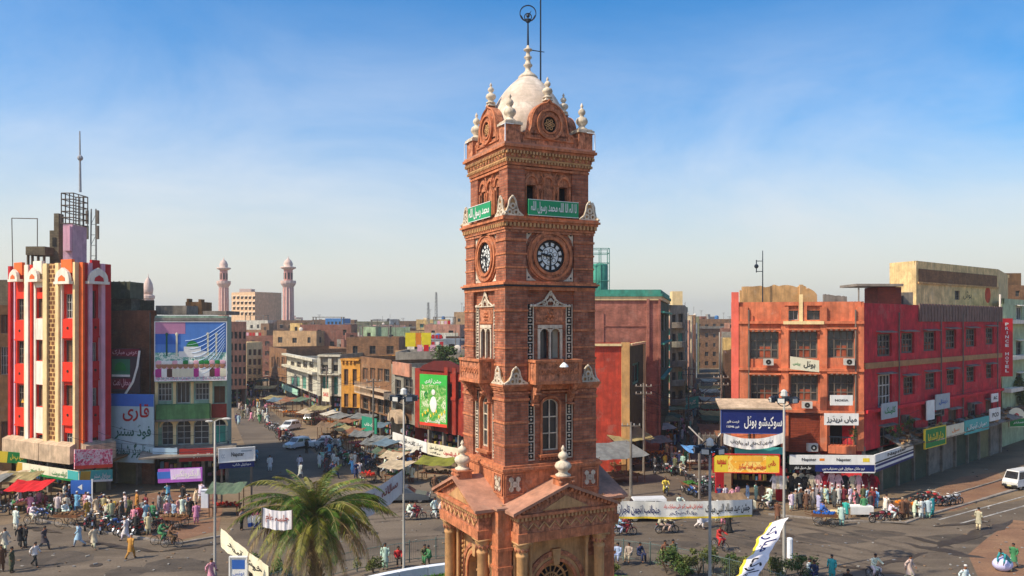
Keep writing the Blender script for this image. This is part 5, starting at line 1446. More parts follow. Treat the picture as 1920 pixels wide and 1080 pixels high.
ragged(1392, 1512, 537, 536, 77.5, M_BUF, B7); ragged(1500, 1532, 532, 552, 77.2, M_BUF, B7, amp=5, n=6); ragged(1388, 1440, 545, 548, 80, M_BUF, B7); ragged(1545, 1588, 552, 556, 78, M_SLAB, B7, amp=1)
an = thing('rooftop_antenna', 'dark antenna pole with side brackets on the orange building roof', 'antenna', (UY(1430, 77).x, 77, B7.h - .8))
b = MB(); b.use(M_IRON); H_ = ZV(470, 77) - an.location.z
b.tube((0, 0, 0), (0, 0, H_), .07, .04, 6)
for z in (H_ - 1.0, H_ - 2.0): b.tube((0, 0, z), (-.65, 0, z), .035, n=4)
b.ball((-.6, 0, H_ - 1.5), .22, 6, 5); b.tube((-.6, 0, H_ - 2.1), (-.6, 0, H_ - .9), .05, n=4); b.tube((0, 0, .5), (-1.2, 0, -.3 + .3), .03, n=4); b.build('pole', an)
dC = Vector((math.sin(math.radians(48)), math.cos(math.radians(48)))); nC = Vector((-dC.y, dC.x))
c0 = UY(1620.5, Yc);
def along(u):     # distance along the crimson wall line for a photo column
 k = (u - 960) / F_PX; return (k * c0.y - c0.x) / (dC.x - k * dC.y)
LC = along(1877)
B8 = Bld('crimson_building', 'long crimson building with two rows of hooded windows and a beige band', 'building', [c0, c0 + dC * LC, c0 + dC * LC + nC * 12, c0 + nC * 12], ZV(568, Yc), M_CR, parapet=.6)
r1 = [(1645, 1672, 626, 668), (1690, 1714, 624, 662), (1732, 1755, 621, 658), (1773, 1793, 618, 654), (1811, 1830, 616, 650), (1848, 1864, 614, 646)]
r2 = [(1694, 1715, 706, 740), (1735, 1755, 699, 730), (1775, 1792, 693, 722), (1812, 1829, 687, 716), (1849, 1862, 683, 709)]
rr_ = [(*w, 'grid') for w in r1] + [(*w, 'grid') for w in r2] + [(1646, 1672, 702, 764, 'gridp')] + [(1650, 1672, 800, 840, 'dark'), (1694, 1716, 790, 820, 'shutb'), (1740, 1760, 778, 805, 'dark'), (1778, 1796, 768, 792, 'shutb'), (1815, 1832, 758, 782, 'dark'), (1848, 1862, 750, 772, 'shutb')]
B8.wallpx(0, rr_, z0=4.2, t=.3, hood=M_SLAB)
zb0 = B8.zv(0, 1623, 692)
B8.part(0, 'beige_band', lambda b: b.box(.0, LC, -.14, -.004, zb0, zb0 + .55), wm('beige_band_paint', (176, 128, 84)))
B8.part(0, 'red_ledge', lambda b: b.box(.0, LC, -.35, -.004, B8.zv(0, 1640, 772), B8.zv(0, 1640, 772) + .3), wm('bright_red_ledge', (205, 40, 50)))
for u in (1683, 1762, 1803, 1868): B8.part(0, 'drainpipe', lambda b: b.tube((B8.xu(0, u), -.16, 4.5), (B8.xu(0, u), -.16, 17.0), .07, n=6), M_FRAME)
x0_, x1_ = B8.xu(0, 1722), LC
B8.part(0, 'metal_fascia', lambda b: [b.box(x0_ + k * (x1_ - x0_) / 60, x0_ + (k + .8) * (x1_ - x0_) / 60, -.15 - .05 * (k % 2), -.004, B8.h - 1.7, B8.h + .15) for k in range(60)], wm('grey_tin_sheet', (132, 104, 92), var=.25, streak=.5))
B8.finish()
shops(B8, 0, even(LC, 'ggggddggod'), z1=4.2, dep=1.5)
b = MB(); b.use(wm('red_roof_brick', (140, 62, 44), var=.25, brick=(.4, .13, .018, lin((124, 52, 38)), lin((110, 70, 54)))))
o8 = B8.c[0]; bxp(b, 1646, 1690, 538, 580, 79, 3, o8); b.build('roof_room', B8.o)
b = MB(); b.use(M_SLAB); bxp(b, 1606, 1694, 532, 536.5, 78, 4, o8); bxp(b, 1694, 1712, 548, 572, 80, 2, o8); b.tube(UY(1610, 78.3).to_3d() - o8.to_3d() + Vector((0, 0, 17)), UY(1610, 78.3).to_3d() - o8.to_3d() + Vector((0, 0, ZV(537, 78))), .08); b.build('roof_slab', B8.o)
M_YEL = wm('peeling_yellow_plaster', (226, 194, 136), var=0.3, streak=0.5)
B9 = Bld('yellow_building', 'tall peeling yellow building rising behind the crimson one', 'building', [UY(1668, 104), UY(1718, 100), UY(1872, 116), UY(1890, 130), UY(1680, 125)], ZV(490, 101), M_YEL, parapet=.5)
B9.wallpx(0, []); B9.wallpx(1, [(1790, 1800, 545, 562, 'dark')])
B9.part(1, 'patch', lambda b: (b.box(B9.xu(1, 1720), B9.xu(1, 1870), -.2, -.004, B9.zv(1, 1790, 536), B9.zv(1, 1790, 533)), b.use(M_TAN), b.box(B9.xu(1, 1722), B9.xu(1, 1868), -.1, -.004, B9.zv(1, 1790, 532.5), B9.zv(1, 1790, 510))), M_BUF)
B9.part(1, 'red_mark', lambda b: b.ring(B9.xu(1, 1852), B9.zv(1, 1852, 553), 0.0, 1.0, -.02, -.005, n=14, sz=1.15), wm('red_painted_sign', (205, 72, 36), var=.3, streak=.4))
B9.finish()
write(B9.part(1, 'painted_lettering', lambda b: b.box(B9.xu(1, 1820), B9.xu(1, 1821), -.011, -.005, 20, 20.02), M_BLACK), 'ہوٹل', mat('lettering_black', (.02, .02, .022), var=.1, bump=0), B9.xu(1, 1806), B9.zv(1, 1820, 562), 2.6, 1.2, y=-.02, ur=True)
M_LETB = MATS['lettering_black']
B10 = Bld('hotel_building', 'pale green and white hotel at the far right edge behind a red sign', 'building', [UY(1879, 103), UY(1985, 122), UY(1975, 140), UY(1870, 125)], ZV(560, 104), wm('pale_green_plaster', (176, 190, 150), var=.2, streak=.5))
B10.wallpx(0, [(1905, 1916, 575, 600, 'pale'), (1924, 1935, 577, 600, 'pale'), (1905, 1916, 640, 668, 'dark'), (1924, 1935, 640, 666, 'dark'), (1905, 1916, 700, 725, 'dark'), (1924, 1935, 700, 722, 'dark')], hood=M_RW)
for vv in (607, 672, 730): B10.part(0, 'balcony', lambda b: b.box(.2, B10.edge(0)[2], -1.0, -.004, B10.zv(0, 1910, vv), B10.zv(0, 1910, vv - 7)), M_RW)
B10.finish()
B11 = Bld('brown_house', 'brown brick house with rooftop shed at the upper right edge', 'building', quadb(1868, 140, 1990, 140, 15), ZV(535, 140), M_TAN)
B11.wallpx(0, [(1882, 1890, 545, 556, 'dark'), (1904, 1912, 545, 556, 'dark')]); B11.finish()
b = MB(); b.use(M_BRN); b.box(1, 5, 1, 4, B11.h - .7, B11.h + 2.2); b.build('roof_room', B11.o)
# ------------------------------------------------------------------ minarets and the town behind
M_MIN = wm('minaret_pink_stone', (206, 150, 138), var=.12, streak=.25)
M_MINW = wm('minaret_cream', (212, 184, 170), var=.1, streak=.2)
def minaret(u, Y, vtop, w, label):
 p = UY(u, Y); t = thing('minaret', label, 'minaret', (p.x, p.y, 0), group='minarets of the far mosque')
 H = ZV(vtop, Y); r = w / 2
 b = MB(); b.use(M_MIN); b.lathe([(r * 1.05, 0), (r * .92, H * .70)], n=12)
 for k in range(12):
  a = 2 * PI * k / 12; b.use(M_MINW); b.tube((r * 1.03 * math.cos(a), r * 1.03 * math.sin(a), 0), (r * .9 * math.cos(a), r * .9 * math.sin(a), H * .70), r * .10, n=4)
 b.build('shaft', t)
 b = MB(); b.use(M_MINW); b.lathe([(r * .9, H * .70), (r * 1.35, H * .735), (r * 1.4, H * .745), (r * 1.4, H * .765), (r * 1.0, H * .766)], n=12); b.build('gallery', t)
 b = MB(); b.use(M_MIN); b.lathe([(r * .8, H * .765), (r * .8, H * .87)], n=8)
 b.use(M_DARK)
 for k in range(8):
  a = 2 * PI * (k + .5) / 8; b.at(r * .76 * math.cos(a), r * .76 * math.sin(a), H * .78, rz=a); b.box(-.1, .05, -r * .14, r * .14, 0, H * .06)
 b.at(); b.build('lantern', t)
 b = MB(); b.use(M_MINW); b.lathe([(r * .8, H * .87), (r * 1.4, H * .885), (r * 1.4, H * .895), (r * .75, H * .9), (r * .85, H * .925), (r * .6, H * .955), (r * .15, H * .975), (r * .1, H * .98), (.05, H)], n=12); b.build('dome', t, smooth=True)
minaret(419.5, 350, 482, 4.3, 'pink and cream minaret standing left of the cream apartment block')
minaret(540.5, 330, 480, 4.6, 'pink and cream minaret standing alone right of the cream apartment block')
t = thing('small_minaret', 'short pale bulbous minaret above the roofs left of the blue billboard', 'minaret', (UY(278, 300).x, 300, 0))
H = ZV(513, 300); b = MB(); b.use(M_MINW); b.lathe([(2.0, 0), (1.9, H * .72), (2.3, H * .73), (2.3, H * .76), (1.6, H * .77)], n=12); b.build('shaft', t)
b = MB(); b.use(M_MINW); b.lathe([(1.5, H * .77), (1.8, H * .83), (1.5, H * .89), (.7, H * .94), (.2, H * .96), (.05, H)], n=12); b.build('dome', t, smooth=True)
AB = Bld('apartment_block', 'cream apartment block between the two tall minarets', 'building', quadb(434, 338, 478, 330, 14), ZV(548, 335), wm('apartment_cream', (214, 178, 140), var=.15, streak=.3))
AB.wallpx(0, [(437 + a * 7.4, 441 + a * 7.4, 556 + r_ * 10, 561 + r_ * 10, 'dark') for a in range(6) for r_ in range(4)], hood=M_RW); AB.finish()
b = MB(); b.use(M_MINW); b.box(3, 8, 1, 6, AB.h - .7, AB.h + 1.6); b.build('roof_room', AB.o)
HC = [('tan', (186, 150, 108)), ('grey', (150, 142, 128)), ('pale pink', (204, 160, 140)), ('brown', (128, 98, 70)), ('cream', (218, 196, 158)), ('dull brick red', (152, 100, 80)),
      ('dirty white', (208, 202, 184)), ('salmon', (190, 138, 114)), ('olive grey', (124, 122, 92)), ('pale green', (158, 178, 140)), ('bluish grey', (138, 148, 156)), ('sand yellow', (210, 176, 112))]
HM = [wm('house_' + n.replace(' ', '_'), c, var=.28, streak=.55) for n, c in HC]
HB_ = [wm('house_brick_%s' % n, c, var=.3, streak=.5, brick=(.5, .17, .025, lin(tuple(int(x * .82) for x in c)), lin(tuple(int(x * .8 + 10) for x in c)))) for n, c in (('red', (150, 98, 78)), ('tan', (160, 118, 82)), ('brown', (118, 84, 62)))]
M_TANK = mat('black_plastic_tank', (.03, .03, .035), var=.2, bump=0, rough=.5)
M_TANKB = mat('blue_plastic_tank', (.04, .16, .38), var=.2, bump=0, rough=.5)
STO = {2: 'two storey', 3: 'three storey', 4: 'four storey', 5: 'five storey'}
def place_phrase(u, Y):
 for lim, ph in ((470, 'beyond the salmon flats'), (515, 'beyond the cream flats'), (560, 'below the right minaret'), (600, 'beyond the white ornate house'), (645, 'behind the green shuttered house'), (700, 'behind the ochre house'),
     (750, 'behind the brown balcony house'), (800, 'near the yellow roof sheets'), (990, 'behind the green banner'), (1310, 'beyond the balcony flats')):
  if u < lim: return ph
 return 'beside the orange building'
def house(x, y, w, d, h, rz, detail, ci=None, brick=None, near='', windows=True):
 ci = RD.randrange(len(HM)) if ci is None else ci
 if brick is None: brick = RD.random() < .25
 if brick:
  bi = RD.randrange(3); m, cn = HB_[bi], ('red', 'tan', 'dark')[bi] + ' brick'
 else:
  m, cn = HM[ci], HC[ci][0]
 fl = max(2, min(5, int(round(h / 3.3))))
 feats = []
 ca, sa = math.cos(rz), math.sin(rz)
 def W(px, py): return (x + px * ca - py * sa, y + px * sa + py * ca)
 cc = [W(-w / 2, 0), W(w / 2, 0), W(w / 2, d), W(-w / 2, d)]
 B_ = Bld('town_house', '', 'house', cc, h, m, group='houses of the old town', parapet=RD.choice((.5, .8, 1.1)))
 n = max(2, int(w / RD.uniform(2.4, 3.6))); kind = RD.choice(('dark', 'dark', 'shutb', 'shutg', 'dark', 'grid'))
 def rows(L, n, k):
  out = []
  for f in range(fl):
   z = .9 + f * (h - .8) / fl
   for i in range(n):
    if RD.random() < .12: continue
    c = L * (i + .5) / n; ww = RD.choice((.9, 1.1, 1.3)); out.append((c - ww / 2, c + ww / 2, z, z + RD.choice((1.3, 1.5)), k))
  return out
 if windows:
  hd = RD.choice((None, M_SLAB, None))
  B_.wall(0, rows(w, n, kind), hood=hd)
  side = 1 if (x < 0 or (x / y) < 0.0) else 3
  if detail: B_.wall(side, rows(d, max(1, int(d / 4)), 'dark'))
 B_.finish()
 ty = RD.random()
 ft = 'with a plain roof'
 if ty < .35:
  b = MB(); b.use(RD.choice(HM)); rw = RD.uniform(2.2, 4); q = RD.uniform(-w / 2 + 1.5, w / 2 - 1.5 - rw / 2); off = Vector(W(q, d * .4)) - B_.c[0]
  b.at(off.x, off.y, 0, rz=rz); b.box(-rw / 2, rw / 2, 0, 2.6, h - .8, h + RD.uniform(1.4, 2.4)); b.use(M_SLAB); b.box(-rw / 2 - .2, rw / 2 + .2, -.2, 2.8, h + 2.41, h + 2.55) if False else None
  b.use(M_DARK); b.box(-.4, .4, -.03, -.005, h - .7, h + 1.0)
  b.build('roof_room', B_.o); ft = 'with a rooftop stair room'
 elif ty < .6:
  tm_, cn2 = RD.choice(((M_TANK, 'black'), (M_TANKB, 'blue'))); off = Vector(W(RD.uniform(-w / 3, w / 3), d * .3)) - B_.c[0]
  b = MB(); b.use(tm_); b.lathe([(.7, 0), (.75, .1), (.75, 1.1), (.55, 1.35), (.2, 1.5)], n=10, cx=off.x, cy=off.y, cz=h - .2); b.use(M_SLAB); b.box(off.x - .8, off.x + .8, off.y - .8, off.y + .8, h - .8, h - .21); b.build('water_tank', B_.o); ft = 'with a %s roof tank' % cn2
 elif ty < .8:
  off = Vector(W(0, d * .3)) - B_.c[0]; b = MB(); b.use(M_SLAB); b.at(off.x, off.y, 0, rz=rz); b.box(-w * .3, w * .3, -1, 3, h + 1.9, h + 2.05)
  for px in (-w * .28, w * .28):
   for py in (-.9, 2.9): b.box(px - .12, px + .12, py - .12, py + .12, h - .8, h + 1.9)
  b.build('roof_shelter', B_.o); ft = 'with a slab roof shelter'
 if RD.random() < .55:
  b = MB(); b.use(M_FRAME); off = Vector(W(RD.uniform(-w / 2.5, w / 2.5), d * .2)) - B_.c[0]; k = RD.uniform(2, 4); b.tube((off.x, off.y, h - .8), (off.x, off.y, h + k), .05, n=4)
  if RD.random() < .5: b.use(M_RW); b.ball((off.x + .3, off.y - .3, h + .4), .6, 8, 5, (.9, .25, .9))
  else: [b.box(off.x - .7 + .15 * j, off.x + .7 - .15 * j, off.y - .03, off.y + .03, h + k - .3 * j - .05, h + k - .3 * j) for j in range(3)]
  b.build('antenna', B_.o)
 if RD.random() < .35 and y < 250:
  b = MB(); off = Vector(W(0, .6)) - B_.c[0]; b.use(M_FRAME); b.tube((off.x - 2.4, off.y, h + 1.0), (off.x + 2.4, off.y, h + 1.0), .02, n=3)
  for j in range(5): b.use(RD.choice((M_RW, M_TEAL, M_RP, M_RD, M_WHP))); q = off.x - 2.2 + j * .9; b.box(q, q + .7, off.y - .02, off.y + .02, h + .1, h + 1.0)
  b.build('washing', B_.o)
 if RD.random() < .4 and windows:
  z = .7 + (fl - 1) * (h - .8) / fl
  B_.part(0, 'balcony', lambda b: (b.box(.3, w - .3, -1.0, -.004, z, z + .12), b.box(.3, w - .3, -1.0, -.92, z + .12, z + .9)), RD.choice((M_SLAB, M_WHP, m))); bal_ = True
  ft += ' and balcony'
 u = scr((x, y)); ph = near or place_phrase(u, y)
 dist = '' if y < 170 else ('mid distance ' if y < 260 else 'far off ')
 B_.o['label'] = '%s%s %s house %s %s' % (dist, cn, STO[fl], ft, ph)
 return B_
def fill(u0, u1, ys, sp, hmin, hmax, det=True, top=640):
 for Y in ys:
  u = u0 + RD.uniform(0, 10)
  while u < u1:
   w = RD.uniform(8, 14) * (1 if Y < 300 else 1.4)
   uw = w / Y * F_PX
   Yj = Y + RD.uniform(-4, 4)
   h = RD.uniform(hmin, hmax)
   if RD.random() < .12: h *= 1.15
   p = UY(u + uw / 2, Yj)
   house(p.x, p.y, w, RD.uniform(8, 12), h, RD.uniform(-.35, .35), det and Y < 240)
   u += uw * RD.uniform(1.02, 1.35)
fill(885 - 150, 885, (113, 128), 0, 9, 12.2)
fill(642, 890, (145, 165, 188), 0, 10.5, 14)
fill(560, 890, (212, 240, 272), 0, 12, 15.5)
fill(497, 640, (205,), 0, 9, 12.5)
fill(432, 560, (232, 262), 0, 10, 14)
fill(432, 890, (310, 355), 0, 13, 17.5, False)
fill(1293, 1342, (282, 310), 0, 14, 18, False)
fill(1255, 1375, (350,), 0, 15, 20, False)
for k, (u, Y, w, h) in enumerate([(1297, 160, 8, 16.5), (1302, 176, 8, 17.5), (1306, 194, 8, 15.5), (1309, 212, 8, 18), (1312, 232, 9, 16), (1316, 255, 9, 18)]):
 p = UY(u - w / Y * 750 - 6, Y); house(p.x, p.y, w, 12, h, -.24, True, near='on the left side of the right bazaar')
for k, (u, Y, w, h) in enumerate([(1352, 104, 8, 12), (1350, 122, 9, 13.5), (1349, 142, 9, 12), (1347, 163, 9, 14), (1345, 186, 9, 12.5), (1343, 212, 9, 14.5), (1341, 240, 9, 13)]):
 p = UY(u + w / Y * 750 + 9, Y); house(p.x, p.y, w, 12, h, -.24, True, near='on the right side of the right bazaar')
fm = [MB() for _ in range(5)]
for i, b in enumerate(fm): b.use(HM[(0, 1, 2, 4, 6)[i]])
for i in range(1500):
 Y = RD.uniform(390, 1500) ; x = RD.uniform(-.75, .75) * Y
 w, d, h = RD.uniform(8, 22), RD.uniform(8, 20), RD.uniform(7, 14.5) + (RD.random() < .05) * RD.uniform(2, 9)
 b = RD.choice(fm); b.at(x, Y, 0, rz=RD.uniform(-.6, .6)); b.box(-w / 2, w / 2, -d / 2, d / 2, 0, h)
 if RD.random() < .4: b.box(-1.5, 1.5, -1.5, 1.5, h, h + 2.2)
for b in fm:
 o = b.build('distant_rooftops'); tag(o, 'hazy mass of distant town roofs along the horizon', 'rooftops', kind='stuff')
tb = Bld('blue_building', 'small bright blue rooftop building on the skyline', 'building', quadb(610, 300, 645, 300, 12), ZV(597, 300), wm('sky_blue_paint', (70, 130, 190), var=.2, streak=.4)); tb.wallpx(0, [(614 + k * 7, 618 + k * 7, 603, 608, 'dark') for k in range(4)]); tb.finish()
for u, Y, vt, lab in ((803, 290, 567, 'shorter lattice mast on the skyline left of the clock tower'), (818, 300, 548, 'taller lattice mast on the skyline left of the clock tower')):
 p = UY(u, Y); t = thing('lattice_mast', lab, 'mast', (p.x, p.y, 0)); b = MB(); b.use(MATS['mast_steel']); Ht = ZV(vt, Y)
 for sx, sy in ((-.9, -.5), (.9, -.5), (0, .9)): b.tube((sx, sy, 0), (sx * .3, sy * .3, Ht), .12, n=4)
 z = 1
 while z < Ht - 1: f = 1 - .7 * z / Ht; b.tube((-.9 * f, -.5 * f, z), (.9 * f, -.5 * f, z + 1.2), .06, n=3); z += 1.4
 b.build('lattice', t)
M_YS = mat('yellow_sheet', lin((225, 205, 40)), var=.1, streak=.1)
for u0, u1, m, lab in ((760, 779, M_YS, 'bright yellow rooftop sheet, left one of the pair'), (790, 808, M_YS, 'bright yellow rooftop sheet, right one of the pair'), (779.5, 789.5, mat('orange_sheet', lin((226, 130, 40)), var=.15), 'orange rooftop sheet between the two yellow ones')):
 a, c = UY(u0, 126), UY(u1, 126); b = MB(); b.use(m); z0, z1 = ZV(650, 126), ZV(624, 126)
 b.box(0, c.x - a.x, 0, .15, 0, z1 - z0); o = b.build('roof_sheet', loc=(a.x, a.y, z0)); tag(o, lab, 'sheet')
 b = MB(); b.use(M_FRAME); b.tube((.1, .3, -z0 + 8), (.1, .3, z1 - z0), .06, n=4); b.tube((c.x - a.x - .1, .3, -z0 + 8), (c.x - a.x - .1, .3, z1 - z0), .06, n=4); b.build('post', o)
# ------------------------------------------------------------------ signs, banners and billboards
def pm_(name, rgb, **k):
 k.setdefault('var', .08); k.setdefault('streak', .15); k.setdefault('bump', 0); k.setdefault('rough', .6)
 return mat('print_' + name, lin(rgb), **k)
PW, PN, PR, PG, PY_, PK = pm_('white', (232, 230, 222)), pm_('navy', (22, 36, 100)), pm_('red', (200, 28, 36)), pm_('green', (28, 130, 60)), pm_('yellow', (236, 206, 60)), pm_('black', (22, 20, 22))
PB, PC, PM, PO, PT, PGy = pm_('blue', (50, 100, 180)), pm_('cream', (224, 216, 186)), pm_('magenta', (176, 50, 130)), pm_('orange', (238, 136, 34)), pm_('teal', (70, 170, 165)), pm_('grey', (170, 178, 180))
def busy(name, cols, sc=2.2):
 m = bpy.data.materials.new('print_' + name); MATS['print_' + name] = m; m.use_nodes = True
 n, l = m.node_tree.nodes, m.node_tree.links; tc = n.new('ShaderNodeTexCoord'); no = n.new('ShaderNodeTexNoise'); no.inputs['Scale'].default_value = sc; no.inputs['Detail'].default_value = 6; no.inputs['Roughness'].default_value = .65; no.inputs['Distortion'].default_value = 1.5
 l.new(tc.outputs['Object'], no.inputs['Vector']); r = n.new('ShaderNodeValToRGB'); r.color_ramp.interpolation = 'CONSTANT'; e = r.color_ramp.elements
 for i, c in enumerate(cols):
  x = e[i] if i < 2 else e.new(.5); x.color = (*lin(c), 1)
 for i in range(len(cols)): e[i].position = 0 if i == 0 else .36 + .28 * (i - 1) / max(1, len(cols) - 2)
 l.new(no.outputs[0], r.inputs[0]); l.new(r.outputs[0], n['Principled BSDF'].inputs['Base Color']); n['Principled BSDF'].inputs['Roughness'].default_value = .6
 return m
PZG = busy('green_pattern', [(14, 88, 32), (30, 124, 46), (60, 150, 58), (116, 168, 76), (206, 214, 176)], 1.1)
PZR = busy('crimson_pattern', [(120, 16, 30), (196, 30, 44), (222, 90, 120), (236, 200, 200)], 2.2)
PZB = busy('crowd_pattern', [(60, 40, 90), (150, 60, 110), (210, 150, 170), (236, 226, 220)], 3.5)
PZL = busy('city_pattern', [(24, 80, 60), (50, 130, 110), (110, 170, 150), (220, 226, 210)], 2.5)
PSK, PPK = pm_('sky', (80, 130, 200)), pm_('pink', (222, 170, 180))
def board(label, u0, Y0, u1, Y1, v0, v1, m, texts=(), cat='sign', name='sign', th=.12, rects=(), v0b=None, v1b=None, border=None, post=None, group=None):
 """a flat board from (u0, Y0) to (u1, Y1); texts are (body, material, x, z, w, h, urdu) in shares of the board"""
 a, c = UY(u0, Y0), UY(u1, Y1); L = (c - a).length; r = math.atan2(c.y - a.y, c.x - a.x)
 z1, z0 = ZV(v0, Y0), ZV(v1, Y0)
 if v0b is not None: z1r, z0r = ZV(v0b, Y1), ZV(v1b, Y1)
 else: z1r, z0r = z1, z0
 H = z1 - z0
 b = MB(); b.use(m)
 dz0, dz1 = z0r - z0, z1r - z0
 b.add([(0, 0, 0), (L, 0, dz0), (L, th, dz0), (0, th, 0), (0, 0, H), (L, 0, dz1), (L, th, dz1), (0, th, H)], [(0, 3, 2, 1), (4, 5, 6, 7), (0, 1, 5, 4), (1, 2, 6, 5), (2, 3, 7, 6), (3, 0, 4, 7)])
 o = b.build(name, loc=(a.x, a.y, z0), rz=r); tag(o, label, cat, group)
 sk = math.atan2(dz0, L)
 k = 0
 for x, z, w, h, mm in rects:
  k += 1
  b = MB(); b.use(mm); b.box(x * L, (x + w) * L, -.006 - .003 * k, -.002, z * H, (z + h) * H); q = b.build('printed_field', o); q.rotation_euler = (0, -sk, 0)
 for body, mm, x, z, w, h, *ur in texts:
  q = write(o, body, mm, x * L, z * H, w * L, h * H, y=-.03 - .002 * k, bold=.02, ur=bool(ur and ur[0])); q.rotation_euler = (0, -sk, 0); q.location = (x * L * math.cos(sk) - z * H * 0, -.03 - .002 * k, z * H + x * L * math.sin(sk))
 if border:
  b = MB(); b.use(border); t_ = .07
  b.box(-t_, L + t_, -.05, th + .02, H, H + t_); b.box(-t_, L + t_, -.05, th + .02, -t_, 0); b.box(-t_, 0, -.05, th + .02, 0, H); b.box(L, L + t_, -.05, th + .02, 0, H)
  q = b.build('sign_frame', o); q.rotation_euler = (0, -sk, 0)
 return o
a_ = board('big blue billboard with green dome, light strings and a row of men above the mint building', 291, 77.2, 424, 78.6, 604, 714, PSK, cat='billboard', name='billboard', border=PW, th=.2)
L = (UY(424, 78.6) - UY(291, 77.2)).length; Hb = ZV(604, 77.2) - ZV(714, 77.2)
def art(o, fn, name='printed_picture'):
 b = MB(); fn(b); return b.build(name, o)
def _bb(b):
 def R_(x0, x1, z0, z1, m, y=-.02): b.use(m); b.box(x0 * L, x1 * L, y, -.002, z0 * Hb, z1 * Hb)
 R_(0, 1, 0, .28, PZB, -.008); pm_('deep_green', (30, 90, 70)); R_(0, 1, .28, .48, PZL, -.010); R_(0, .42, .8, 1, pm_('rose_sky', (190, 130, 160)), -.012)
 R_(0, .35, .62, .8, PB, -.013)
 b.use(PW); b.box(.33 * L, .72 * L, -.03, -.01, .40 * Hb, .50 * Hb); b.box(.4 * L, .64 * L, -.034, -.031, .50 * Hb, .58 * Hb)
 b.use(PG); b.ring(.52 * L, .58 * Hb, 0, .085 * L, -.04, -.01, n=14, a0=0, a1=PI)
 for x in (.16, .30, .74, .86):
  b.use(pm_('deep_green', (0, 0, 0)) if x < .2 else PC); b.box((x - .012) * L, (x + .012) * L, -.045, -.01, .42 * Hb, .78 * Hb); b.ball((x * L, -.03, .79 * Hb), .14, 6, 4, (1, .2, 1.3))
 for k in range(9):
  x0, z0 = .98, .98 - k * .05
  pts = [((x0 - (x0 - .42 - .03 * k) * t_ / 8) * L, -.03, (z0 - (.30 + .02 * k) * math.sin(PI * .5 * t_ / 8)) * Hb) for t_ in range(9)]
  b.use(pm_('light_blue', (190, 215, 240))); b.path(pts, .035, 3)
 for k in range(13):
  x = (.05 + k * .075) * L
  b.use(RD.choice((PM, PW, pm_('brown_vest', (90, 60, 50)), PC))); b.ball((x, -.02, .13 * Hb), .55, 8, 5, (.9, .06, .8))
  b.use(pm_('skin', (170, 120, 90))); b.ball((x, -.04, .255 * Hb), .25, 8, 5, (1, .1, 1.2))
  b.use(RD.choice((PPK, PW, PW, PG))); b.ball((x, -.05, .31 * Hb), .30, 8, 5, (1.05, .1, .7))
 b.use(PGy)
 for k in range(16): b.box((.03 + k * .06) * L, (.07 + k * .06) * L, -.05, -.03, .02 * Hb, .05 * Hb)
art(a_, _bb)
o = board('large grey blue shop board with red and green Urdu lettering left of the billboard building', 208, 77.4, 288, 76.6, 738, 866, pm_('pale_grey_blue', (160, 184, 190)),
          [('قاری', pm_('dark_red', (150, 20, 30)), .28, .60, .62, .26, 1), ('فوڈ سنٹر', pm_('bottle_green', (10, 84, 70)), .10, .34, .84, .22, 1), ('پیزا برگر شوارما', pm_('bottle_green', (0, 0, 0)), .08, .05, .84, .24, 1)], rects=[(.0, .82, 1, .18, PB)])
o = board('hanging banner with a green dome picture and pink lettering between striped building and billboard', 207, 77.9, 262, 77.3, 653, 736, pm_('dark_print', (66, 54, 60)),
          [('عرس مبارک', PPK, .08, .84, .84, .13, 1), ('محفل نعت', PPK, .1, .12, .6, .2, 1)], cat='banner', name='banner', rects=[(0, .82, 1, .17, pm_('maroon', (120, 30, 50))), (.05, .40, .62, .36, pm_('mid_green', (50, 120, 90))), (.05, .36, .62, .05, PW), (.05, .08, .66, .24, pm_('maroon', (0, 0, 0)))])
L2 = (UY(262, 77.3) - UY(207, 77.9)).length; H2_ = ZV(653, 77.9) - ZV(736, 77.9)
art(o, lambda b: (b.use(PG), b.ring(.35 * L2, .5 * H2_, 0, .2 * L2, -.06, -.03, n=14, a0=0, a1=PI, sz=1.3), b.use(PW), b.path([(1.0 * L2, -.05, .95 * H2_), (.93 * L2, -.05, .6 * H2_), (.78 * L2, -.05, .25 * H2_), (.45 * L2, -.05, -.1 * H2_)], .12, 4)))
board('long cream and green shop fascia along the foot of the striped building, left stretch', 30, 76.6, 92, 73.4, 866, 884, PC, [('جنرل سٹور', PG, .45, .2, .4, .6, 1)], rects=[(0, 0, .2, 1, pm_('ochre', (190, 150, 50))), (.2, 0, .8, .22, PG)], v0b=876, v1b=896)
board('cream and green shop fascia under the corner of the striped building', 92.5, 73.4, 148, 71.6, 876, 896, PC, [('کریانہ مرچنٹ', PG, .1, .2, .5, .6, 1)], rects=[(.0, 0, 1, .2, PG), (.62, .2, .36, .8, PT)], v0b=884, v1b=905)
board('teal and ochre shop fascia under the shaded right side of the striped building', 149, 71.6, 211, 74.6, 884, 905, PT, [('موبائل سنٹر', PW, .4, .2, .52, .6, 1)], rects=[(0, 0, .3, 1, pm_('ochre', (0, 0, 0))), (.3, 0, .7, .2, PW)], v0b=880, v1b=902)
board('crimson printed board with pink flowers under the striped building', 140, 71.4, 211, 74.2, 843, 880, PZR, [('سوئیٹس', PW, .08, .4, .4, .45, 1)], rects=[(0, 0, 1, .18, pm_('scarlet', (226, 70, 50)))], v0b=842, v1b=876)
board('purple and white cloth sign hung over the shops under the mint building', 296, 75.2, 379, 74.6, 880, 906, pm_('violet', (160, 84, 176)), [('الیکٹرونکس', PW, .35, .25, .6, .6, 1)], rects=[(.0, .3, .3, .5, PB), (.3, .2, .68, .75, pm_('lilac', (214, 190, 226)))], v0b=876, v1b=902)
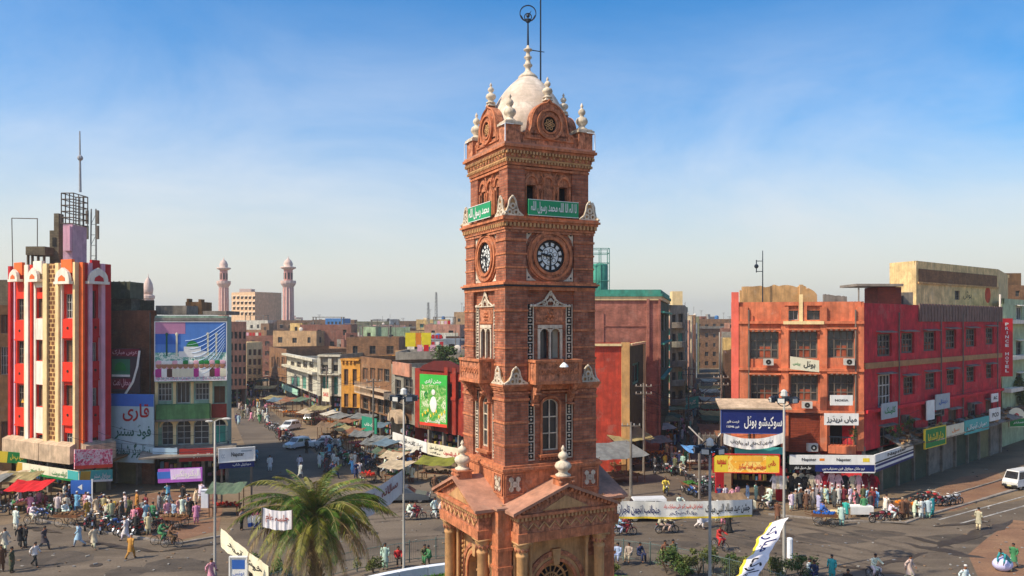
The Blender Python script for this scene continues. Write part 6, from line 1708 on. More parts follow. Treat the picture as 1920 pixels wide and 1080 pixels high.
board('small red fascia above the shops under the arched windows', 336, 76.6, 400, 77.2, 842, 866, pm_('brick_red', (170, 50, 40)), [('کلاتھ ہاؤس', PW, .4, .25, .5, .4, 1)])
board('pale blue sun board over the doorway beside the arched windows', 286, 76.4, 332, 76.6, 840, 858, pm_('ice_blue', (178, 204, 216)))
o = board('white and navy mobile shop sign on a pole frame at the left bazaar corner', 411, 70, 477, 71.2, 843, 867, PW, [('Napster', PK, .34, .30, .36, .42), ('CC', PGy, .06, .3, .1, .3)], rects=[(.62, .72, .3, .12, PGy)], border=PW)
b = MB(); b.use(PN); Ls = (UY(477, 71.2) - UY(411, 70)).length; b.box(0, Ls, .01, .1, -.58, -.08); q = b.build('lower_band', o); write(q, 'موبائل شاپ', PW, Ls * .38, -.48, Ls * .52, .3, y=-.0, bold=.02, ur=True)
b = MB(); b.use(M_FRAME); b.box(Ls * .9, Ls * .95, .15, .3, -ZV(867, 70), 0); b.box(Ls * .05, Ls * .1, .15, .3, -ZV(867, 70), 0); b.build('post', o)
board('green and yellow cloth awning sign at the extreme left edge', -12, 76, 50, 76.6, 845, 866, PG, [('تازہ پھل', PY_, .5, .2, .4, .6, 1)], rects=[(0, 0, .4, 1, PY_)], v0b=850, v1b=870)
o = board('tall green banner with a white figure shape and stars on the dark red corner house', 787, 91.5, 838, 88.6, 701, 796, pm_('leaf_green', (60, 180, 70)), [('جشن آزادی', PW, .2, .82, .6, .1, 1), ('پاکستان', PW, .2, .05, .55, .08, 1)], cat='banner', name='banner', rects=[(0, 0, 1, .06, pm_('scarlet', (0, 0, 0))), (.04, .08, .92, .72, PZG)])
Lg = (UY(838, 88.6) - UY(787, 91.5)).length; Hg = ZV(701, 91.5) - ZV(796, 91.5)
def _gb(b):
 b.use(PW); b.ball((.52 * Lg, -.05, .42 * Hg), .55, 10, 6, (1, .1, 1.7)); b.ball((.52 * Lg, -.06, .66 * Hg), .3, 8, 6, (1, .1, 1.1))
 b.use(PG); b.ring(.25 * Lg, .6 * Hg, .22, .34, -.06, -.03, n=14, a0=.6, a1=5.4); b.ball((.27 * Lg, -.06, .61 * Hg), .1, 5, 4, (1, .1, 1))
 b.use(PY_)
 for k in range(9): b.ball(((.12 + .1 * k) * Lg, -.05, (.2 + .05 * (k % 3)) * Hg), .12, 5, 4, (1, .1, 1.8))
art(o, _gb)
board('long white fascia with black Urdu lettering sloping down under the green banner, left stretch', 736, 99, 800, 88.5, 810, 826, PW, [('عثمان کلاتھ ہاؤس', PK, .3, .2, .6, .6, 1)], v0b=830, v1b=850)
board('white and cream board with small Urdu lines behind the tower, right end of the sloping fascia', 801, 88, 864, 84.5, 830, 851, PC, [('سیل سیل سیل', PK, .08, .5, .4, .35, 1), ('مردانہ زنانہ سوٹ', PR, .5, .2, .45, .5, 1), ('بچگانہ', PK, .1, .12, .3, .25, 1)], v0b=842, v1b=866)
board('small green shop sign over the crowded stalls beside the brown balcony house', 678, 104, 706, 101, 780, 808, pm_('sea_green', (40, 140, 110)), [('بک شاپ', PW, .2, .35, .6, .3, 1)])
board('small white sign with red letters hanging over the left bazaar', 604, 122, 618, 121, 728, 752, PC, [('SALE', PR, .15, .4, .7, .3)])
board('teal sign at the foot of the brick block in the right bazaar', 1272, 128, 1310, 130, 745, 768, PT, [('گارمنٹس', PW, .15, .3, .7, .45, 1)])
o = board('navy blue hotel board with white Urdu lettering on the orange building, topmost of its stack', 1353, 71.5, 1471, 71, 769, 811, PN, [('سوکیشو ہوٹل', PW, .36, .18, .60, .58, 1), ('فرسٹ فلور', PW, .08, .42, .2, .14, 1), ('فون 649231', PW, .08, .2, .2, .12, 1)], border=pm_('faded_blue', (60, 80, 140)))
b = MB(); b.use(M_APR); Lh = (UY(1471, 71) - UY(1353, 71.5)).length; hh_ = ZV(769, 71.5) - ZV(811, 71.5)
b.add([(-.2, -.15, hh_ + .1), (Lh + .6, -.15, hh_ + .1), (Lh + .6, 2.2, hh_ + .7), (-.2, 2.2, hh_ + .7), (-.2, -.15, hh_ + .25), (Lh + .6, -.15, hh_ + .25), (Lh + .6, 2.2, hh_ + .85), (-.2, 2.2, hh_ + .85)], [(0, 3, 2, 1), (4, 5, 6, 7), (0, 1, 5, 4), (1, 2, 6, 5), (3, 0, 4, 7)]); b.build('canopy', o)
def cloth(label, p0, p1, h, sag, m, texts=(), n=24, rows=4, twist=0.0, wave=.05, group=None, stripes=(), name='banner', cat='banner', hvec=None, ropes=0.0):
 """a cloth banner hung between two points, sagging, lettering bent with it"""
 p0, p1 = Vector(p0), Vector(p1); d = p1 - p0; L = d.length
 nn = Vector((d.y, -d.x, 0)).normalized() if abs(d.x) + abs(d.y) > .01 else Vector((0, -1, 0))
 if nn.y > 0: nn = -nn
 up = Vector(hvec) if hvec else Vector((0, 0, 1))
 def fn(s, t, off=0.0):
  base = p0 + d * s - Vector((0, 0, 1)) * sag * 4 * s * (1 - s)
  w_ = wave * math.sin(s * 19 + t * 2) + wave * .6 * math.sin(s * 43 + 1)
  a = twist * s
  u_ = up * math.cos(a) + nn * math.sin(a)
  return base - p0 + u_ * (h * (t - 1)) + nn * (w_ * (1 - t * .5) + off)
 b = MB()
 ms = [m] * rows
 for r_, mm in stripes: ms[r_] = mm
 wave = max(wave, .06) if L > 3 else wave
 for j in range(rows):
  b.use(ms[j])
  for i in range(n):
   b.quad(fn(i / n, j / rows), fn((i + 1) / n, j / rows), fn((i + 1) / n, (j + 1) / rows), fn(i / n, (j + 1) / rows))
 o = b.build(name, loc=p0); tag(o, label, cat, group)
 for body, mm, x, z, w, hh, ur in texts:
  b = MB(); curved_text(b, lambda s, t: fn(s, t, .035), body, x, z, w, hh, bold=.02, ur=ur, material=mm); b.build('lettering', o)
 b = MB(); b.use(M_FRAME)
 for s_ in (0, 1):
  e = fn(s_, 0); f = fn(s_, 1); b.tube(e, f, .035, n=5)
 b.build('batten', o)
 return o
cloth('white curved cloth banner sagging right below the navy hotel board', P(1356, 812, 71.2), P(1470, 810, 70.6), .95, .55, PW, [('بہترین کھانے اور رہائش', PK, .12, .3, .7, .45, True)])
board('turquoise awning board above the orange sign', 1378, 71.6, 1470, 71.2, 838, 851, PT)
o = board('bright orange and yellow shop banner with red and yellow lettering over the sweets shop', 1338, 70.4, 1461, 70, 852, 885, busy('orange_pattern', [(226, 90, 20), (238, 136, 34), (246, 176, 50), (250, 214, 110)], 1.2), [('سویٹس اینڈ بیکرز', PR, .38, .15, .42, .4, 1), ('سموسہ', PR, .05, .3, .14, .45, 1), ('خالص', PR, .83, .3, .12, .4, 1)], cat='banner', rects=[(0, 0, .22, 1, PY_), (.3, .62, .45, .3, pm_('light_orange', (246, 180, 60))), (.8, .05, .2, .85, PY_)], border=PR, name='banner')
o = board('long white and navy phone shop fascia over the hanging clothes', 1481, 71.2, 1640, 71, 853, 871, PW, [('Napster', PK, .14, .3, .17, .4), ('Napster', PK, .55, .3, .17, .4)], rects=[(.35, .4, .06, .25, PO), (.86, .3, .08, .4, PY_)])
b = MB(); b.use(PN); Lf = (UY(1640, 71) - UY(1481, 71.2)).length; b.box(Lf * .3, Lf, .0, .1, -.62, -.02); b.use(PK); b.box(0, Lf * .298, .0, .1, -.5, -.02); b.use(PW); b.box(Lf * .4, Lf, -.02, .1, -.72, -.622); q = b.build('lower_band', o)
write(q, 'ہول سیل ڈیلر', PW, Lf * .05, -.42, Lf * .2, .3, y=-.02, bold=.02, ur=True); write(q, 'نیو ماڈل موبائل فون دستیاب ہیں', PW, Lf * .38, -.5, Lf * .5, .32, y=-.03, bold=.02, ur=True)
cE = c0 + dC * 7 - nC * 1.6
board('angled end of the white and navy fascia turning the corner below the crimson wall', 1641, 71, scr(cE), cE.y, 853, 886, PW, [('Napster', PK, .3, .6, .5, .25)], rects=[(0, .0, 1, .13, PN), (0, .28, 1, .13, PN), (0, .48, 1, .08, PK)], v0b=830, v1b=858)
board('small white sign tilted on the orange wall between the two window rows', 1482, 72.4, 1536, 72.1, 668, 692, PC, [('ہوٹل', PK, .45, .2, .4, .6, 1), ('پرنس', PG, .08, .3, .25, .3, 1)], v0b=676, v1b=698)
board('white notice board under the lower right window of the orange building', 1557, 72.2, 1599, 72.1, 741, 760, PW, [('NOKIA', PK, .2, .4, .6, .22)])
board('white sign with bold black Urdu lettering above the orange balcony opening', 1546, 72.2, 1610, 72, 775, 797, PW, [('میاں ٹریڈرز', PK, .06, .18, .88, .64, 1)])
def onC(label, x0, x1, z0, z1, m, texts=(), out=.5, rects=(), border=None):
 a, c = c0 + dC * x0 - nC * out, c0 + dC * x1 - nC * out
 Y0 = a.y
 return board(label, scr(a), a.y, scr(c), c.y, HZ + (CAM_H - z1) * F_PX / a.y, HZ + (CAM_H - z0) * F_PX / a.y, m, texts, rects=rects, border=border,
                 v0b=HZ + (CAM_H - z1) * F_PX / c.y, v1b=HZ + (CAM_H - z0) * F_PX / c.y)
def cx(u): return along(u)
onC('pale green sign hung beneath the tall crimson window nearest the corner', cx(1644), cx(1673), 6.9, 8.4, PGy, [('کلینک', PG, .15, .25, .7, .5, 1)])
onC('green sign with yellow edge over the first roller shutters', cx(1697), cx(1736), 3.7, 5.5, PG, [('دارالشفا', PY_, .12, .25, .76, .5, 1)], out=1.9, border=PY_)
onC('beige cloth sign between the green and the turquoise boards', cx(1738), cx(1772), 4.2, 5.4, PC, [('سیل', PO, .3, .3, .4, .4, 1)], out=1.9)
onC('long turquoise sign over the roller shutters of the crimson building', cx(1774), cx(1820), 4.0, 5.5, PT, [('عمران آپٹیکل', PW, .1, .25, .8, .5, 1)], out=1.9)
onC('small white sign at the right end of the turquoise board', cx(1822), cx(1842), 4.8, 6.2, PW, [('PCO', PK, .2, .3, .6, .35)], out=1.9)
onC('grey blue window sign in the lowest row of the crimson building', cx(1742), cx(1768), 6.9, 8.5, PGy, [('ڈینٹل', PB, .2, .3, .6, .4, 1)], out=.7)
onC('small white sign left of the grey blue window sign', cx(1727), cx(1741), 6.0, 8.0, PW, out=.6)
onC('white and red board with dark letters beside the air coolers on the crimson wall', cx(1846), cx(1858), 6.6, 7.6, PW, [('AC', PK, .2, .3, .6, .4)], out=.8)
t = board('green and pink shop sign sticking out at the right edge above the awning', 1893, 98, 1925, 98.5, 785, 800, PG, [('سنٹر', PW, .2, .3, .6, .4, 1)], border=PC);
b = MB(); b.use(PC); b.ring(1.0, 1.0, 0, 1.3, .0, .1, n=14, a0=0, a1=PI); b.use(PR); b.ring(1.0, 1.3, 0, .35, -.02, -.001, n=10); b.build('round_top', t)
o = board('tall red sign reading PRINCE HOTEL down the corner of the pale green hotel', 1877, 100, 1899, 100.3, 597, 706, PR, cat='sign')
Lr, Hr = (UY(1899, 100.3) - UY(1877, 100)).length, ZV(597, 100) - ZV(706, 100)
for k, ch in enumerate('PRINCE HOTEL'):
 if ch != ' ':
  write(o, ch, PW, Lr * .34 + (Lr * .12 if ch == 'I' else 0), Hr * (1 - .052 - (k + 1) * .073), Lr * (.08 if ch == 'I' else .30), Hr * .052, y=-.03, bold=.03)
b = MB(); b.use(M_RW); b.tube((-.15, 0, -3), (-.15, 0, Hr + 3), .12, n=6); b.build('sign_pole', o)
cloth('long white cloth banner with black and blue Urdu lettering and a yellow hem, right of the tower', P(1150, 939, 47), P(1411, 936, 47), 1.02, .08, PW, [('جشن عید میلاد النبی مبارک', PK, .66, .22, .32, .6, True), ('تمام اہل شہر کو دلی مبارک باد', PR, .36, .52, .28, .32, True), ('چوک گھنٹہ گھر', PN, .40, .18, .2, .3, True), ('منجانب انجمن تاجران', PN, .03, .2, .30, .6, True)], stripes=[(0, PY_)], n=40, rows=9)
cloth('cream cloth banner slanting down beside the left lamp post', P(415, 990, 46), P(505, 1062, 41), 1.05, .1, PC, [('خوش آمدید', PK, .15, .3, .7, .45, True)])
cloth('greyish white cloth banner slung up to the thin lamp post behind the palm', P(648, 932, 46), P(755, 880, 49.5), 1.5, .3, pm_('soft_white', (232, 226, 224)), [('سالانہ جلسہ عام', pm_('rust_red', (150, 60, 50)), .1, .3, .8, .5, True)])
cloth('dirty white cloth banner hanging half behind the palm crown', P(492, 951, 35.4), P(548, 956, 35.2), .85, .1, pm_('soft_white', (0, 0, 0)), [('جلسہ عام', pm_('rust_red', (0, 0, 0)), .12, .3, .76, .5, True)], wave=.03)
cloth('blue and white striped cloth banner twisted round the right lamp post down to the railing', P(1478, 968, 49.6), P(1412, 1100, 46.5), 1.25, .1, pm_('soft_white', (0, 0, 0)), [('مبارک', PN, .1, .15, .35, .7, True), ('مبارک', PK, .55, .15, .35, .7, True)], stripes=[(0, PY_)], twist=.5, hvec=(.95, 0, .3), wave=.1, rows=8)
o = board('blue and white printed notice low beside the left lamp post', 432, 41, 462, 41, 1046, 1084, PW, [('نوٹس', PB, .15, .1, .7, .25, 1)], rects=[(.1, .45, .8, .45, PB)], border=PW)
cloth('red white and blue cloth bundle hung by the stall left of the palm', P(466, 958, 62), P(494, 954, 62), 1.2, .1, PW, stripes=[(0, PB), (3, PM)], wave=.2)
cloth('faded cloth strip hanging under the sloping bazaar fascia', P(712, 845, 92), P(745, 862, 90), 1.0, .2, PC, [('سیل', PR, .3, .3, .4, .4, True)])
# ------------------------------------------------------------------ people
M_CLO = mat('clothing', (.5, .5, .5), objcol=True, var=.12, streak=.15, bump=.2, scale=4, rough=.9, dirt=(.2, .17, .13))
M_SKIN = mat('skin', lin((142, 92, 62)), var=.08, streak=0, bump=0, rough=.6)
M_HAIR = mat('black_hair', (.012, .010, .009), var=.2, streak=0, bump=0, rough=.6)
M_SHOE = mat('dark_shoe', (.03, .022, .018), var=.2, streak=0, bump=0, rough=.5)
POSES = {
 'standing': dict(hip=.92, lean=0, knee=((.10, 0, .50), (.10, 0, .50)), ank=((.11, .03, .09), (.12, .02, .09)), elb=((.25, .03, 1.15), (.25, .02, 1.15)), hand=((.25, -.06, .92), (.24, -.05, .91))),
 'walking': dict(hip=.91, lean=-.05, knee=((.09, -.20, .51), (.09, .08, .48)), ank=((.10, -.28, .10), (.10, .38, .16)), elb=((.25, .12, 1.17), (.25, -.04, 1.17)), hand=((.25, .12, .93), (.24, -.24, .98))),
 'striding': dict(hip=.90, lean=-.06, knee=((.09, .06, .48), (.09, -.24, .52)), ank=((.10, .40, .18), (.10, -.34, .10)), elb=((.26, -.06, 1.17), (.26, .14, 1.18)), hand=((.25, -.28, 1.0), (.27, .10, .93))),
 'riding': dict(hip=.80, lean=-.14, knee=((.20, -.38, .66), (.20, -.38, .66)), ank=((.19, -.24, .28), (.19, -.24, .28)), elb=((.30, -.28, 1.08), (.30, -.28, 1.08)), hand=((.27, -.56, 1.02), (.27, -.56, 1.02))),
 'reaching': dict(hip=.92, lean=-.12, knee=((.10, -.04, .50), (.11, .02, .50)), ank=((.11, -.02, .09), (.13, .08, .09)), elb=((.26, -.16, 1.17), (.26, -.14, 1.17)), hand=((.20, -.42, 1.10), (.20, -.40, 1.05))),
 'sitting': dict(hip=.46, lean=-.08, knee=((.13, -.42, .50), (.16, -.42, .50)), ank=((.12, -.42, .08), (.17, -.44, .08)), elb=((.26, -.12, .72), (.26, -.12, .72)), hand=((.17, -.36, .58), (.18, -.36, .58))),
 'bending': dict(hip=.84, lean=-.52, knee=((.10, -.02, .46), (.12, .03, .46)), ank=((.11, .05, .09), (.14, .10, .09)), elb=((.24, -.62, .92), (.24, -.60, .92)), hand=((.20, -.66, .66), (.20, -.62, .64))),
}
def joints(p):
 q = POSES[p]; h = q['hip']; ln = q['lean']
 J = {'hip': Vector((0, 0, h)), 'chest': Vector((0, ln * .7, h + .38 * math.cos(ln))), 'neck': Vector((0, ln, h + .52 * math.cos(ln)))}
 J['head'] = J['neck'] + Vector((0, ln * .35 - .02, .13)); J['top'] = J['head'] + Vector((0, ln * .1, .13))
 for i, s in enumerate((-1, 1)):
  J['h%d' % i] = Vector((s * .09, 0, h - .03)); k = q['knee'][i]; a = q['ank'][i]; e = q['elb'][i]; w = q['hand'][i]
  J['k%d' % i] = Vector((s * k[0], k[1], k[2])); J['a%d' % i] = Vector((s * a[0], a[1], a[2])); J['t%d' % i] = J['a%d' % i] + Vector((s * .02, -.17, -.05))
  J['s%d' % i] = Vector((s * .18, ln * .92, h + .47 * math.cos(ln))); J['e%d' % i] = Vector((s * e[0], e[1], e[2])); J['w%d' % i] = Vector((s * w[0], w[1], w[2]))
 return J
def skin_mesh(verts, edges, rad, root, mats_, lvl=1):
 me = bpy.data.meshes.new('body'); me.from_pydata([tuple(v) for v in verts], edges, []); o = bpy.data.objects.new('body', me); COL.objects.link(o)
 o.modifiers.new('s', 'SKIN'); sv = me.skin_vertices[0].data
 for i, r in enumerate(rad): sv[i].radius = (r, r) if not isinstance(r, tuple) else r
 sv[root].use_root = True
 sb = o.modifiers.new('b', 'SUBSURF'); sb.levels = lvl; sb.render_levels = lvl
 dg = bpy.context.evaluated_depsgraph_get(); out = bpy.data.meshes.new_from_object(o.evaluated_get(dg)); out.name = 'body'
 bpy.data.objects.remove(o)
 out.materials.clear(); out.materials.append(mats_)
 out.polygons.foreach_set('use_smooth', [True] * len(out.polygons)); return out
def body(J):
 V, E, R_ = [], [], []
 def add(p, r, par=None):
  V.append(Vector(p)); R_.append(r)
  if par is not None: E.append((par, len(V) - 1))
  return len(V) - 1
 hip = add(J['hip'], (.13, .10)); ch = add(J['chest'], (.15, .11), hip); nk = add(J['neck'], .06, ch); hd0 = add(J['neck'].lerp(J['head'], .6), .062, nk); hd = add(J['head'] + Vector((0, 0, .03)), (.078, .095), hd0); add(J['top'], (.055, .065), hd)
 ns = add(J['head'] + Vector((0, -.105, .01)), .016, hd)
 for s in (-1, 1): add(J['head'] + Vector((s * .088, .01, .02)), .018, hd)
 for i, s in enumerate((-1, 1)):
  sh = add(J['s%d' % i], .058, ch); el = add(J['e%d' % i], .040, sh); wr = add(J['w%d' % i], .027, el)
  d = (J['w%d' % i] - J['e%d' % i]).normalized(); side = Vector((s, 0, 0)); palm = add(J['w%d' % i] + d * .06, (.036, .02), wr)
  fwd = d.cross(side).normalized()
  for k in range(4):
   b0 = J['w%d' % i] + d * .085 + fwd * (k - 1.5) * .019; f1 = add(b0, .0085, palm); Lf = (.05, .06, .056, .042)[k]; f2 = add(b0 + d * Lf * .6 - side * .008, .0078, f1); add(b0 + d * Lf - side * .024, .0065, f2)
  th = add(J['w%d' % i] + d * .03 + fwd * .038, .010, palm); add(J['w%d' % i] + d * .065 + fwd * .052 - side * .01, .008, th)
  h_ = add(J['h%d' % i], .085, hip); kn = add(J['k%d' % i], .055, h_); an_ = add(J['a%d' % i], .036, kn); add(J['t%d' % i] + Vector((0, .04, 0)), (.034, .022), an_)
 return skin_mesh(V, E, R_, 0, M_SKIN)
def loft(b, rings, n=10):
 vs = []
 for c, rx, ry in rings:
  for i in range(n):
   a = 2 * PI * i / n; vs.append((c[0] + rx * math.cos(a), c[1] + ry * math.sin(a), c[2]))
 fs = [(k * n + i, (k + 1) * n + i, (k + 1) * n + (i + 1) % n, k * n + (i + 1) % n) for k in range(len(rings) - 1) for i in range(n)]
 fs.append(tuple(range(n))); b.add(vs, fs)
def limb(b, pts, n=7):
 for (p, r), (q, s_) in zip(pts, pts[1:]):
  b.tube(p, q, r, s_, n)
  b.ball(q, s_ * .99, n, 4)
def garments(J, long=True, burqa=False):
 b = MB(); b.use(M_CLO); hip, nk, chst = J['hip'], J['neck'], J['chest']
 mid = (J['k0'] + J['k1']) / 2; low = hip.lerp(mid, .95 if long else .22)
 if burqa: low = Vector((0, 0, .08))
 spread = max(.17, abs(J['k0'].y - J['k1'].y) * .5 + .12)
 rg = [(nk + Vector((0, 0, .015)), .075, .075), (nk - Vector((0, 0, .05)), .19, .11), (chst, .20, .135), (hip.lerp(chst, .35), .175, .13), (hip, .19, .15), (hip.lerp(low, .5), .205, .13 + (spread - .1) * .5), (low, .235 if long else .20, spread if long else .15)]
 if burqa: rg[-1] = (low, .34, .34)
 loft(b, rg)
 for i in (0, 1):
  limb(b, [(J['s%d' % i], .078), (J['e%d' % i], .062), (J['e%d' % i].lerp(J['w%d' % i], .92), .052)])
 kz = b.mesh('kameez' if long else 'shirt', True)
 b = MB(); b.use(M_CLO)
 for i in (0, 1):
  limb(b, [(J['h%d' % i], .105), (J['k%d' % i], .088 if long else .075), (J['a%d' % i] + Vector((0, 0, .03)), .062 if long else .058)])
 sh = b.mesh('shalwar' if long else 'trousers', True)
 b = MB(); b.use(M_HAIR); c = J['head'] + Vector((0, .018, .055)); b.ball(c, .105, 10, 6, (.92, 1.0, .86)); hr = b.mesh('hair', True)
 b = MB(); b.use(M_CLO); c = J['top'] + Vector((0, .005, 0)); b.lathe([(.088, -.06), (.094, .0), (.08, .035), (.03, .045)], n=12, cx=c.x, cy=c.y, cz=c.z); cp = b.mesh('cap', True)
 shoes = []
 for i in (0, 1):
  b = MB(); b.use(M_SHOE); a = J['a%d' % i]; b.ball((a.x, a.y - .07, a.z - .055), .1, 8, 5, (.48, 1.25, .42)); shoes.append(b.mesh('shoe', True))
 return kz, sh, hr, cp, shoes
PROTO = {}
for pose in POSES:
 J = joints(pose); bm_ = body(J)
 for att in ('kameez', 'shirt', 'gown'):
  kz, sh, hr, cp, shoes = garments(J, att != 'shirt', att == 'gown')
  r = bpy.data.objects.new('person', None); COL.objects.link(r)
  obj('body', bm_, r); obj(kz.name.split('.')[0], kz, r); obj(sh.name.split('.')[0], sh, r); obj('hair', hr, r); obj('cap', cp, r)
  for q in shoes: obj('shoe', q, r)
  PROTO[(pose, att)] = r
CL = {'white': (.70, .69, .64), 'off white': (.62, .58, .47), 'cream': (.62, .52, .34), 'beige': (.46, .37, .25), 'pale blue': (.36, .50, .62), 'blue': (.06, .16, .48), 'navy': (.02, .03, .10), 'black': (.015, .015, .017),
      'dark grey': (.06, .06, .065), 'grey': (.24, .24, .23), 'brown': (.15, .07, .035), 'ochre': (.48, .24, .04), 'red': (.50, .03, .03), 'pink': (.68, .28, .34), 'maroon': (.18, .02, .03), 'green': (.05, .20, .08), 'teal': (.03, .34, .34),
      'olive': (.10, .10, .05), 'yellow': (.70, .52, .08), 'sky blue': (.16, .42, .66), 'mint': (.40, .60, .50), 'lilac': (.48, .42, .62)}
VERB = {'standing': 'standing', 'walking': 'walking', 'striding': 'striding', 'riding': 'riding', 'reaching': 'leaning forward', 'sitting': 'sitting', 'bending': 'bending down'}
PCOUNT = [0]
def person(x, y, col, pose='standing', face=0.0, where='', att=None, low=None, cap=None, z=0.0, group='people in the square', extra=''):
 """face: degrees, 0 looks at the camera side (-y), 90 towards +x"""
 att = att or 'kameez'
 low = low or col; key = (pose, att)
 c1, c2 = CL[col], CL[low]; j = lambda c: tuple(max(.005, k * RD.uniform(.85, 1.12)) for k in c)
 skip = ('hair',) if cap else ('cap',)
 wear = {'kameez': '%s shalwar kameez' % col if low == col else '%s kameez and %s trousers' % (col, low), 'shirt': '%s shirt and %s trousers' % (col, low), 'gown': '%s full length gown' % col}[att]
 lab = 'person in %s%s%s %s' % (wear, ' and %s cap' % cap if cap else '', ' ' + extra if extra else ' ' + VERB[pose] if pose != 'riding' else '', where)
 PCOUNT[0] += 1
 return dup(PROTO[key], (x, y, z), math.radians(face), ' '.join(lab.split()), group, {'kameez': j(c1), 'shirt': j(c1), 'shalwar': j(c2), 'trousers': j(c2), 'cap': CL[cap] if cap else (1, 1, 1), 'hair': (0, 0, 0)}, scale=RD.uniform(.97, 1.06), skip=skip)
def pp(u, v, *a, **k):
 g = G(u, v); o = person(g.x, g.y, *a, **k); return o
# ------------------------------------------------------------------ two-wheelers, cars, carts
M_TYRE = mat('tyre_rubber', (.018, .017, .016), var=.2, streak=.2, bump=0, rough=.8)
M_RIM = mat('chrome_rim', (.45, .45, .45), var=.1, streak=.1, bump=0, rough=.3, metal=.8)
M_VP = mat('vehicle_paint', (.5, .5, .5), objcol=True, var=.06, streak=.12, bump=0, rough=.28, spec=.55)
M_ENG = mat('engine_metal', (.14, .14, .14), var=.3, bump=0, rough=.4, metal=.6)
M_SEAT = mat('black_vinyl', (.02, .02, .02), var=.2, bump=0, rough=.5)
M_LAMP = mat('lamp_glass', (.6, .6, .55), var=.1, bump=0, streak=0, rough=.15)
M_TAIL = mat('tail_lamp_red', (.4, .02, .015), var=.1, bump=0, streak=0, rough=.25)
def wheel_meshes(R_, w, spokes=8, rr=.72):
 b = MB(); b.use(M_TYRE)
 n = 20; vs = []; prof = [(R_ - w, -w * .6), (R_ - w * .2, -w * .8), (R_, -w * .3), (R_, w * .3), (R_ - w * .2, w * .8), (R_ - w, w * .6)]
 for i in range(n):
  a = 2 * PI * i / n
  for r, x in prof: vs.append((x, r * math.cos(a), r * math.sin(a)))
 k = len(prof); fs = [(i * k + j, i * k + (j + 1) % k, ((i + 1) % n) * k + (j + 1) % k, ((i + 1) % n) * k + j) for i in range(n) for j in range(k)]
 b.add(vs, fs); ty = b.mesh('tyre', True)
 b = MB(); b.use(M_RIM)
 b.tube((-w * .7, 0, 0), (w * .7, 0, 0), R_ * .14, n=8)
 for i in range(spokes):
  a = 2 * PI * i / spokes; b.tube((0, 0, 0), (0, (R_ - w) * math.cos(a), (R_ - w) * math.sin(a)), .012 if spokes > 6 else .03, n=3)
 if spokes <= 6: b.at(); b.X = Matrix.Rotation(PI / 2, 4, 'Z'); b.disc(0, 0, (R_ - w), -w * .5, 16); b.disc(0, 0, (R_ - w), w * .5, 16); b.at()
 return ty, b.mesh('rim')
ty, rm = wheel_meshes(.30, .055, 9)
MOTO = bpy.data.objects.new('motorcycle', None); COL.objects.link(MOTO)
for y in (-.63, .63):
 w = obj('wheel', None, MOTO, (0, y, .30)) if False else bpy.data.objects.new('wheel', ty)
 if w.name not in COL.objects: COL.objects.link(w)
 w.parent = MOTO; w.location = (0, y, .30); obj('rim', rm, w)
b = MB(); b.use(M_IRON); b.tube((-.07, -.63, .30), (-.07, -.42, .92), .028); b.tube((.07, -.63, .30), (.07, -.42, .92), .028); b.tube((0, -.42, .85), (0, .30, .62), .03); b.tube((0, -.38, .72), (0, -.1, .28), .025); b.tube((0, -.1, .28), (0, .63, .30), .025)
b.tube((-.1, .63, .30), (-.1, .42, .70), .025); b.tube((.1, .63, .30), (.1, .42, .70), .025); b.tube((0, .3, .62), (0, .75, .66), .02); b.build('frame', MOTO)
b = MB(); b.use(M_ENG); b.ball((0, -.02, .38), .17, 8, 6, (.8, 1.2, .9)); b.tube((0, -.05, .42), (0, -.12, .66), .09, .08, 8); b.box(-.14, .14, -.08, .14, .24, .34); b.build('engine', MOTO)
b = MB(); b.use(M_RIM); b.path([(.12, -.12, .3), (.14, .1, .22), (.15, .85, .30)], .035, 6); b.build('exhaust', MOTO)
b = MB(); b.use(M_VP); b.ball((0, -.16, .80), .2, 10, 6, (.7, 1.35, .62)); b.build('fuel_tank', MOTO, smooth=True)
b = MB(); b.use(M_VP); b.box(-.12, .12, .14, .42, .50, .66); b.build('side_cover', MOTO)
b = MB(); b.use(M_SEAT); b.box(-.13, .13, .08, .78, .74, .82); b.ball((0, .1, .80), .13, 8, 5, (1, 1, .4)); b.build('seat', MOTO)
b = MB(); b.use(M_RIM); b.path([(-.34, -.28, 1.0), (-.2, -.38, 1.0), (0, -.42, .95), (.2, -.38, 1.0), (.34, -.28, 1.0)], .016, 5); b.path([(-.2, -.4, 1.0), (-.26, -.42, 1.16)], .01, 4); b.ball((-.27, -.42, 1.18), .05, 6, 4, (1, .3, .7)); b.ball((.27, -.42, 1.18), .05, 6, 4, (1, .3, .7)); b.build('handlebar', MOTO)
b = MB(); b.use(M_LAMP); b.ball((0, -.52, .86), .09, 8, 6); b.build('headlight', MOTO)
for y, a0, a1 in ((-.63, .5, 2.4), (.63, .2, 2.2)):
 b = MB(); b.use(M_VP if y < 0 else M_RIM); b.X = Matrix.Translation((0, y, .30)) @ Matrix.Rotation(PI / 2, 4, 'Z'); b.ring(0, 0, .33, .345, -.06, .06, n=10, a0=a0, a1=a1); b.at(); b.build('fender', MOTO)
b = MB(); b.use(M_TAIL); b.box(-.06, .06, .80, .84, .66, .74); b.build('tail_light', MOTO)
BIKE = bpy.data.objects.new('bicycle', None); COL.objects.link(BIKE)
ty2, rm2 = wheel_meshes(.34, .03, 12)
for y in (-.52, .52):
 w = obj('wheel', ty2, BIKE, (0, y, .34)); obj('rim', rm2, w)
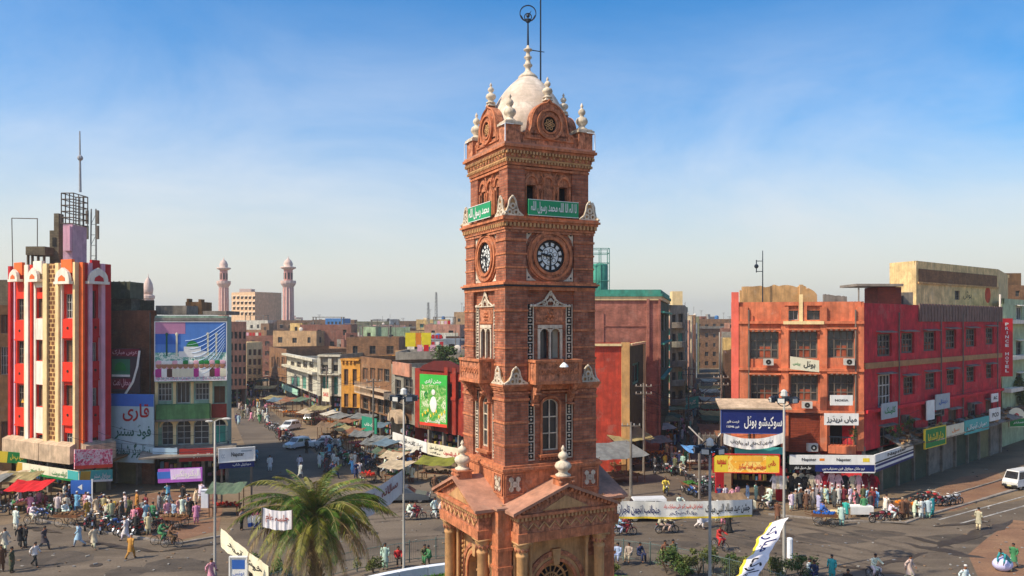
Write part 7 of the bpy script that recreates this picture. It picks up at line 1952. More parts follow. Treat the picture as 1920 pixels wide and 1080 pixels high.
b = MB(); b.use(M_IRON); b.tube((0, -.52, .34), (0, -.40, .95), .018); b.tube((0, -.42, .85), (0, .12, .85), .018); b.tube((0, -.41, .80), (0, .02, .30), .018); b.tube((0, .02, .30), (0, .16, .92), .018); b.tube((0, .02, .30), (0, .52, .34), .014); b.tube((0, .14, .82), (0, .52, .34), .012); b.build('frame', BIKE)
b = MB(); b.use(M_SEAT); b.ball((0, .16, .95), .12, 8, 5, (.8, 1.1, .35)); b.build('saddle', BIKE)
b = MB(); b.use(M_RIM); b.path([(-.28, -.22, .98), (-.2, -.38, 1.0), (.2, -.38, 1.0), (.28, -.22, .98)], .013, 4); b.build('handlebar', BIKE)
b = MB(); b.use(M_IRON); b.box(-.12, .12, .30, .68, .72, .74); b.build('carrier', BIKE)
def make_car(prof, cabin, Wd, wheels, name, R_=.30, van=False):
 """prof/cabin: side outlines (y, z); y negative is the front"""
 root = bpy.data.objects.new(name, None); COL.objects.link(root)
 b = MB(); b.use(M_VP)
 def slab(pts, w0, w1):
  n = len(pts); vs = [(-w0 if z < .75 else -w1, y, z) for y, z in pts] + [(w0 if z < .75 else w1, y, z) for y, z in pts]
  b.add(vs, [tuple(range(n)), tuple(range(2 * n - 1, n - 1, -1))] + [(i, n + i, n + (i + 1) % n, (i + 1) % n) for i in range(n)])
 slab(prof, Wd / 2, Wd / 2 - .03)
 n = len(cabin); wb, wt = Wd / 2 - .05, Wd / 2 - .17
 zt_ = max(z for y, z in cabin)
 vs = []
 for s in (-1, 1):
  for y, z in cabin: vs.append((s * (wt if z > zt_ - .12 else wb), y, z))
 b.add(vs, [tuple(range(n)), tuple(range(2 * n - 1, n - 1, -1))] + [(i, n + i, n + (i + 1) % n, (i + 1) % n) for i in range(n)])
 b.build('body', root)
 y0, z0 = cabin[0]; y1, z1 = cabin[1]; y2, z2 = cabin[2]; y3, z3 = cabin[3]
 b = MB(); b.use(glass())
 e = .012
 def pane(y0, z0, y1, z1, sgn, nm):
  bb = MB(); bb.use(glass()); d = Vector((0, y1 - y0, z1 - z0)); nrm = Vector((0, -(z1 - z0), (y1 - y0))).normalized() * e * sgn
  a = Vector((0, y0, z0)) + d * .1 + nrm; c = Vector((0, y0, z0)) + d * .88 + nrm
  bb.quad((-wb + .08, a.y, a.z), (wb - .08, a.y, a.z), (wt - .03, c.y, c.z), (-wt + .03, c.y, c.z)); bb.build(nm, root)
 pane(y0, z0, y1, z1, 1, 'windscreen'); pane(y3, z3, y2, z2, -1, 'rear_window')
 for s in (-1, 1):
  k = 2 if not van else 3
  for i in range(k):
   lo0, lo1 = y0 + (y3 - y0) * (i + .08 + (.10 if i == 0 else 0)) / k, y0 + (y3 - y0) * (i + .94 - (.1 if i == k - 1 else 0)) / k
   t0, t1 = y1 + (y2 - y1) * (i + .04) / k, y1 + (y2 - y1) * (i + .96) / k
   def X_(z): return s * (wb + (wt - wb) * (z - z0) / (z1 - .06 - z0) + e)
   za, zb_ = z0 + .05, z1 - .12
   bb = MB(); bb.use(glass()); bb.quad((X_(za), lo0, za), (X_(za), lo1, za), (X_(zb_), t1, zb_), (X_(zb_), t0, zb_)); bb.build('side_window', root)
   bb = MB(); bb.use(M_IRON); bb.box(min(s * (Wd / 2), s * (Wd / 2 + .01)), max(s * (Wd / 2), s * (Wd / 2 + .01)), lo1 - .12, lo1 - .02, .72, .75); bb.build('door_handle', root)
 ty_, rm_ = wheel_meshes(R_, .09, 6)
 for y in wheels:
  for s in (-1, 1):
   w = obj('wheel', ty_, root, (s * (Wd / 2 - .09), y, R_)); obj('rim', rm_, w)
   bb = MB(); bb.use(M_DARK); bb.X = Matrix.Translation((0, y, R_)) @ Matrix.Rotation(PI / 2, 4, 'Z');
   bb.ring(0, .02, 0, R_ + .06, s * -(Wd / 2 + .004) if s < 0 else -(Wd / 2 + .004), -(Wd / 2 - .001), n=16, a0=0, a1=PI) if False else None
 yf, yr = min(y for y, z in prof), max(y for y, z in prof)
 for s in (-1, 1):
  bb = MB(); bb.use(M_LAMP); bb.cbox(s * (Wd / 2 - .25), yf - .01, .62, .3, .05, .15); bb.build('headlight', root)
  bb = MB(); bb.use(M_TAIL); bb.cbox(s * (Wd / 2 - .2), yr + .01, .68, .22, .05, .18); bb.build('tail_light', root)
 for yy in (yf, yr):
  bb = MB(); bb.use(M_SEAT if van else M_VP); bb.cbox(0, yy, .38, Wd * .96, .14, .2); bb.build('bumper', root)
 bb = MB(); bb.use(M_PLATE); bb.cbox(0, yf - .08, .42, .4, .02, .12); bb.build('number_plate', root)
 return root
M_PLATE = mat('number_plate', (.6, .55, .3), var=.1, bump=0)
HATCH = make_car([(-1.75, .28), (-1.78, .60), (-1.0, .84), (1.55, .86), (1.72, .6), (1.7, .28)], [(-.95, .83), (-.35, 1.38), (1.15, 1.40), (1.55, .85)], 1.55, (-1.15, 1.15), 'car')
SEDAN = make_car([(-2.15, .28), (-2.18, .58), (-1.9, .72), (-.95, .88), (1.35, .90), (2.1, .86), (2.16, .6), (2.12, .28)], [(-.95, .87), (-.2, 1.38), (.85, 1.38), (1.5, .89)], 1.68, (-1.35, 1.3), 'car')
VAN = make_car([(-1.6, .35), (-1.65, .75), (-1.5, .98), (1.6, .98), (1.62, .35)], [(-1.5, .97), (-1.1, 1.80), (1.5, 1.85), (1.6, .97)], 1.5, (-1.05, 1.05), 'van', van=True)
VC = {'white': (.72, .72, .70), 'silver': (.45, .46, .47), 'dark grey': (.07, .08, .09), 'red': (.42, .025, .02), 'black': (.02, .02, .022), 'blue': (.03, .10, .34), 'green': (.03, .2, .1), 'maroon': (.2, .015, .02)}
def vehicle(root, x, y, col, face, label, group=None, cat=None):
 c = VC[col]; r = dup(root, (x, y, 0), math.radians(face), label, group, {k: c for k in ('body', 'fuel_tank', 'fender', 'side_cover', 'bumper')})
 r['category'] = cat or root.name.split('.')[0]; return r
def pvh(root, u, v, col, face, label, **k):
 g = G(u, v); return vehicle(root, g.x, g.y, col, face, label, **k)
for r in PROTO.values(): r['category'] = 'person'
# --- cars and vans
pvh(HATCH, 559, 840, 'white', -35, 'white hatchback at the mouth of the left bazaar, nose towards the square')
pvh(SEDAN, 606, 838, 'white', -75, 'white saloon parked across behind the white hatchback', )
pvh(HATCH, 544, 806, 'white', -20, 'white hatchback parked further up the left bazaar behind motorcycles')
pvh(SEDAN, 760, 940, 'dark grey', 92, 'dark grey saloon behind the thin lamp post and the white cloth banner')
pvh(VAN, 1212, 975, 'white', -88, 'white van half hidden behind the long cloth banner')
pvh(VAN, 1912, 915, 'white', -62, 'white van cut by the right edge of the picture')
pvh(VAN, 586, 792, 'silver', -15, 'silver van deep in the left bazaar')
def moto(u, v, col, face, where, rider=None, pill=None, **k):
 g = G(u, v); vehicle(MOTO, g.x, g.y, col, face, ('%s motorcycle %s' % (col, 'ridden ' if rider else 'parked ')) + where, group='motorcycles round the square', cat='motorcycle')
 f = math.radians(face)
 if rider: person(g.x - math.sin(f) * .18, g.y + math.cos(f) * .18, rider, 'riding', face, 'on the %s motorcycle %s' % (col, where), **k)
 if pill: person(g.x - math.sin(f) * .62, g.y + math.cos(f) * .62, pill, 'riding', face, 'riding pillion %s' % where)
def bike(u, v, face, rider, where, **k):
 g = G(u, v); vehicle(BIKE, g.x, g.y, 'black', face, 'black bicycle ' + where, group='bicycles in the square', cat='bicycle'); f = math.radians(face)
 if rider: person(g.x - math.sin(f) * .16, g.y + math.cos(f) * .16, rider, 'riding', face, 'on a bicycle ' + where, z=.12, **k)
# --- left foreground
W1, W2, W3 = 'at the lower left corner', 'in front of the striped building', 'in front of the shutters and purple sign'
pp(8, 1035, 'off white', 'walking', 70, W1); pp(30, 994, 'white', 'standing', 160, W2, cap='white'); pp(38, 1027, 'black', 'walking', 60, W1); pp(47, 1027, 'black', 'standing', -30, W1, att='shirt', low='dark grey')
pp(65, 1063, 'white', 'walking', 75, W1, att='shirt', low='black'); pp(22, 1074, 'olive', 'standing', 100, W1); pp(82, 1031, 'dark grey', 'striding', 80, W2); pp(2, 1072, 'brown', 'standing', 40, W1)
bike(62, 984, 80, 'white', 'by the red cloth stall', cap='white'); pp(74, 955, 'pink', 'standing', 10, 'at the red cloth stall'); pp(48, 946, 'brown', 'standing', 20, 'at the red cloth stall', cap='white'); pp(86, 960, 'maroon', 'standing', -40, 'right of the red cloth stall')
pp(148, 1025, 'pale blue', 'walking', -60, W2); pp(176, 1030, 'cream', 'walking', 60, W2); pp(245, 1048, 'ochre', 'walking', 170, 'walking alone on the road edge', cap='white')
pp(236, 1014, 'white', 'walking', -70, W3, cap='white'); pp(278, 1003, 'cream', 'standing', 30, W3, cap='beige'); pp(252, 990, 'pink', 'standing', 0, W3); pp(260, 988, 'red', 'standing', 15, W3); pp(255, 1003, 'black', 'standing', 0, W3, att='gown')
pp(342, 970, 'white', 'walking', 20, 'alone before the shop under the purple sign'); pp(354, 966, 'navy', 'standing', 150, 'near the shop under the purple sign'); pp(453, 994, 'grey', 'standing', 80, 'by the cloth bundle left of the palm', att='shirt', low='black')
bike(322, 1027, 85, 'brown', 'crossing the red paving'); bike(303, 1022, 88, 'green', 'following on the red paving')
pp(120, 978, 'white', 'sitting', 60, 'on a parked cart before the striped building', z=.45); pp(124, 965, 'off white', 'standing', 20, W2)
pp(395, 1098, 'pink', 'walking', 60, 'at the foot of the left lamp post')
cols = ['white', 'off white', 'cream', 'beige', 'pale blue', 'grey', 'brown', 'dark grey', 'white', 'off white', 'maroon', 'olive', 'sky blue', 'mint', 'navy', 'ochre', 'pink', 'green', 'black']
mc = ['red', 'black', 'black', 'maroon', 'blue', 'silver', 'black', 'green']
for k in range(17):
 u = 160 + k * 9.5 + RD.uniform(-3, 3); v = 990 + RD.uniform(-12, 14) - abs(k - 8) * .8
 moto(u, v, RD.choice(mc), RD.choice((150, 165, 20, -20, 200)), 'in the packed row before the shutters', rider='off white' if k == 4 else None)
for k in range(28):
 pp(150 + k * 8 + RD.uniform(-6, 6), RD.uniform(958, 982), RD.choice(cols), RD.choice(('standing', 'standing', 'walking', 'reaching')), RD.uniform(-180, 180), 'among the motorcycles before the shutters', cap=RD.choice((None, None, 'white')))
for k in range(20):
 pp(RD.uniform(-10, 140), RD.uniform(940, 965), RD.choice(cols), RD.choice(('standing', 'walking', 'sitting')), RD.uniform(-180, 180), 'under the awnings at the far left', cap=RD.choice((None, None, 'white')))
for k in range(8):
 moto(8 + k * 17, 962 + RD.uniform(-8, 12), RD.choice(mc), RD.uniform(0, 180), 'by the awnings at the far left')
for k in range(6):
 pp(300 + k * 20 + RD.uniform(-6, 6), RD.uniform(938, 952), RD.choice(cols), RD.choice(('standing', 'reaching')), RD.uniform(120, 240), 'at the shops under the mint building')
# --- left bazaar
bz = 'in the left bazaar street'
pp(562, 882, 'white', 'walking', 30, 'walking down the left bazaar mouth', low='cream'); pp(506, 884, 'white', 'standing', 20, 'by the edge of the left bazaar road'); pp(563, 897, 'off white', 'walking', 160, 'just above the palm crown')
pp(525, 826, 'maroon', 'standing', 30, 'beside the white hatchback'); pp(531, 828, 'brown', 'standing', -30, 'beside the white hatchback'); pp(575, 850, 'black', 'standing', 150, 'right in front of the white hatchback')
moto(478, 866, 'blue', 20, 'coming down the left bazaar', rider='sky blue', pill='navy')
pp(444, 795, 'navy', 'standing', 10, bz); pp(485, 782, 'white', 'walking', 10, bz)
for k in range(9): moto(505 + k * 6 + RD.uniform(-2, 2), 800 + k * 4 + RD.uniform(-4, 4), RD.choice(['white' if False else 'silver', 'black', 'red', 'black']), RD.uniform(40, 80), 'in the line at the left bazaar kerb')
for k in range(16): moto(520 + k * 10 + RD.uniform(-6, 6), 822 + k * 2.4 + RD.uniform(-8, 8), RD.choice(mc), RD.uniform(-60, 60), 'parked among the left bazaar stalls')
for k in range(20): moto(605 + k * 8 + RD.uniform(-3, 3), 866 + RD.uniform(-16, 12) + k * .6, RD.choice(mc), RD.uniform(-60, 60), 'in the crowd above the palm', rider=RD.choice(cols) if k % 3 == 0 else None)
for k in range(52):
 t_ = RD.random(); pp(600 + 190 * t_ + RD.uniform(-10, 10), RD.uniform(838, 900) + 8 * t_, RD.choice(cols), RD.choice(('standing', 'walking', 'walking', 'reaching', 'striding')), RD.uniform(-180, 180), 'in the crowd above the palm', cap=RD.choice((None, None, None, 'white')))
for k in range(46):
 v = RD.uniform(738, 800); t_ = (v - 738) / 62; pp(458 + 12 * t_ + RD.uniform(-22, 26 + 30 * t_), v, RD.choice(cols), RD.choice(('standing', 'walking', 'walking', 'striding')), RD.uniform(-180, 180), bz, group='people in the bazaars')
# --- behind the tower, left side of it
moto(779, 975, 'red', 100, 'behind the thin lamp post', rider='maroon', pill='white'); moto(828, 972, 'black', 100, 'left of the tower portico', rider='off white')
pp(814, 972, 'white', 'walking', 60, 'beside the motorcycle left of the portico'); pp(815, 925, 'brown', 'standing', 20, 'by the parked tyres left of the tower')
pp(746, 1064, 'red', 'sitting', 20, 'behind the railing at the lamp post foot', z=.2, att='shirt', low='black'); pp(806, 1062, 'green', 'sitting', -60, 'behind the railing left of the portico', z=.2); pp(722, 1068, 'mint', 'standing', 0, 'between palm and lamp post'); pp(795, 1060, 'olive', 'sitting', 30, 'behind the railing left of the portico', z=.2)
pp(765, 900, 'white', 'standing', 15, 'beside the thin lamp post'); pp(773, 905, 'off white', 'standing', -30, 'beside the thin lamp post', low='brown')
# --- right of the tower
R1 = 'behind the long cloth banner'
moto(1172, 1004, 'red', 95, 'right of the portico', rider='maroon', pill='pale blue'); moto(1251, 1000, 'black', 95, 'below the long cloth banner', rider='cream', pill='beige')
pp(1312, 992, 'white', 'walking', 70, R1); pp(1322, 990, 'white', 'striding', 70, R1); pp(1345, 980, 'off white', 'standing', 10, R1, cap='white'); pp(1366, 998, 'black', 'walking', -20, 'right of the long banner', att='gown'); pp(1356, 984, 'pink', 'standing', 0, R1)
for u in (1262, 1275, 1290, 1303): moto(u, 962, RD.choice(mc), RD.uniform(-30, 30), R1, rider=RD.choice(('white', 'off white', None)))
bike(1350, 1032, 30, 'red', 'by the railing below the long banner'); moto(1248, 928, 'black', 0, 'coming out of the right bazaar', rider='yellow')
moto(1278, 892, 'silver', 20, 'in the mouth of the right bazaar', rider='beige'); pp(1263, 872, 'white', 'walking', 10, 'in the mouth of the right bazaar'); pp(1247, 878, 'yellow', 'standing', 30, 'in the mouth of the right bazaar');
for k in range(12): moto(1288 + RD.uniform(0, 46), 908 + RD.uniform(-8, 26), RD.choice(mc), RD.uniform(-40, 60), 'packed by the sweets shop')
for k in range(72):
 v = RD.uniform(725, 890); t_ = (v - 725) / 165; c_ = 1312 - 45 * t_; pp(c_ + RD.uniform(-16 - 34 * t_, 14 + 18 * t_), v, RD.choice(cols), RD.choice(('standing', 'walking', 'walking', 'striding')), RD.uniform(-180, 180), 'in the crowded right bazaar', cap=RD.choice((None, None, 'white')), group='people in the bazaars')
for k in range(14): moto(1215 + RD.uniform(0, 60), 870 + RD.uniform(-20, 26), RD.choice(mc), RD.uniform(-40, 40), 'along the right bazaar shops')
for u, c in ((1160, 'pale blue'), (1181, 'beige'), (1198, 'navy')): pp(u, 1058, c, 'sitting', RD.uniform(-40, 40), 'behind the railing right of the portico', z=.25)
for u, c in ((1247, 'brown'), (1262, 'olive')): pp(u, 1062, c, 'standing', 20, 'among the garden bushes')
# --- right-hand side
S1, S2 = 'before the hanging clothes', 'by the motorcycles before the roller shutters'
moto(1440, 956, 'black', -80, 'at the end of the long banner', rider='white', cap='white'); pp(1484, 958, 'white', 'standing', 20, S1); pp(1500, 956, 'dark grey', 'standing', 0, S1); pp(1512, 957, 'brown', 'standing', 180, S1); pp(1524, 955, 'beige', 'standing', 30, S1, cap='white')
pp(1458, 978, 'brown', 'walking', -30, 'beside the right lamp post'); pp(1578, 986, 'mint', 'standing', 160, 'beside the white table, nearest the road'); pp(1586, 975, 'teal', 'standing', 150, 'beside the white table', low='grey')
pp(1540, 976, 'blue', 'sitting', 100, 'on the low cart before the clothes', z=.4); pp(1535, 962, 'lilac', 'standing', 100, S1); pp(1620, 968, 'green', 'standing', 180, S1); pp(1632, 962, 'dark grey', 'standing', 20, S1)
moto(1650, 980, 'maroon', 95, 'in front of the corner shutters', rider=None); moto(1672, 976, 'red', 95, 'in front of the corner shutters', rider='white')
pp(1660, 964, 'white', 'reaching', 120, S2); pp(1692, 974, 'brown', 'standing', 10, S2, cap='beige'); pp(1700, 972, 'brown', 'standing', -20, S2); pp(1714, 972, 'white', 'reaching', 60, S2); pp(1727, 973, 'white', 'standing', 10, S2); pp(1740, 972, 'mint', 'standing', -20, S2); pp(1748, 968, 'teal', 'standing', 30, S2)
for u, v, c in ((1737, 940, 'red'), (1750, 944, 'red'), (1758, 950, 'maroon'), (1775, 948, 'silver'), (1790, 946, 'silver'), (1725, 948, 'black')): moto(u, v, c, RD.uniform(70, 110), 'on the verge before the long shutters')
for k in range(20): pp(1488 + k * 8 + RD.uniform(-4, 4), RD.uniform(944, 954), RD.choice(cols), RD.choice(('standing', 'reaching', 'standing')), RD.uniform(90, 270), 'among the hanging clothes', cap=RD.choice((None, None, 'white')))
for k in range(8): pp(1345 + k * 14 + RD.uniform(-4, 4), RD.uniform(938, 950), RD.choice(cols), RD.choice(('standing', 'reaching')), RD.uniform(90, 270), 'at the sweets shop counter')
pp(1835, 994, 'beige', 'standing', 120, 'standing alone on the open road at right', low='cream')
bike(1641, 1090, 15, 'white', 'on the road near the lower right'); pp(1705, 1092, 'cream', 'walking', 40, 'walking at the lower right'); pp(1808, 1112, 'white', 'walking', 20, 'at the bottom edge lower right', cap='white')
pp(1890, 1072, 'teal', 'bending', -70, 'over the big white sack', low='cream'); pp(1901, 1066, 'green', 'walking', -50, 'behind the one with the sack', low='white')
for u, v, c in ((1515, 1084, 'white'), (1529, 1088, 'navy'), (1560, 1090, 'teal'), (1590, 1106, 'black')): pp(u, v, c, 'sitting' if c != 'teal' else 'standing', RD.uniform(-60, 60), 'by the railing at the bottom right')
for r in list(PROTO.values()) + [MOTO, BIKE, HATCH, SEDAN, VAN]:
 for ch in list(r.children):
  for g_ in list(ch.children): bpy.data.objects.remove(g_)
  bpy.data.objects.remove(ch)
 bpy.data.objects.remove(r)
# ------------------------------------------------------------------ lamps, poles, wires, stalls, palm, plants
M_POLE = mat('pole_paint', lin((168, 164, 154)), var=.12, streak=.25, bump=0, rough=.5)
def lamp(label, u, Y, vtop, r=.09, kind='arm', vbase=None):
 p = UY(u, Y); H = ZV(vtop, Y); t = thing('street_lamp', label, 'street lamp', (p.x, p.y, 0), group='lamp posts round the garden')
 b = MB(); b.use(M_POLE); b.lathe([(r * 1.8, 0), (r * 1.8, .3), (r * 1.2, .4), (r, H * .4), (r * .8, H)], n=10); b.build('pole', t, smooth=True)
 if kind == 'arm':
  b = MB(); b.use(M_POLE); b.path([(0, 0, H), (.3, -.1, H + .15), (.7, -.2, H + .2)], .04); b.build('arm', t)
  b = MB(); b.use(M_FRW); b.ball((.8, -.2, H + .18), .22, 8, 5, (1.4, .7, .4)); b.build('lamp_head', t)
  b = MB(); b.use(M_FRW); b.ball((-.35, 0, H + .0), .2, 8, 5, (1.3, .7, .4)); b.build('lamp_head', t)
 else:
  b = MB(); b.use(M_IRON); b.ring(0, H - .1, .45, .5, -.03, .03, n=16); b.tube((-1, 0, H - .15), (1, 0, H - .15), .04); b.tube((0, -.8, H - .15), (0, .8, H - .15), .04); b.build('crossbar', t)
  for k in range(6):
   a = k * PI / 3; b = MB(); b.use(M_IRON); b.at(.75 * math.cos(a), .75 * math.sin(a), H - .1, rz=a + PI / 2); b.box(-.24, .24, -.12, .12, -.22, .12); b.use(M_LAMP); b.box(-.2, .2, -.14, -.121, -.18, .08); b.at(); b.build('floodlight', t)
  b = MB(); b.use(M_LAMP); b.lathe([(.1, H), (.24, H + .1), (.2, H + .4), (.05, H + .5)], n=8); b.build('lantern', t)
 return t
lamp('tall white lamp post at the left with twin heads, beside the cream slanting banner', 403, 50, 790, .08)
lamp('slim grey floodlight mast behind the palm, left of the tower', 757, 51, 742, .07, 'flood')
lamp('white floodlight mast in front of the long cloth banner', 1331, 44, 838, .085, 'flood')
lamp('tall white floodlight mast in front of the navy hotel board', 1470, 50.5, 745, .085, 'flood')
def upole(u, Y, H, label, arms=2):
 p = UY(u, Y); t = thing('utility_pole', label, 'utility pole', (p.x, p.y, 0)); b = MB(); b.use(M_SLAB); b.tube((0, 0, 0), (0, 0, H), .15, .10, 7); b.build('pole', t)
 for k in range(arms):
  b = MB(); b.use(M_FRAME); z = H - .4 - k * .8; b.box(-.9, .9, -.06, .06, z, z + .1)
  for x in (-.8, -.3, .3, .8): b.use(M_FRW); b.tube((x, 0, z + .1), (x, 0, z + .28), .05, n=5)
  b.build('crossarm', t)
 return p
q1 = upole(1207, 86, 9.5, 'utility pole with crossarms against the dark green wall')
q2 = upole(1352, 92, 10, 'utility pole at the edge of the orange building')
q3 = upole(1291, 118, 9.5, 'utility pole in the middle of the right bazaar')
q4 = upole(700, 100, 9.0, 'utility pole over the stalls beside the green shop sign')
q5 = upole(612, 128, 9.0, 'utility pole deep in the left bazaar')
q6 = upole(1183, 74, 6.8, 'pale utility pole behind the tower base at right', 1)
def wire(a, za, c, zc_, sag, label=None, r=.022, n=14):
 b = MB(); b.use(M_IRON); pts = []
 for i in range(n + 1):
  t_ = i / n; p = a.lerp(c, t_); pts.append(Vector((p.x - a.x, p.y - a.y, za + (zc_ - za) * t_ - sag * 4 * t_ * (1 - t_))))
 b.path(pts, r, 3); o = b.build('cable', loc=(a.x, a.y, 0)); tag(o, label, 'cable', 'overhead cables'); return o
wire(q1, 9.2, q2, 9.6, 1.8, 'upper overhead cable sagging across the mouth of the right bazaar', .035); wire(q1, 8.4, q2, 8.6, 2.4, 'lower overhead cable sagging across the mouth of the right bazaar', .03)
wire(q1, 9.2, q3, 9.2, .8, 'overhead cable running from the green wall pole into the right bazaar'); wire(q2, 9.4, q3, 9.0, .9, 'overhead cable running from the orange building pole into the right bazaar'); wire(q4, 8.7, q5, 8.7, 1.2, 'overhead cable along the left bazaar stalls')
for k in range(9):
 ua, Ya, ub, Yb = 1180 + RD.uniform(0, 30), RD.uniform(84, 98), 1330 + RD.uniform(0, 40), RD.uniform(80, 110)
 wire(UY(ua, Ya), RD.uniform(5.5, 9), UY(ub, Yb), RD.uniform(6, 10), RD.uniform(.6, 2.2), 'thin loose cable strung over the mouth of the right bazaar', .018)
for k in range(8):
 wire(UY(RD.uniform(430, 500), RD.uniform(85, 150)), RD.uniform(7, 11), UY(RD.uniform(560, 740), RD.uniform(100, 135)), RD.uniform(6, 9), RD.uniform(.5, 1.8), 'thin loose cable strung across the left bazaar', .02)
for k in range(7):
 wire(UY(RD.uniform(1345, 1400), 72), RD.uniform(5, 9), c0 + dC * RD.uniform(4, 30) - nC * .6, RD.uniform(5, 10), RD.uniform(.3, 1.4), 'thin loose cable looped across the orange and crimson fronts', .018)
for k in range(6):
 wire(UY(RD.uniform(100, 290), 71.5), RD.uniform(4.5, 7), UY(RD.uniform(390, 480), RD.uniform(71, 74)), RD.uniform(4, 6), RD.uniform(.3, 1.2), 'thin loose cable looped over the left shop fronts', .018)
wire(UY(740, 104), 8.5, q4, 8.5, .7, 'overhead cable from the grey narrow house to the stall pole')
t = thing('transformer', 'cluttered pole transformer with slanting brackets by the orange banner', 'transformer', (UY(1330, 72.5).x, 72.5, 0))
b = MB(); b.use(M_SLAB); b.tube((-.9, 0, 0), (-.9, 0, 6.0), .12); b.tube((.9, 0, 0), (.9, 0, 6.0), .12); b.build('pole', t)
b = MB(); b.use(M_FRAME); b.box(-1.2, 1.2, -.5, .5, 4.6, 4.75); b.box(-.6, .6, -.4, .4, 4.76, 5.8); [b.tube((x, -.3, 5.8), (x, -.3, 6.1), .06, n=5) for x in (-.4, 0, .4)]; [b.box(-.5 + .2 * k, -.44 + .2 * k, -.52, -.401, 4.9, 5.7) for k in range(6)]; b.build('tank', t)
b = MB(); b.use(M_RW); b.tube((-1.9, -.1, 6.6), (-.6, -.1, 5.3), .06, n=4); b.tube((2.0, -.1, 7.2), (.7, -.1, 5.6), .06, n=4); b.build('bracket', t)
# --- market stalls, carts, awnings
def heap(b, x0, x1, y0, y1, z, m, r=.12, n=26):
 b.use(m)
 for i in range(n):
  b.ball((RD.uniform(x0, x1), RD.uniform(y0, y1), z + RD.uniform(0, .18)), r * RD.uniform(.7, 1.2), 6, 4)
def stall(x, y, rz, aw, goods, label, w=2.6, d=1.6, h=2.5, group='stalls round the square', cat='stall', tilt=.35):
 t = thing('market_stall', label, cat, (x, y, 0), rz, group)
 for sx in (-1, 1):
  for sy in (-1, 1):
   b = MB(); b.use(M_WOOD); b.tube((sx * w / 2, sy * d / 2, 0), (sx * w / 2, sy * d / 2, h - (tilt if sy < 0 else 0)), .04, n=5); b.build('post', t)
 b = MB(); b.use(aw); n = 8
 for i in range(n):
  for j in range(4):
   def Z(i, j): return h + .05 - tilt * (1 - j / 4) * 1.3 - .12 * math.sin(PI * (i / n)) - .05 * math.sin(i * 2.1 + j)
   X_ = lambda i: -w / 2 - .25 + (w + .5) * i / n; Y_ = lambda j: -d / 2 - .5 + (d + .8) * j / 4
   b.quad((X_(i), Y_(j), Z(i, j)), (X_(i + 1), Y_(j), Z(i + 1, j)), (X_(i + 1), Y_(j + 1), Z(i + 1, j + 1)), (X_(i), Y_(j + 1), Z(i, j + 1)))
 b.build('awning', t)
 b = MB(); b.use(M_WOOD); b.box(-w / 2 + .1, w / 2 - .1, -d / 2 + .1, d / 2 - .1, .72, .80); [b.box(sx * w * .4 - .04, sx * w * .4 + .04, sy * d * .35 - .04, sy * d * .35 + .04, 0, .72) for sx in (-1, 1) for sy in (-1, 1)]; b.build('table', t)
 b = MB(); heap(b, -w / 2 + .2, w / 2 - .2, -d / 2 + .2, d / 2 - .2, .85, goods); o = b.build('goods', t); o['kind'] = 'stuff'
 return t
AWC = [('faded blue', (96, 116, 128)), ('patched brown', (128, 104, 78)), ('dusty green', (88, 106, 82)), ('sun bleached white', (196, 190, 172)), ('rusty brown', (138, 92, 64)), ('dirty cream', (188, 168, 136)), ('grey tarpaulin', (120, 122, 118)), ('khaki', (150, 136, 92))]
AWM = [mat('awning_%d' % i, lin(c), var=.25, streak=.4, bump=.3) for i, (n, c) in enumerate(AWC)]
GDS = [('red tomatoes', (190, 40, 24)), ('oranges', (226, 130, 30)), ('green vegetables', (60, 110, 40)), ('pink cloth bundles', (200, 110, 130)), ('brown sacks', (130, 96, 60)), ('yellow mangoes', (220, 180, 60)), ('white bundles', (206, 200, 190))]
GDM = [mat('goods_%d' % i, lin(c), var=.3, bump=0) for i, (n, c) in enumerate(GDS)]
def rstall(u, v, rz, where, **k):
 i, j = RD.randrange(len(AWC)), RD.randrange(len(GDS)); g = G(u, v)
 return stall(g.x, g.y, rz, AWM[i], GDM[j], 'stall with %s awning and %s %s' % (AWC[i][0], GDS[j][0], where), **k)
for k in range(12):      # right kerb of the left bazaar
 t_ = k / 11; u = 508 + 200 * t_ ** 1.25 + RD.uniform(-4, 4); v = 766 + 62 * t_ ** 1.1 + RD.uniform(-5, 5)
 rstall(u, v, RD.uniform(-1.0, -.2), 'along the left bazaar', w=RD.uniform(2.0, 3.2), h=RD.uniform(2.3, 3.6))
for k in range(9):       # left kerb and street end
 rstall(RD.uniform(432, 500), RD.uniform(728, 752), RD.uniform(-.4, .4), 'at the far end of the left bazaar', w=RD.uniform(3, 5), h=RD.uniform(2.8, 4))
for k in range(8):      # second row nearer the square
 t_ = k / 7; u = 612 + 118 * t_ + RD.uniform(-5, 5); v = 822 + 50 * t_ + RD.uniform(-6, 5)
 rstall(u, v, RD.uniform(-.9, -.2), 'in the second row above the palm', w=RD.uniform(1.8, 2.8), h=RD.uniform(2.0, 3.0), d=1.2)
for k in range(7):
 rstall(RD.uniform(720, 800), RD.uniform(868, 888), RD.uniform(-.5, -.1), 'under the sloping white fascia', w=RD.uniform(1.8, 2.6), h=RD.uniform(1.9, 2.2), d=1.1)
for k in range(10):
 t_ = k / 9; rstall(1228 + 50 * t_ ** .7 + RD.uniform(-3, 3), 862 - 110 * t_ ** .7, .3, 'on the left of the right bazaar', w=RD.uniform(2.5, 4), h=RD.uniform(2.6, 3.6))
for k in range(9):
 t_ = k / 8; rstall(1345 - 18 * t_ + RD.uniform(-3, 3), 848 - 110 * t_, .0, 'on the right of the right bazaar', w=RD.uniform(2.5, 4), h=RD.uniform(2.6, 3.6))
for u, v in ((-20, 945), (12, 938), (40, 940)): rstall(u, v, .1, 'at the far left under the green awning')
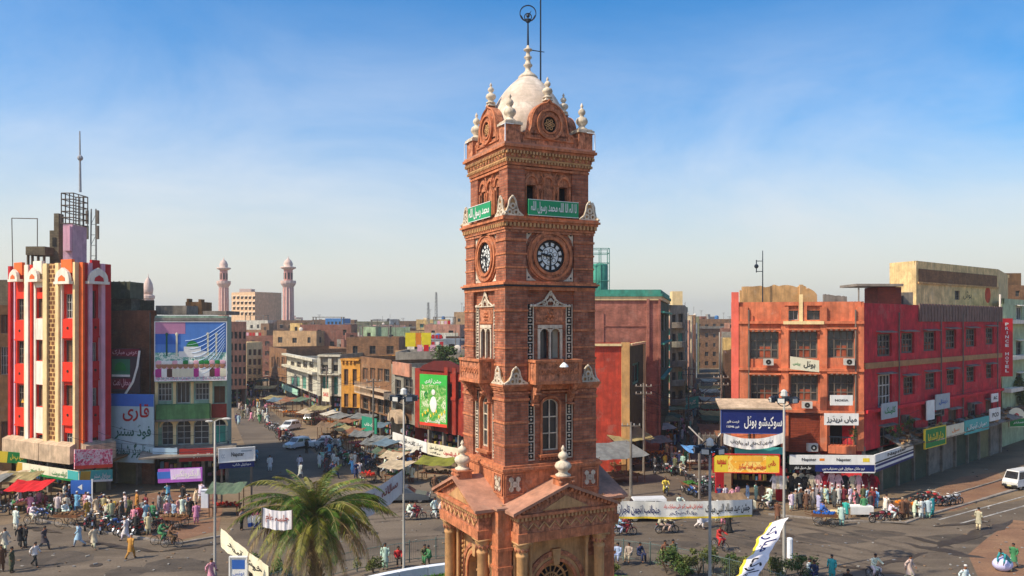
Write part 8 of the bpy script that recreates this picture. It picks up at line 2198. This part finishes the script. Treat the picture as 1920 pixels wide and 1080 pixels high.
g = G(57, 960); stall(g.x, g.y, .1, mat('red_cloth', lin((206, 24, 30)), var=.15, bump=.2), GDM[3], 'stall hung with bright red cloth at the far left', w=2.6)
g = G(425, 965); stall(g.x, g.y, .1, AWM[2], GDM[0], 'green canopied stall heaped with red goods right of the left lamp post', w=2.4)
g = G(1368, 962); stall(g.x, g.y, 0, AWM[1], GDM[0], 'low counter heaped with red goods under the orange banner', w=2.4, h=1.5)
g = G(1308, 880); stall(g.x, g.y, .2, mat('sky_tarpaulin', lin((90, 150, 210)), var=.2), GDM[6], 'bright blue tarpaulin stall in the mouth of the right bazaar', w=2.6)
g = G(1150, 905); stall(g.x, g.y, .5, AWM[6], GDM[4], 'grey tin roofed stall leaning by the red wall behind the tower', w=5.5, d=3, h=3.8, tilt=.8)
g = G(1172, 880); stall(g.x, g.y, .4, AWM[7], GDM[4], 'khaki roofed shed beside the red wall behind the tower', w=4.5, d=3, h=4.6, tilt=.9)
g = G(745, 905); stall(g.x, g.y, -.5, AWM[5], GDM[2], 'dirty cream roofed stall under the sloping white fascia', w=2.6, h=2.1)
g = G(820, 900); stall(g.x, g.y, -.3, mat('olive_canvas', lin((120, 120, 40)), var=.25), GDM[4], 'olive canvas stall left of the tower under the white and cream board', w=3.6, h=2.2)
def table(u, v, w, d, h, m, label, rz=0):
 g = G(u, v); t = thing('table', label, 'table', (g.x, g.y, 0), rz)
 b = MB(); b.use(m); b.box(-w / 2, w / 2, -d / 2, d / 2, h - .06, h); b.box(-w / 2, w / 2, -d / 2 - .02, -d / 2, .25, h - .061); b.build('top', t)
 for sx in (-1, 1):
  for sy in (-1, 1): b = MB(); b.use(M_WOOD); b.box(sx * w * .45 - .03, sx * w * .45 + .03, sy * d * .4 - .03, sy * d * .4 + .03, 0, h - .065); b.build('leg', t)
 return t
table(1612, 968, 1.9, .9, .9, PW, 'long white fronted table before the clothes shop'); table(1560, 976, 1.4, .8, .8, M_RC, 'small cream table beside the blue clad sitter'); table(1404, 958, 1.0, .8, .9, PC, 'cream counter at the end of the sweets shop')
def handcart(u, v, rz, m, label):
 g = G(u, v); t = thing('handcart', label, 'handcart', (g.x, g.y, 0), rz, 'handcarts in the square')
 b = MB(); b.use(M_WOOD); b.box(-.55, .55, -.95, .95, .72, .80); b.box(-.55, -.5, -.95, .95, .801, .95); b.box(.5, .55, -.95, .95, .801, .95); b.tube((-.45, .95, .76), (-.45, 1.5, .9), .03); b.tube((.45, .95, .76), (.45, 1.5, .9), .03); b.build('tray', t)
 tw_, rw_ = wheel_meshes(.36, .035, 8)
 for sx in (-.62, .62):
  for yy in (-.55, .5): w = obj('wheel', tw_, t, (sx, yy, .36)); obj('rim', rw_, w)
 b = MB(); heap(b, -.42, .42, -.8, .8, .86, m, .11, 30); q = b.build('load', t); q['kind'] = 'stuff'
handcart(1546, 984, 1.3, mat('blue_cloth_load', lin((30, 90, 170)), var=.3), 'low handcart with blue bundles before the clothes shop'); handcart(326, 990, 1.4, GDM[4], 'handcart with brown sacks on the red paving'); handcart(130, 985, 1.5, GDM[4], 'handcart with sacks before the striped building')
handcart(1700, 965, .8, GDM[1], 'handcart of oranges beside the shuttered row'); handcart(205, 968, .3, GDM[5], 'handcart with yellow fruit among the parked motorcycles'); handcart(690, 905, .5, GDM[0], 'handcart of red tomatoes above the palm crown'); handcart(1295, 925, .2, GDM[2], 'handcart of green vegetables at the right bazaar mouth')
g = G(152, 950); b = MB(); b.use(PB); b.box(-.9, .9, 0, .06, 1.1, 2.3); o = b.build('sign', loc=(g.x, g.y, 0)); tag(o, 'blue board with an arrow notch standing before the striped building shops', 'sign'); b = MB(); b.use(PW); b.box(.9, 1.0, 0, .06, .0, 2.4); b.build('post', o); b = MB(); b.use(PW); b.ext([(-.3, 1.7), (.1, 1.45), (.1, 1.95)], -.02, -.002); b.build('printed_mark', o)
g = G(385, 952); b = MB(); b.use(M_WWALL); b.box(-.3, .3, -.2, .2, 0, 1.5); b.box(-.34, .34, -.24, .24, 1.5, 1.58); o = b.build('bollard', loc=(g.x, g.y, 0)); tag(o, 'white plastered post in front of the shops left of the lamp post', 'post')
g = G(1481, 1046); b = MB(); b.use(M_WWALL); b.lathe([(.2, 0), (.2, 1.3), (.16, 1.36), (.02, 1.4)], n=10); o = b.build('bollard', loc=(g.x, g.y, 0)); tag(o, 'short white post beside the right floodlight mast', 'post')
g = G(812, 915)
for k in range(3):
 ty_, rm_ = wheel_meshes(.42, .12, 1); o = obj('tyre', ty_, None, (g.x + k * .25, g.y, .42)); o.rotation_euler = (0, 0, .9); tag(o, 'stacked old tyre leaning left of the tower', 'tyre', 'old tyres left of the tower')
g = G(1880, 1070); b = MB(); b.use(mat('lilac_sack', lin((200, 200, 235)), var=.1, streak=.1, bump=.4)); b.ball((0, 0, .42), .62, 14, 10, (1, .85, .72)); b.ball((.1, 0, .86), .16, 8, 5, (1, 1, .8)); o = b.build('sack', loc=(g.x, g.y, 0), smooth=True); tag(o, 'big pale lilac sack on the ground at the lower right', 'sack')
# --- clothes hung along the shop front
HCOL = [('pink', (214, 120, 140)), ('white', (214, 204, 200)), ('red', (184, 26, 44)), ('pale pink', (222, 176, 176)), ('maroon', (110, 20, 36)), ('black', (24, 22, 26)), ('cream', (206, 190, 160)), ('crimson', (190, 20, 60))]
HCM = [mat('hung_cloth_%d' % i, lin(c), var=.3, streak=.2, bump=.4, scale=4) for i, (n, c) in enumerate(HCOL)]
HP = {}
def garment(i):
 if i not in HP:
  b = MB(); b.use(HCM[i])
  b.ext([(-.22, 0), (.22, 0), (.20, .55), (.17, .95), (.36, .62), (.42, .70), (.2, 1.12), (.06, 1.18), (-.06, 1.18), (-.2, 1.12), (-.42, .70), (-.36, .62), (-.17, .95), (-.20, .55)], -.05, .05)
  for x in (-.12, 0, .12): b.tube((x, -.05, .03), (x * .7, -.05, .85), .03, n=4)
  HP[i] = b.mesh('hung_garment')
 return HP[i]
for k in range(26):
 u = 1484 + k * 6.3; i = RD.randrange(len(HCOL)); Y = 71.6 + .25 * (k % 2); p = UY(u, Y); z = ZV(925, Y) + RD.uniform(-.15, .1)
 o = obj('hung_garment', garment(i), None, (p.x, p.y, z)); s_ = RD.uniform(.9, 1.15); o.scale = (RD.uniform(.8, 1.1), 1, 1.35 * s_); tag(o, '%s garment hung in the row under the phone shop fascia' % HCOL[i][0], 'garment', 'garments hung for sale')
for k in range(4):
 p = UY(1452 + k * 6, 70.5); i = (1, 6)[k % 2]; o = obj('hung_garment', garment(i), None, (p.x, p.y, ZV(917, 70.5))); tag(o, '%s garment hung left of the mast by the sweets shop' % HCOL[i][0], 'garment', 'garments hung for sale')
for u in (1349, 1463):
 g = UY(u, 71.8); b = MB(); b.use(mat('red_pillar_paint', lin((170, 24, 34)), var=.15)); b.box(-.35, .35, -.2, .2, 0, 3.1); o = b.build('pillar', loc=(g.x, g.y, 0)); tag(o, 'red pillar at the %s end of the sweets shop front' % ('left' if u < 1400 else 'right'), 'pillar')
a0 = c0 + dC * 1.0; LCc = along(1990) - 1.0
t = thing('shop_canopy', 'long rubble strewn canopy over the roller shutters of the crimson building', 'canopy', (a0.x, a0.y, 0), math.atan2(dC.y, dC.x))
k = 0; x = 3.0
while x < LCc:
 w = RD.uniform(2.2, 3.4); b = MB(); b.use(RD.choice((M_SLAB, M_APR, M_OLD))); z = RD.uniform(4.15, 4.35)
 b.add([(x, -.01, z + .9), (x + w - .06, -.01, z + .9), (x + w - .06, -1.9, z), (x, -1.9, z), (x, -.01, z + 1.02), (x + w - .06, -.01, z + 1.02), (x + w - .06, -1.9, z + .12), (x, -1.9, z + .12)], [(0, 1, 2, 3), (4, 7, 6, 5), (3, 2, 6, 7), (0, 3, 7, 4), (1, 5, 6, 2)]); b.build('panel', t); x += w
b = MB()
for i in range(240):
 b.use(RD.choice((M_BRN, M_SLAB, M_OLD, M_BUF, M_WOOD))); x = RD.uniform(3, LCc - 8); y = RD.uniform(-1.7, -.2); z = 4.4 + (1 + y / 1.9) * .95; b.at(x, y, z, rz=RD.uniform(0, 3), rx=RD.uniform(-.5, .5)); s_ = RD.uniform(.08, .5); b.box(-s_, s_, -.08, .08, 0, RD.uniform(.05, .3))
b.at(); q = b.build('rubble', t); q['kind'] = 'stuff'
for x in (7, 16, 25):
 b = MB(); b.use(M_FRAME); b.box(x, x + .9, -.5, -.05, 6.1, 6.9); b.use(M_DARK); b.ring(x + .45, 6.5, 0, .28, -.53, -.501, n=12); p = a0 + dC * 0; o = b.build('air_cooler', loc=(a0.x, a0.y, 0), rz=math.atan2(dC.y, dC.x)); tag(o, 'grey air cooler box on the crimson wall, %s' % {7: 'nearest the corner', 16: 'middle one', 25: 'farthest along'}[x], 'air cooler')
g = UY(1521, 72.9); b = MB(); b.use(M_FRW); b.box(-.45, .45, -.5, 0, 0, .7); b.use(M_DARK); b.ring(.05, .35, .12, .26, -.53, -.501, n=14); o = b.build('air_cooler', loc=(g.x, g.y, ZV(845, 72.9))); tag(o, 'white air cooler with round grille on the orange building ledge', 'air cooler')
# --- foliage kit
M_LEAF = mat('leaf_green', (.06, .115, .022), var=.5, streak=0, bump=0, scale=3, rough=.6)
M_LEAF2 = mat('leaf_olive', (.12, .135, .03), var=.5, streak=0, bump=0, scale=3, rough=.6)
M_FR1 = mat('frond_green', (.08, .155, .018), var=.4, streak=0, bump=0, scale=2, rough=.5)
M_FR2 = mat('frond_yellow', (.25, .24, .035), var=.4, streak=0, bump=0, scale=2, rough=.55)
M_FR3 = mat('frond_dry', (.27, .19, .085), var=.4, streak=0, bump=0, scale=2, rough=.8)
M_BARK = mat('palm_bark', (.12, .085, .05), var=.4, streak=.3, bump=.6, scale=4)
def bush(x, y, r, h, label, m=None, n=700, z0=.1, name='shrub', cat='shrub', group=None, lw=.08):
 t = thing(name, label, cat, (x, y, z0), 0, group); b = MB(); b.use(M_BARK)
 for k in range(5): a = RD.uniform(0, 6.28); b.tube((0, 0, 0), (r * .4 * math.cos(a), r * .4 * math.sin(a), h * .6), .03, .015, 4)
 b.build('stem', t)
 b = MB(); cl = [(RD.gauss(0, r * .45), RD.gauss(0, r * .45), h * RD.uniform(.35, .95), RD.uniform(.25, .5) * r) for _ in range(9)]
 for i in range(n):
  c = RD.choice(cl); b.use(RD.choice((m or M_LEAF, m or M_LEAF, M_LEAF2)))
  d = Vector((RD.gauss(0, 1), RD.gauss(0, 1), RD.gauss(0, .9))).normalized() * c[3] * RD.uniform(.4, 1)
  p = Vector(c[:3]) + d; e = Vector((RD.gauss(0, 1), RD.gauss(0, 1), RD.gauss(0, .6))).normalized(); f = e.cross(Vector((RD.gauss(0, 1), RD.gauss(0, 1), RD.gauss(0, 1)))).normalized()
  b.quad(p - e * lw, p + f * lw * .5, p + e * lw, p - f * lw * .5)
 b.build('foliage', t); return t
for k, (u, v, r, h) in enumerate([(1148, 1078, .6, .8), (1250, 1078, 1.0, 1.8), (1268, 1072, .9, 1.7), (1310, 1080, 1.2, 2.1), (1335, 1076, 1.0, 1.6), (1372, 1078, .9, 1.4), (1385, 1085, 1.0, 1.6), (1500, 1085, 1.1, 1.7), (1290, 1085, .9, 1.1), (1468, 1092, 1.1, 1.9), (470, 1085, 1.2, 1.6), (520, 1082, 1.1, 1.4), (700, 1078, .9, 1.3)]):
 g = G(u, v); bush(g.x, g.y, r * .8, h * .75, 'leafy garden shrub %s' % ('at the foot of the slanting cream banner' if u < 560 else 'between the palm and the slim lamp mast' if u < 800 else 'on the lawn just right of the tower' if u < 1240 else 'behind the railing near the middle mast' if u < 1400 else 'near the twisted banner'), M_LEAF if k % 3 else M_LEAF2, group='garden shrubs', n=int(500 * r * h ** .5 + 200))
for x, h in ((5.5, 1.6), (8.0, 2.0), (3.8, 1.3)):
 p = c0 + dC * x - nC * .9; bush(p.x, p.y, .5, h, 'potted plant on the ledge of the crimson building %s' % {5.5: 'between its neighbours', 8.0: 'farthest along, tallest', 3.8: 'nearest the corner, smallest'}[x], M_LEAF, 320, z0=4.9, name='plant', cat='plant')
g = UY(1603, 72.6); bush(g.x, g.y, .5, 1.6, 'yellow green plant on the orange building balcony corner', M_LEAF2, 260, z0=4.9, name='plant', cat='plant')
g = UY(1905, 108); bush(g.x, g.y, 3.0, 6.5, 'olive green tree below the red hotel sign at the right edge', M_LEAF2, 2500, z0=3, name='tree', cat='tree', lw=.2)
g = UY(845, 108); bush(g.x, g.y, 2.6, 4.5, 'dark green tree on the roofs just left of the tower', M_LEAF, 2000, z0=8, name='tree', cat='tree', lw=.2)
g = UY(1272, 140); bush(g.x, g.y, 2.0, 4.0, 'dark green tree at the foot of the balcony flats', M_LEAF, 1500, z0=2.5, name='tree', cat='tree', lw=.2)
g = UY(486, 232); bush(g.x, g.y, 3.0, 5.0, 'green tree at the far end of the left bazaar', M_LEAF, 1200, z0=3, name='tree', cat='tree', lw=.25)
# --- the date palm
px = UY(592, 39.5); pt = thing('palm_tree', 'big date palm with yellowing and dry fronds in the garden left of the tower', 'palm tree', (px.x, px.y, 0))
ZC = ZV(965, 39.5)
b = MB(); b.use(M_BARK); n = 26
prof = []
for i in range(n + 1):
 z = ZC * i / n; prof.append((.36 - .08 * i / n + (.05 if i % 2 else 0) + (.14 if i > n - 4 else 0), z))
b.lathe(prof, n=12)
for i in range(110):
 a = i * 2.4; z = ZC * (.25 + .75 * i / 110); r = .33; b.at(r * math.cos(a), r * math.sin(a), z, rz=a); b.add([(0, -.1, 0), (0, .1, 0), (.2, .05, .22), (.2, -.05, .22)], [(0, 1, 2, 3)])
b.at(); b.build('trunk', pt)
M_RACH = mat('frond_stalk', (.22, .20, .06), var=.3, bump=0)
def frond(az, el, L, droop, kind):
 b = MB(); lm = {'g': M_FR1, 'y': M_FR2, 'd': M_FR3}[kind]
 n = 16; pts = []; p = Vector((0, 0, 0)); e = el
 for i in range(n + 1):
  pts.append(p.copy()); e = el - droop * (i / n) ** 1.4
  p = p + Vector((math.cos(az) * math.cos(e), math.sin(az) * math.cos(e), math.sin(e))) * (L / n)
 b.use(M_RACH if kind != 'd' else M_FR3)
 for i in range(n): b.tube(pts[i], pts[i + 1], .035 * (1 - .8 * i / n), .035 * (1 - .8 * (i + 1) / n), 4, caps=False)
 side0 = Vector((-math.sin(az), math.cos(az), 0))
 m_ = 50
 for i in range(m_):
  t_ = .10 + .9 * i / m_; k = min(n - 1, int(t_ * n)); f = t_ * n - k; base = pts[k].lerp(pts[k + 1], f); d = (pts[k + 1] - pts[k]).normalized(); up = d.cross(side0).normalized() * -1
  ll = .62 * math.sin(PI * min(1, .18 + t_ * .82)) ** .7 * RD.uniform(.8, 1.1) * L / 4.4
  for s in (-1, 1):
   b.use(lm if RD.random() > .22 else RD.choice((M_FR1, M_FR2, M_FR3) if kind != 'd' else (M_FR3, M_FR2)))
   dirn = (side0 * s * .75 + d * .62 + up * RD.uniform(.05, .3)).normalized(); tip = base + dirn * ll + Vector((0, 0, -ll * (.28 if kind != 'd' else .6) * RD.uniform(.6, 1.4)))
   mid = base + dirn * ll * .5; w = d * .02
   b.add([base - w * .6, base + w * .6, mid + w, tip, mid - w], [(0, 1, 2, 3, 4)])
 b.build('frond', pt, loc=(0, 0, ZC))
for k in range(16): frond(k * 2.4 + .2, RD.uniform(.95, 1.35), RD.uniform(2.8, 3.4), RD.uniform(1.0, 1.7), RD.choice('gyy'))
for k in range(30): frond(k * 2.4 + RD.uniform(-.3, .3), RD.uniform(.45, .9), RD.uniform(3.9, 4.8), RD.uniform(1.3, 2.0), RD.choice('ggyg'))
for k in range(24): frond(k * 2.4 + 1, RD.uniform(.0, .4), RD.uniform(3.6, 4.5), RD.uniform(1.2, 1.8), RD.choice('gyyd'))
for k in range(26): frond(k * 2.4 + .5, RD.uniform(-.6, -.15), RD.uniform(3.2, 4.2), RD.uniform(.8, 1.3), RD.choice('dyd'))
for k in range(16): frond(k * 2.4 + .9, RD.uniform(-1.2, -.7), RD.uniform(2.6, 3.6), RD.uniform(.2, .5), 'd')
# ------------------------------------------------------------------ labels that single out: order look-alikes by where they stand
ORD = ['leftmost', 'second from left', 'third from left', 'fourth from left', 'fifth from left', 'sixth from left', 'seventh from left', 'eighth from left', 'ninth from left']
def settle():
 by = {}
 for o in THINGS:
  by.setdefault(o['label'], []).append(o)
 for lab, os_ in by.items():
  if len(os_) < 2 or len(os_) > 9: continue
  os_.sort(key=lambda o: o.location.x / max(o.location.y, 1))
  n = len(os_); W = lab.split()
  for i, o in enumerate(os_):
   s = 'left one' if (n == 2 and i == 0) else 'right one' if (n == 2) else 'rightmost' if i == n - 1 else ORD[i]
   o['label'] = '%s, %s' % (' '.join(W[:16 - len(s.split())]), s)
 for o in THINGS:
  w = o['label'].split()
  if len(w) > 16: o['label'] = ' '.join(w[:16])
settle()
# ------------------------------------------------------------------ haze
b = MB(); b.box(-3400, 3400, -250, 1900, -1.0, 62)
hz = b.build('haze'); tag(hz, 'thin pale evening haze filling the air over the town', 'haze', kind='stuff')
hm_ = bpy.data.materials.new('haze'); hm_.use_nodes = True; hn = hm_.node_tree.nodes; hn.clear()
ho = hn.new('ShaderNodeOutputMaterial'); hv = hn.new('ShaderNodeVolumePrincipled'); hv.inputs['Color'].default_value = (.92, .92, .88, 1); hv.inputs['Density'].default_value = .0004; hv.inputs['Anisotropy'].default_value = .35
hm_.node_tree.links.new(hv.outputs[0], ho.inputs['Volume']); hz.data.materials.append(hm_)
SC.cycles.volume_bounces = 0
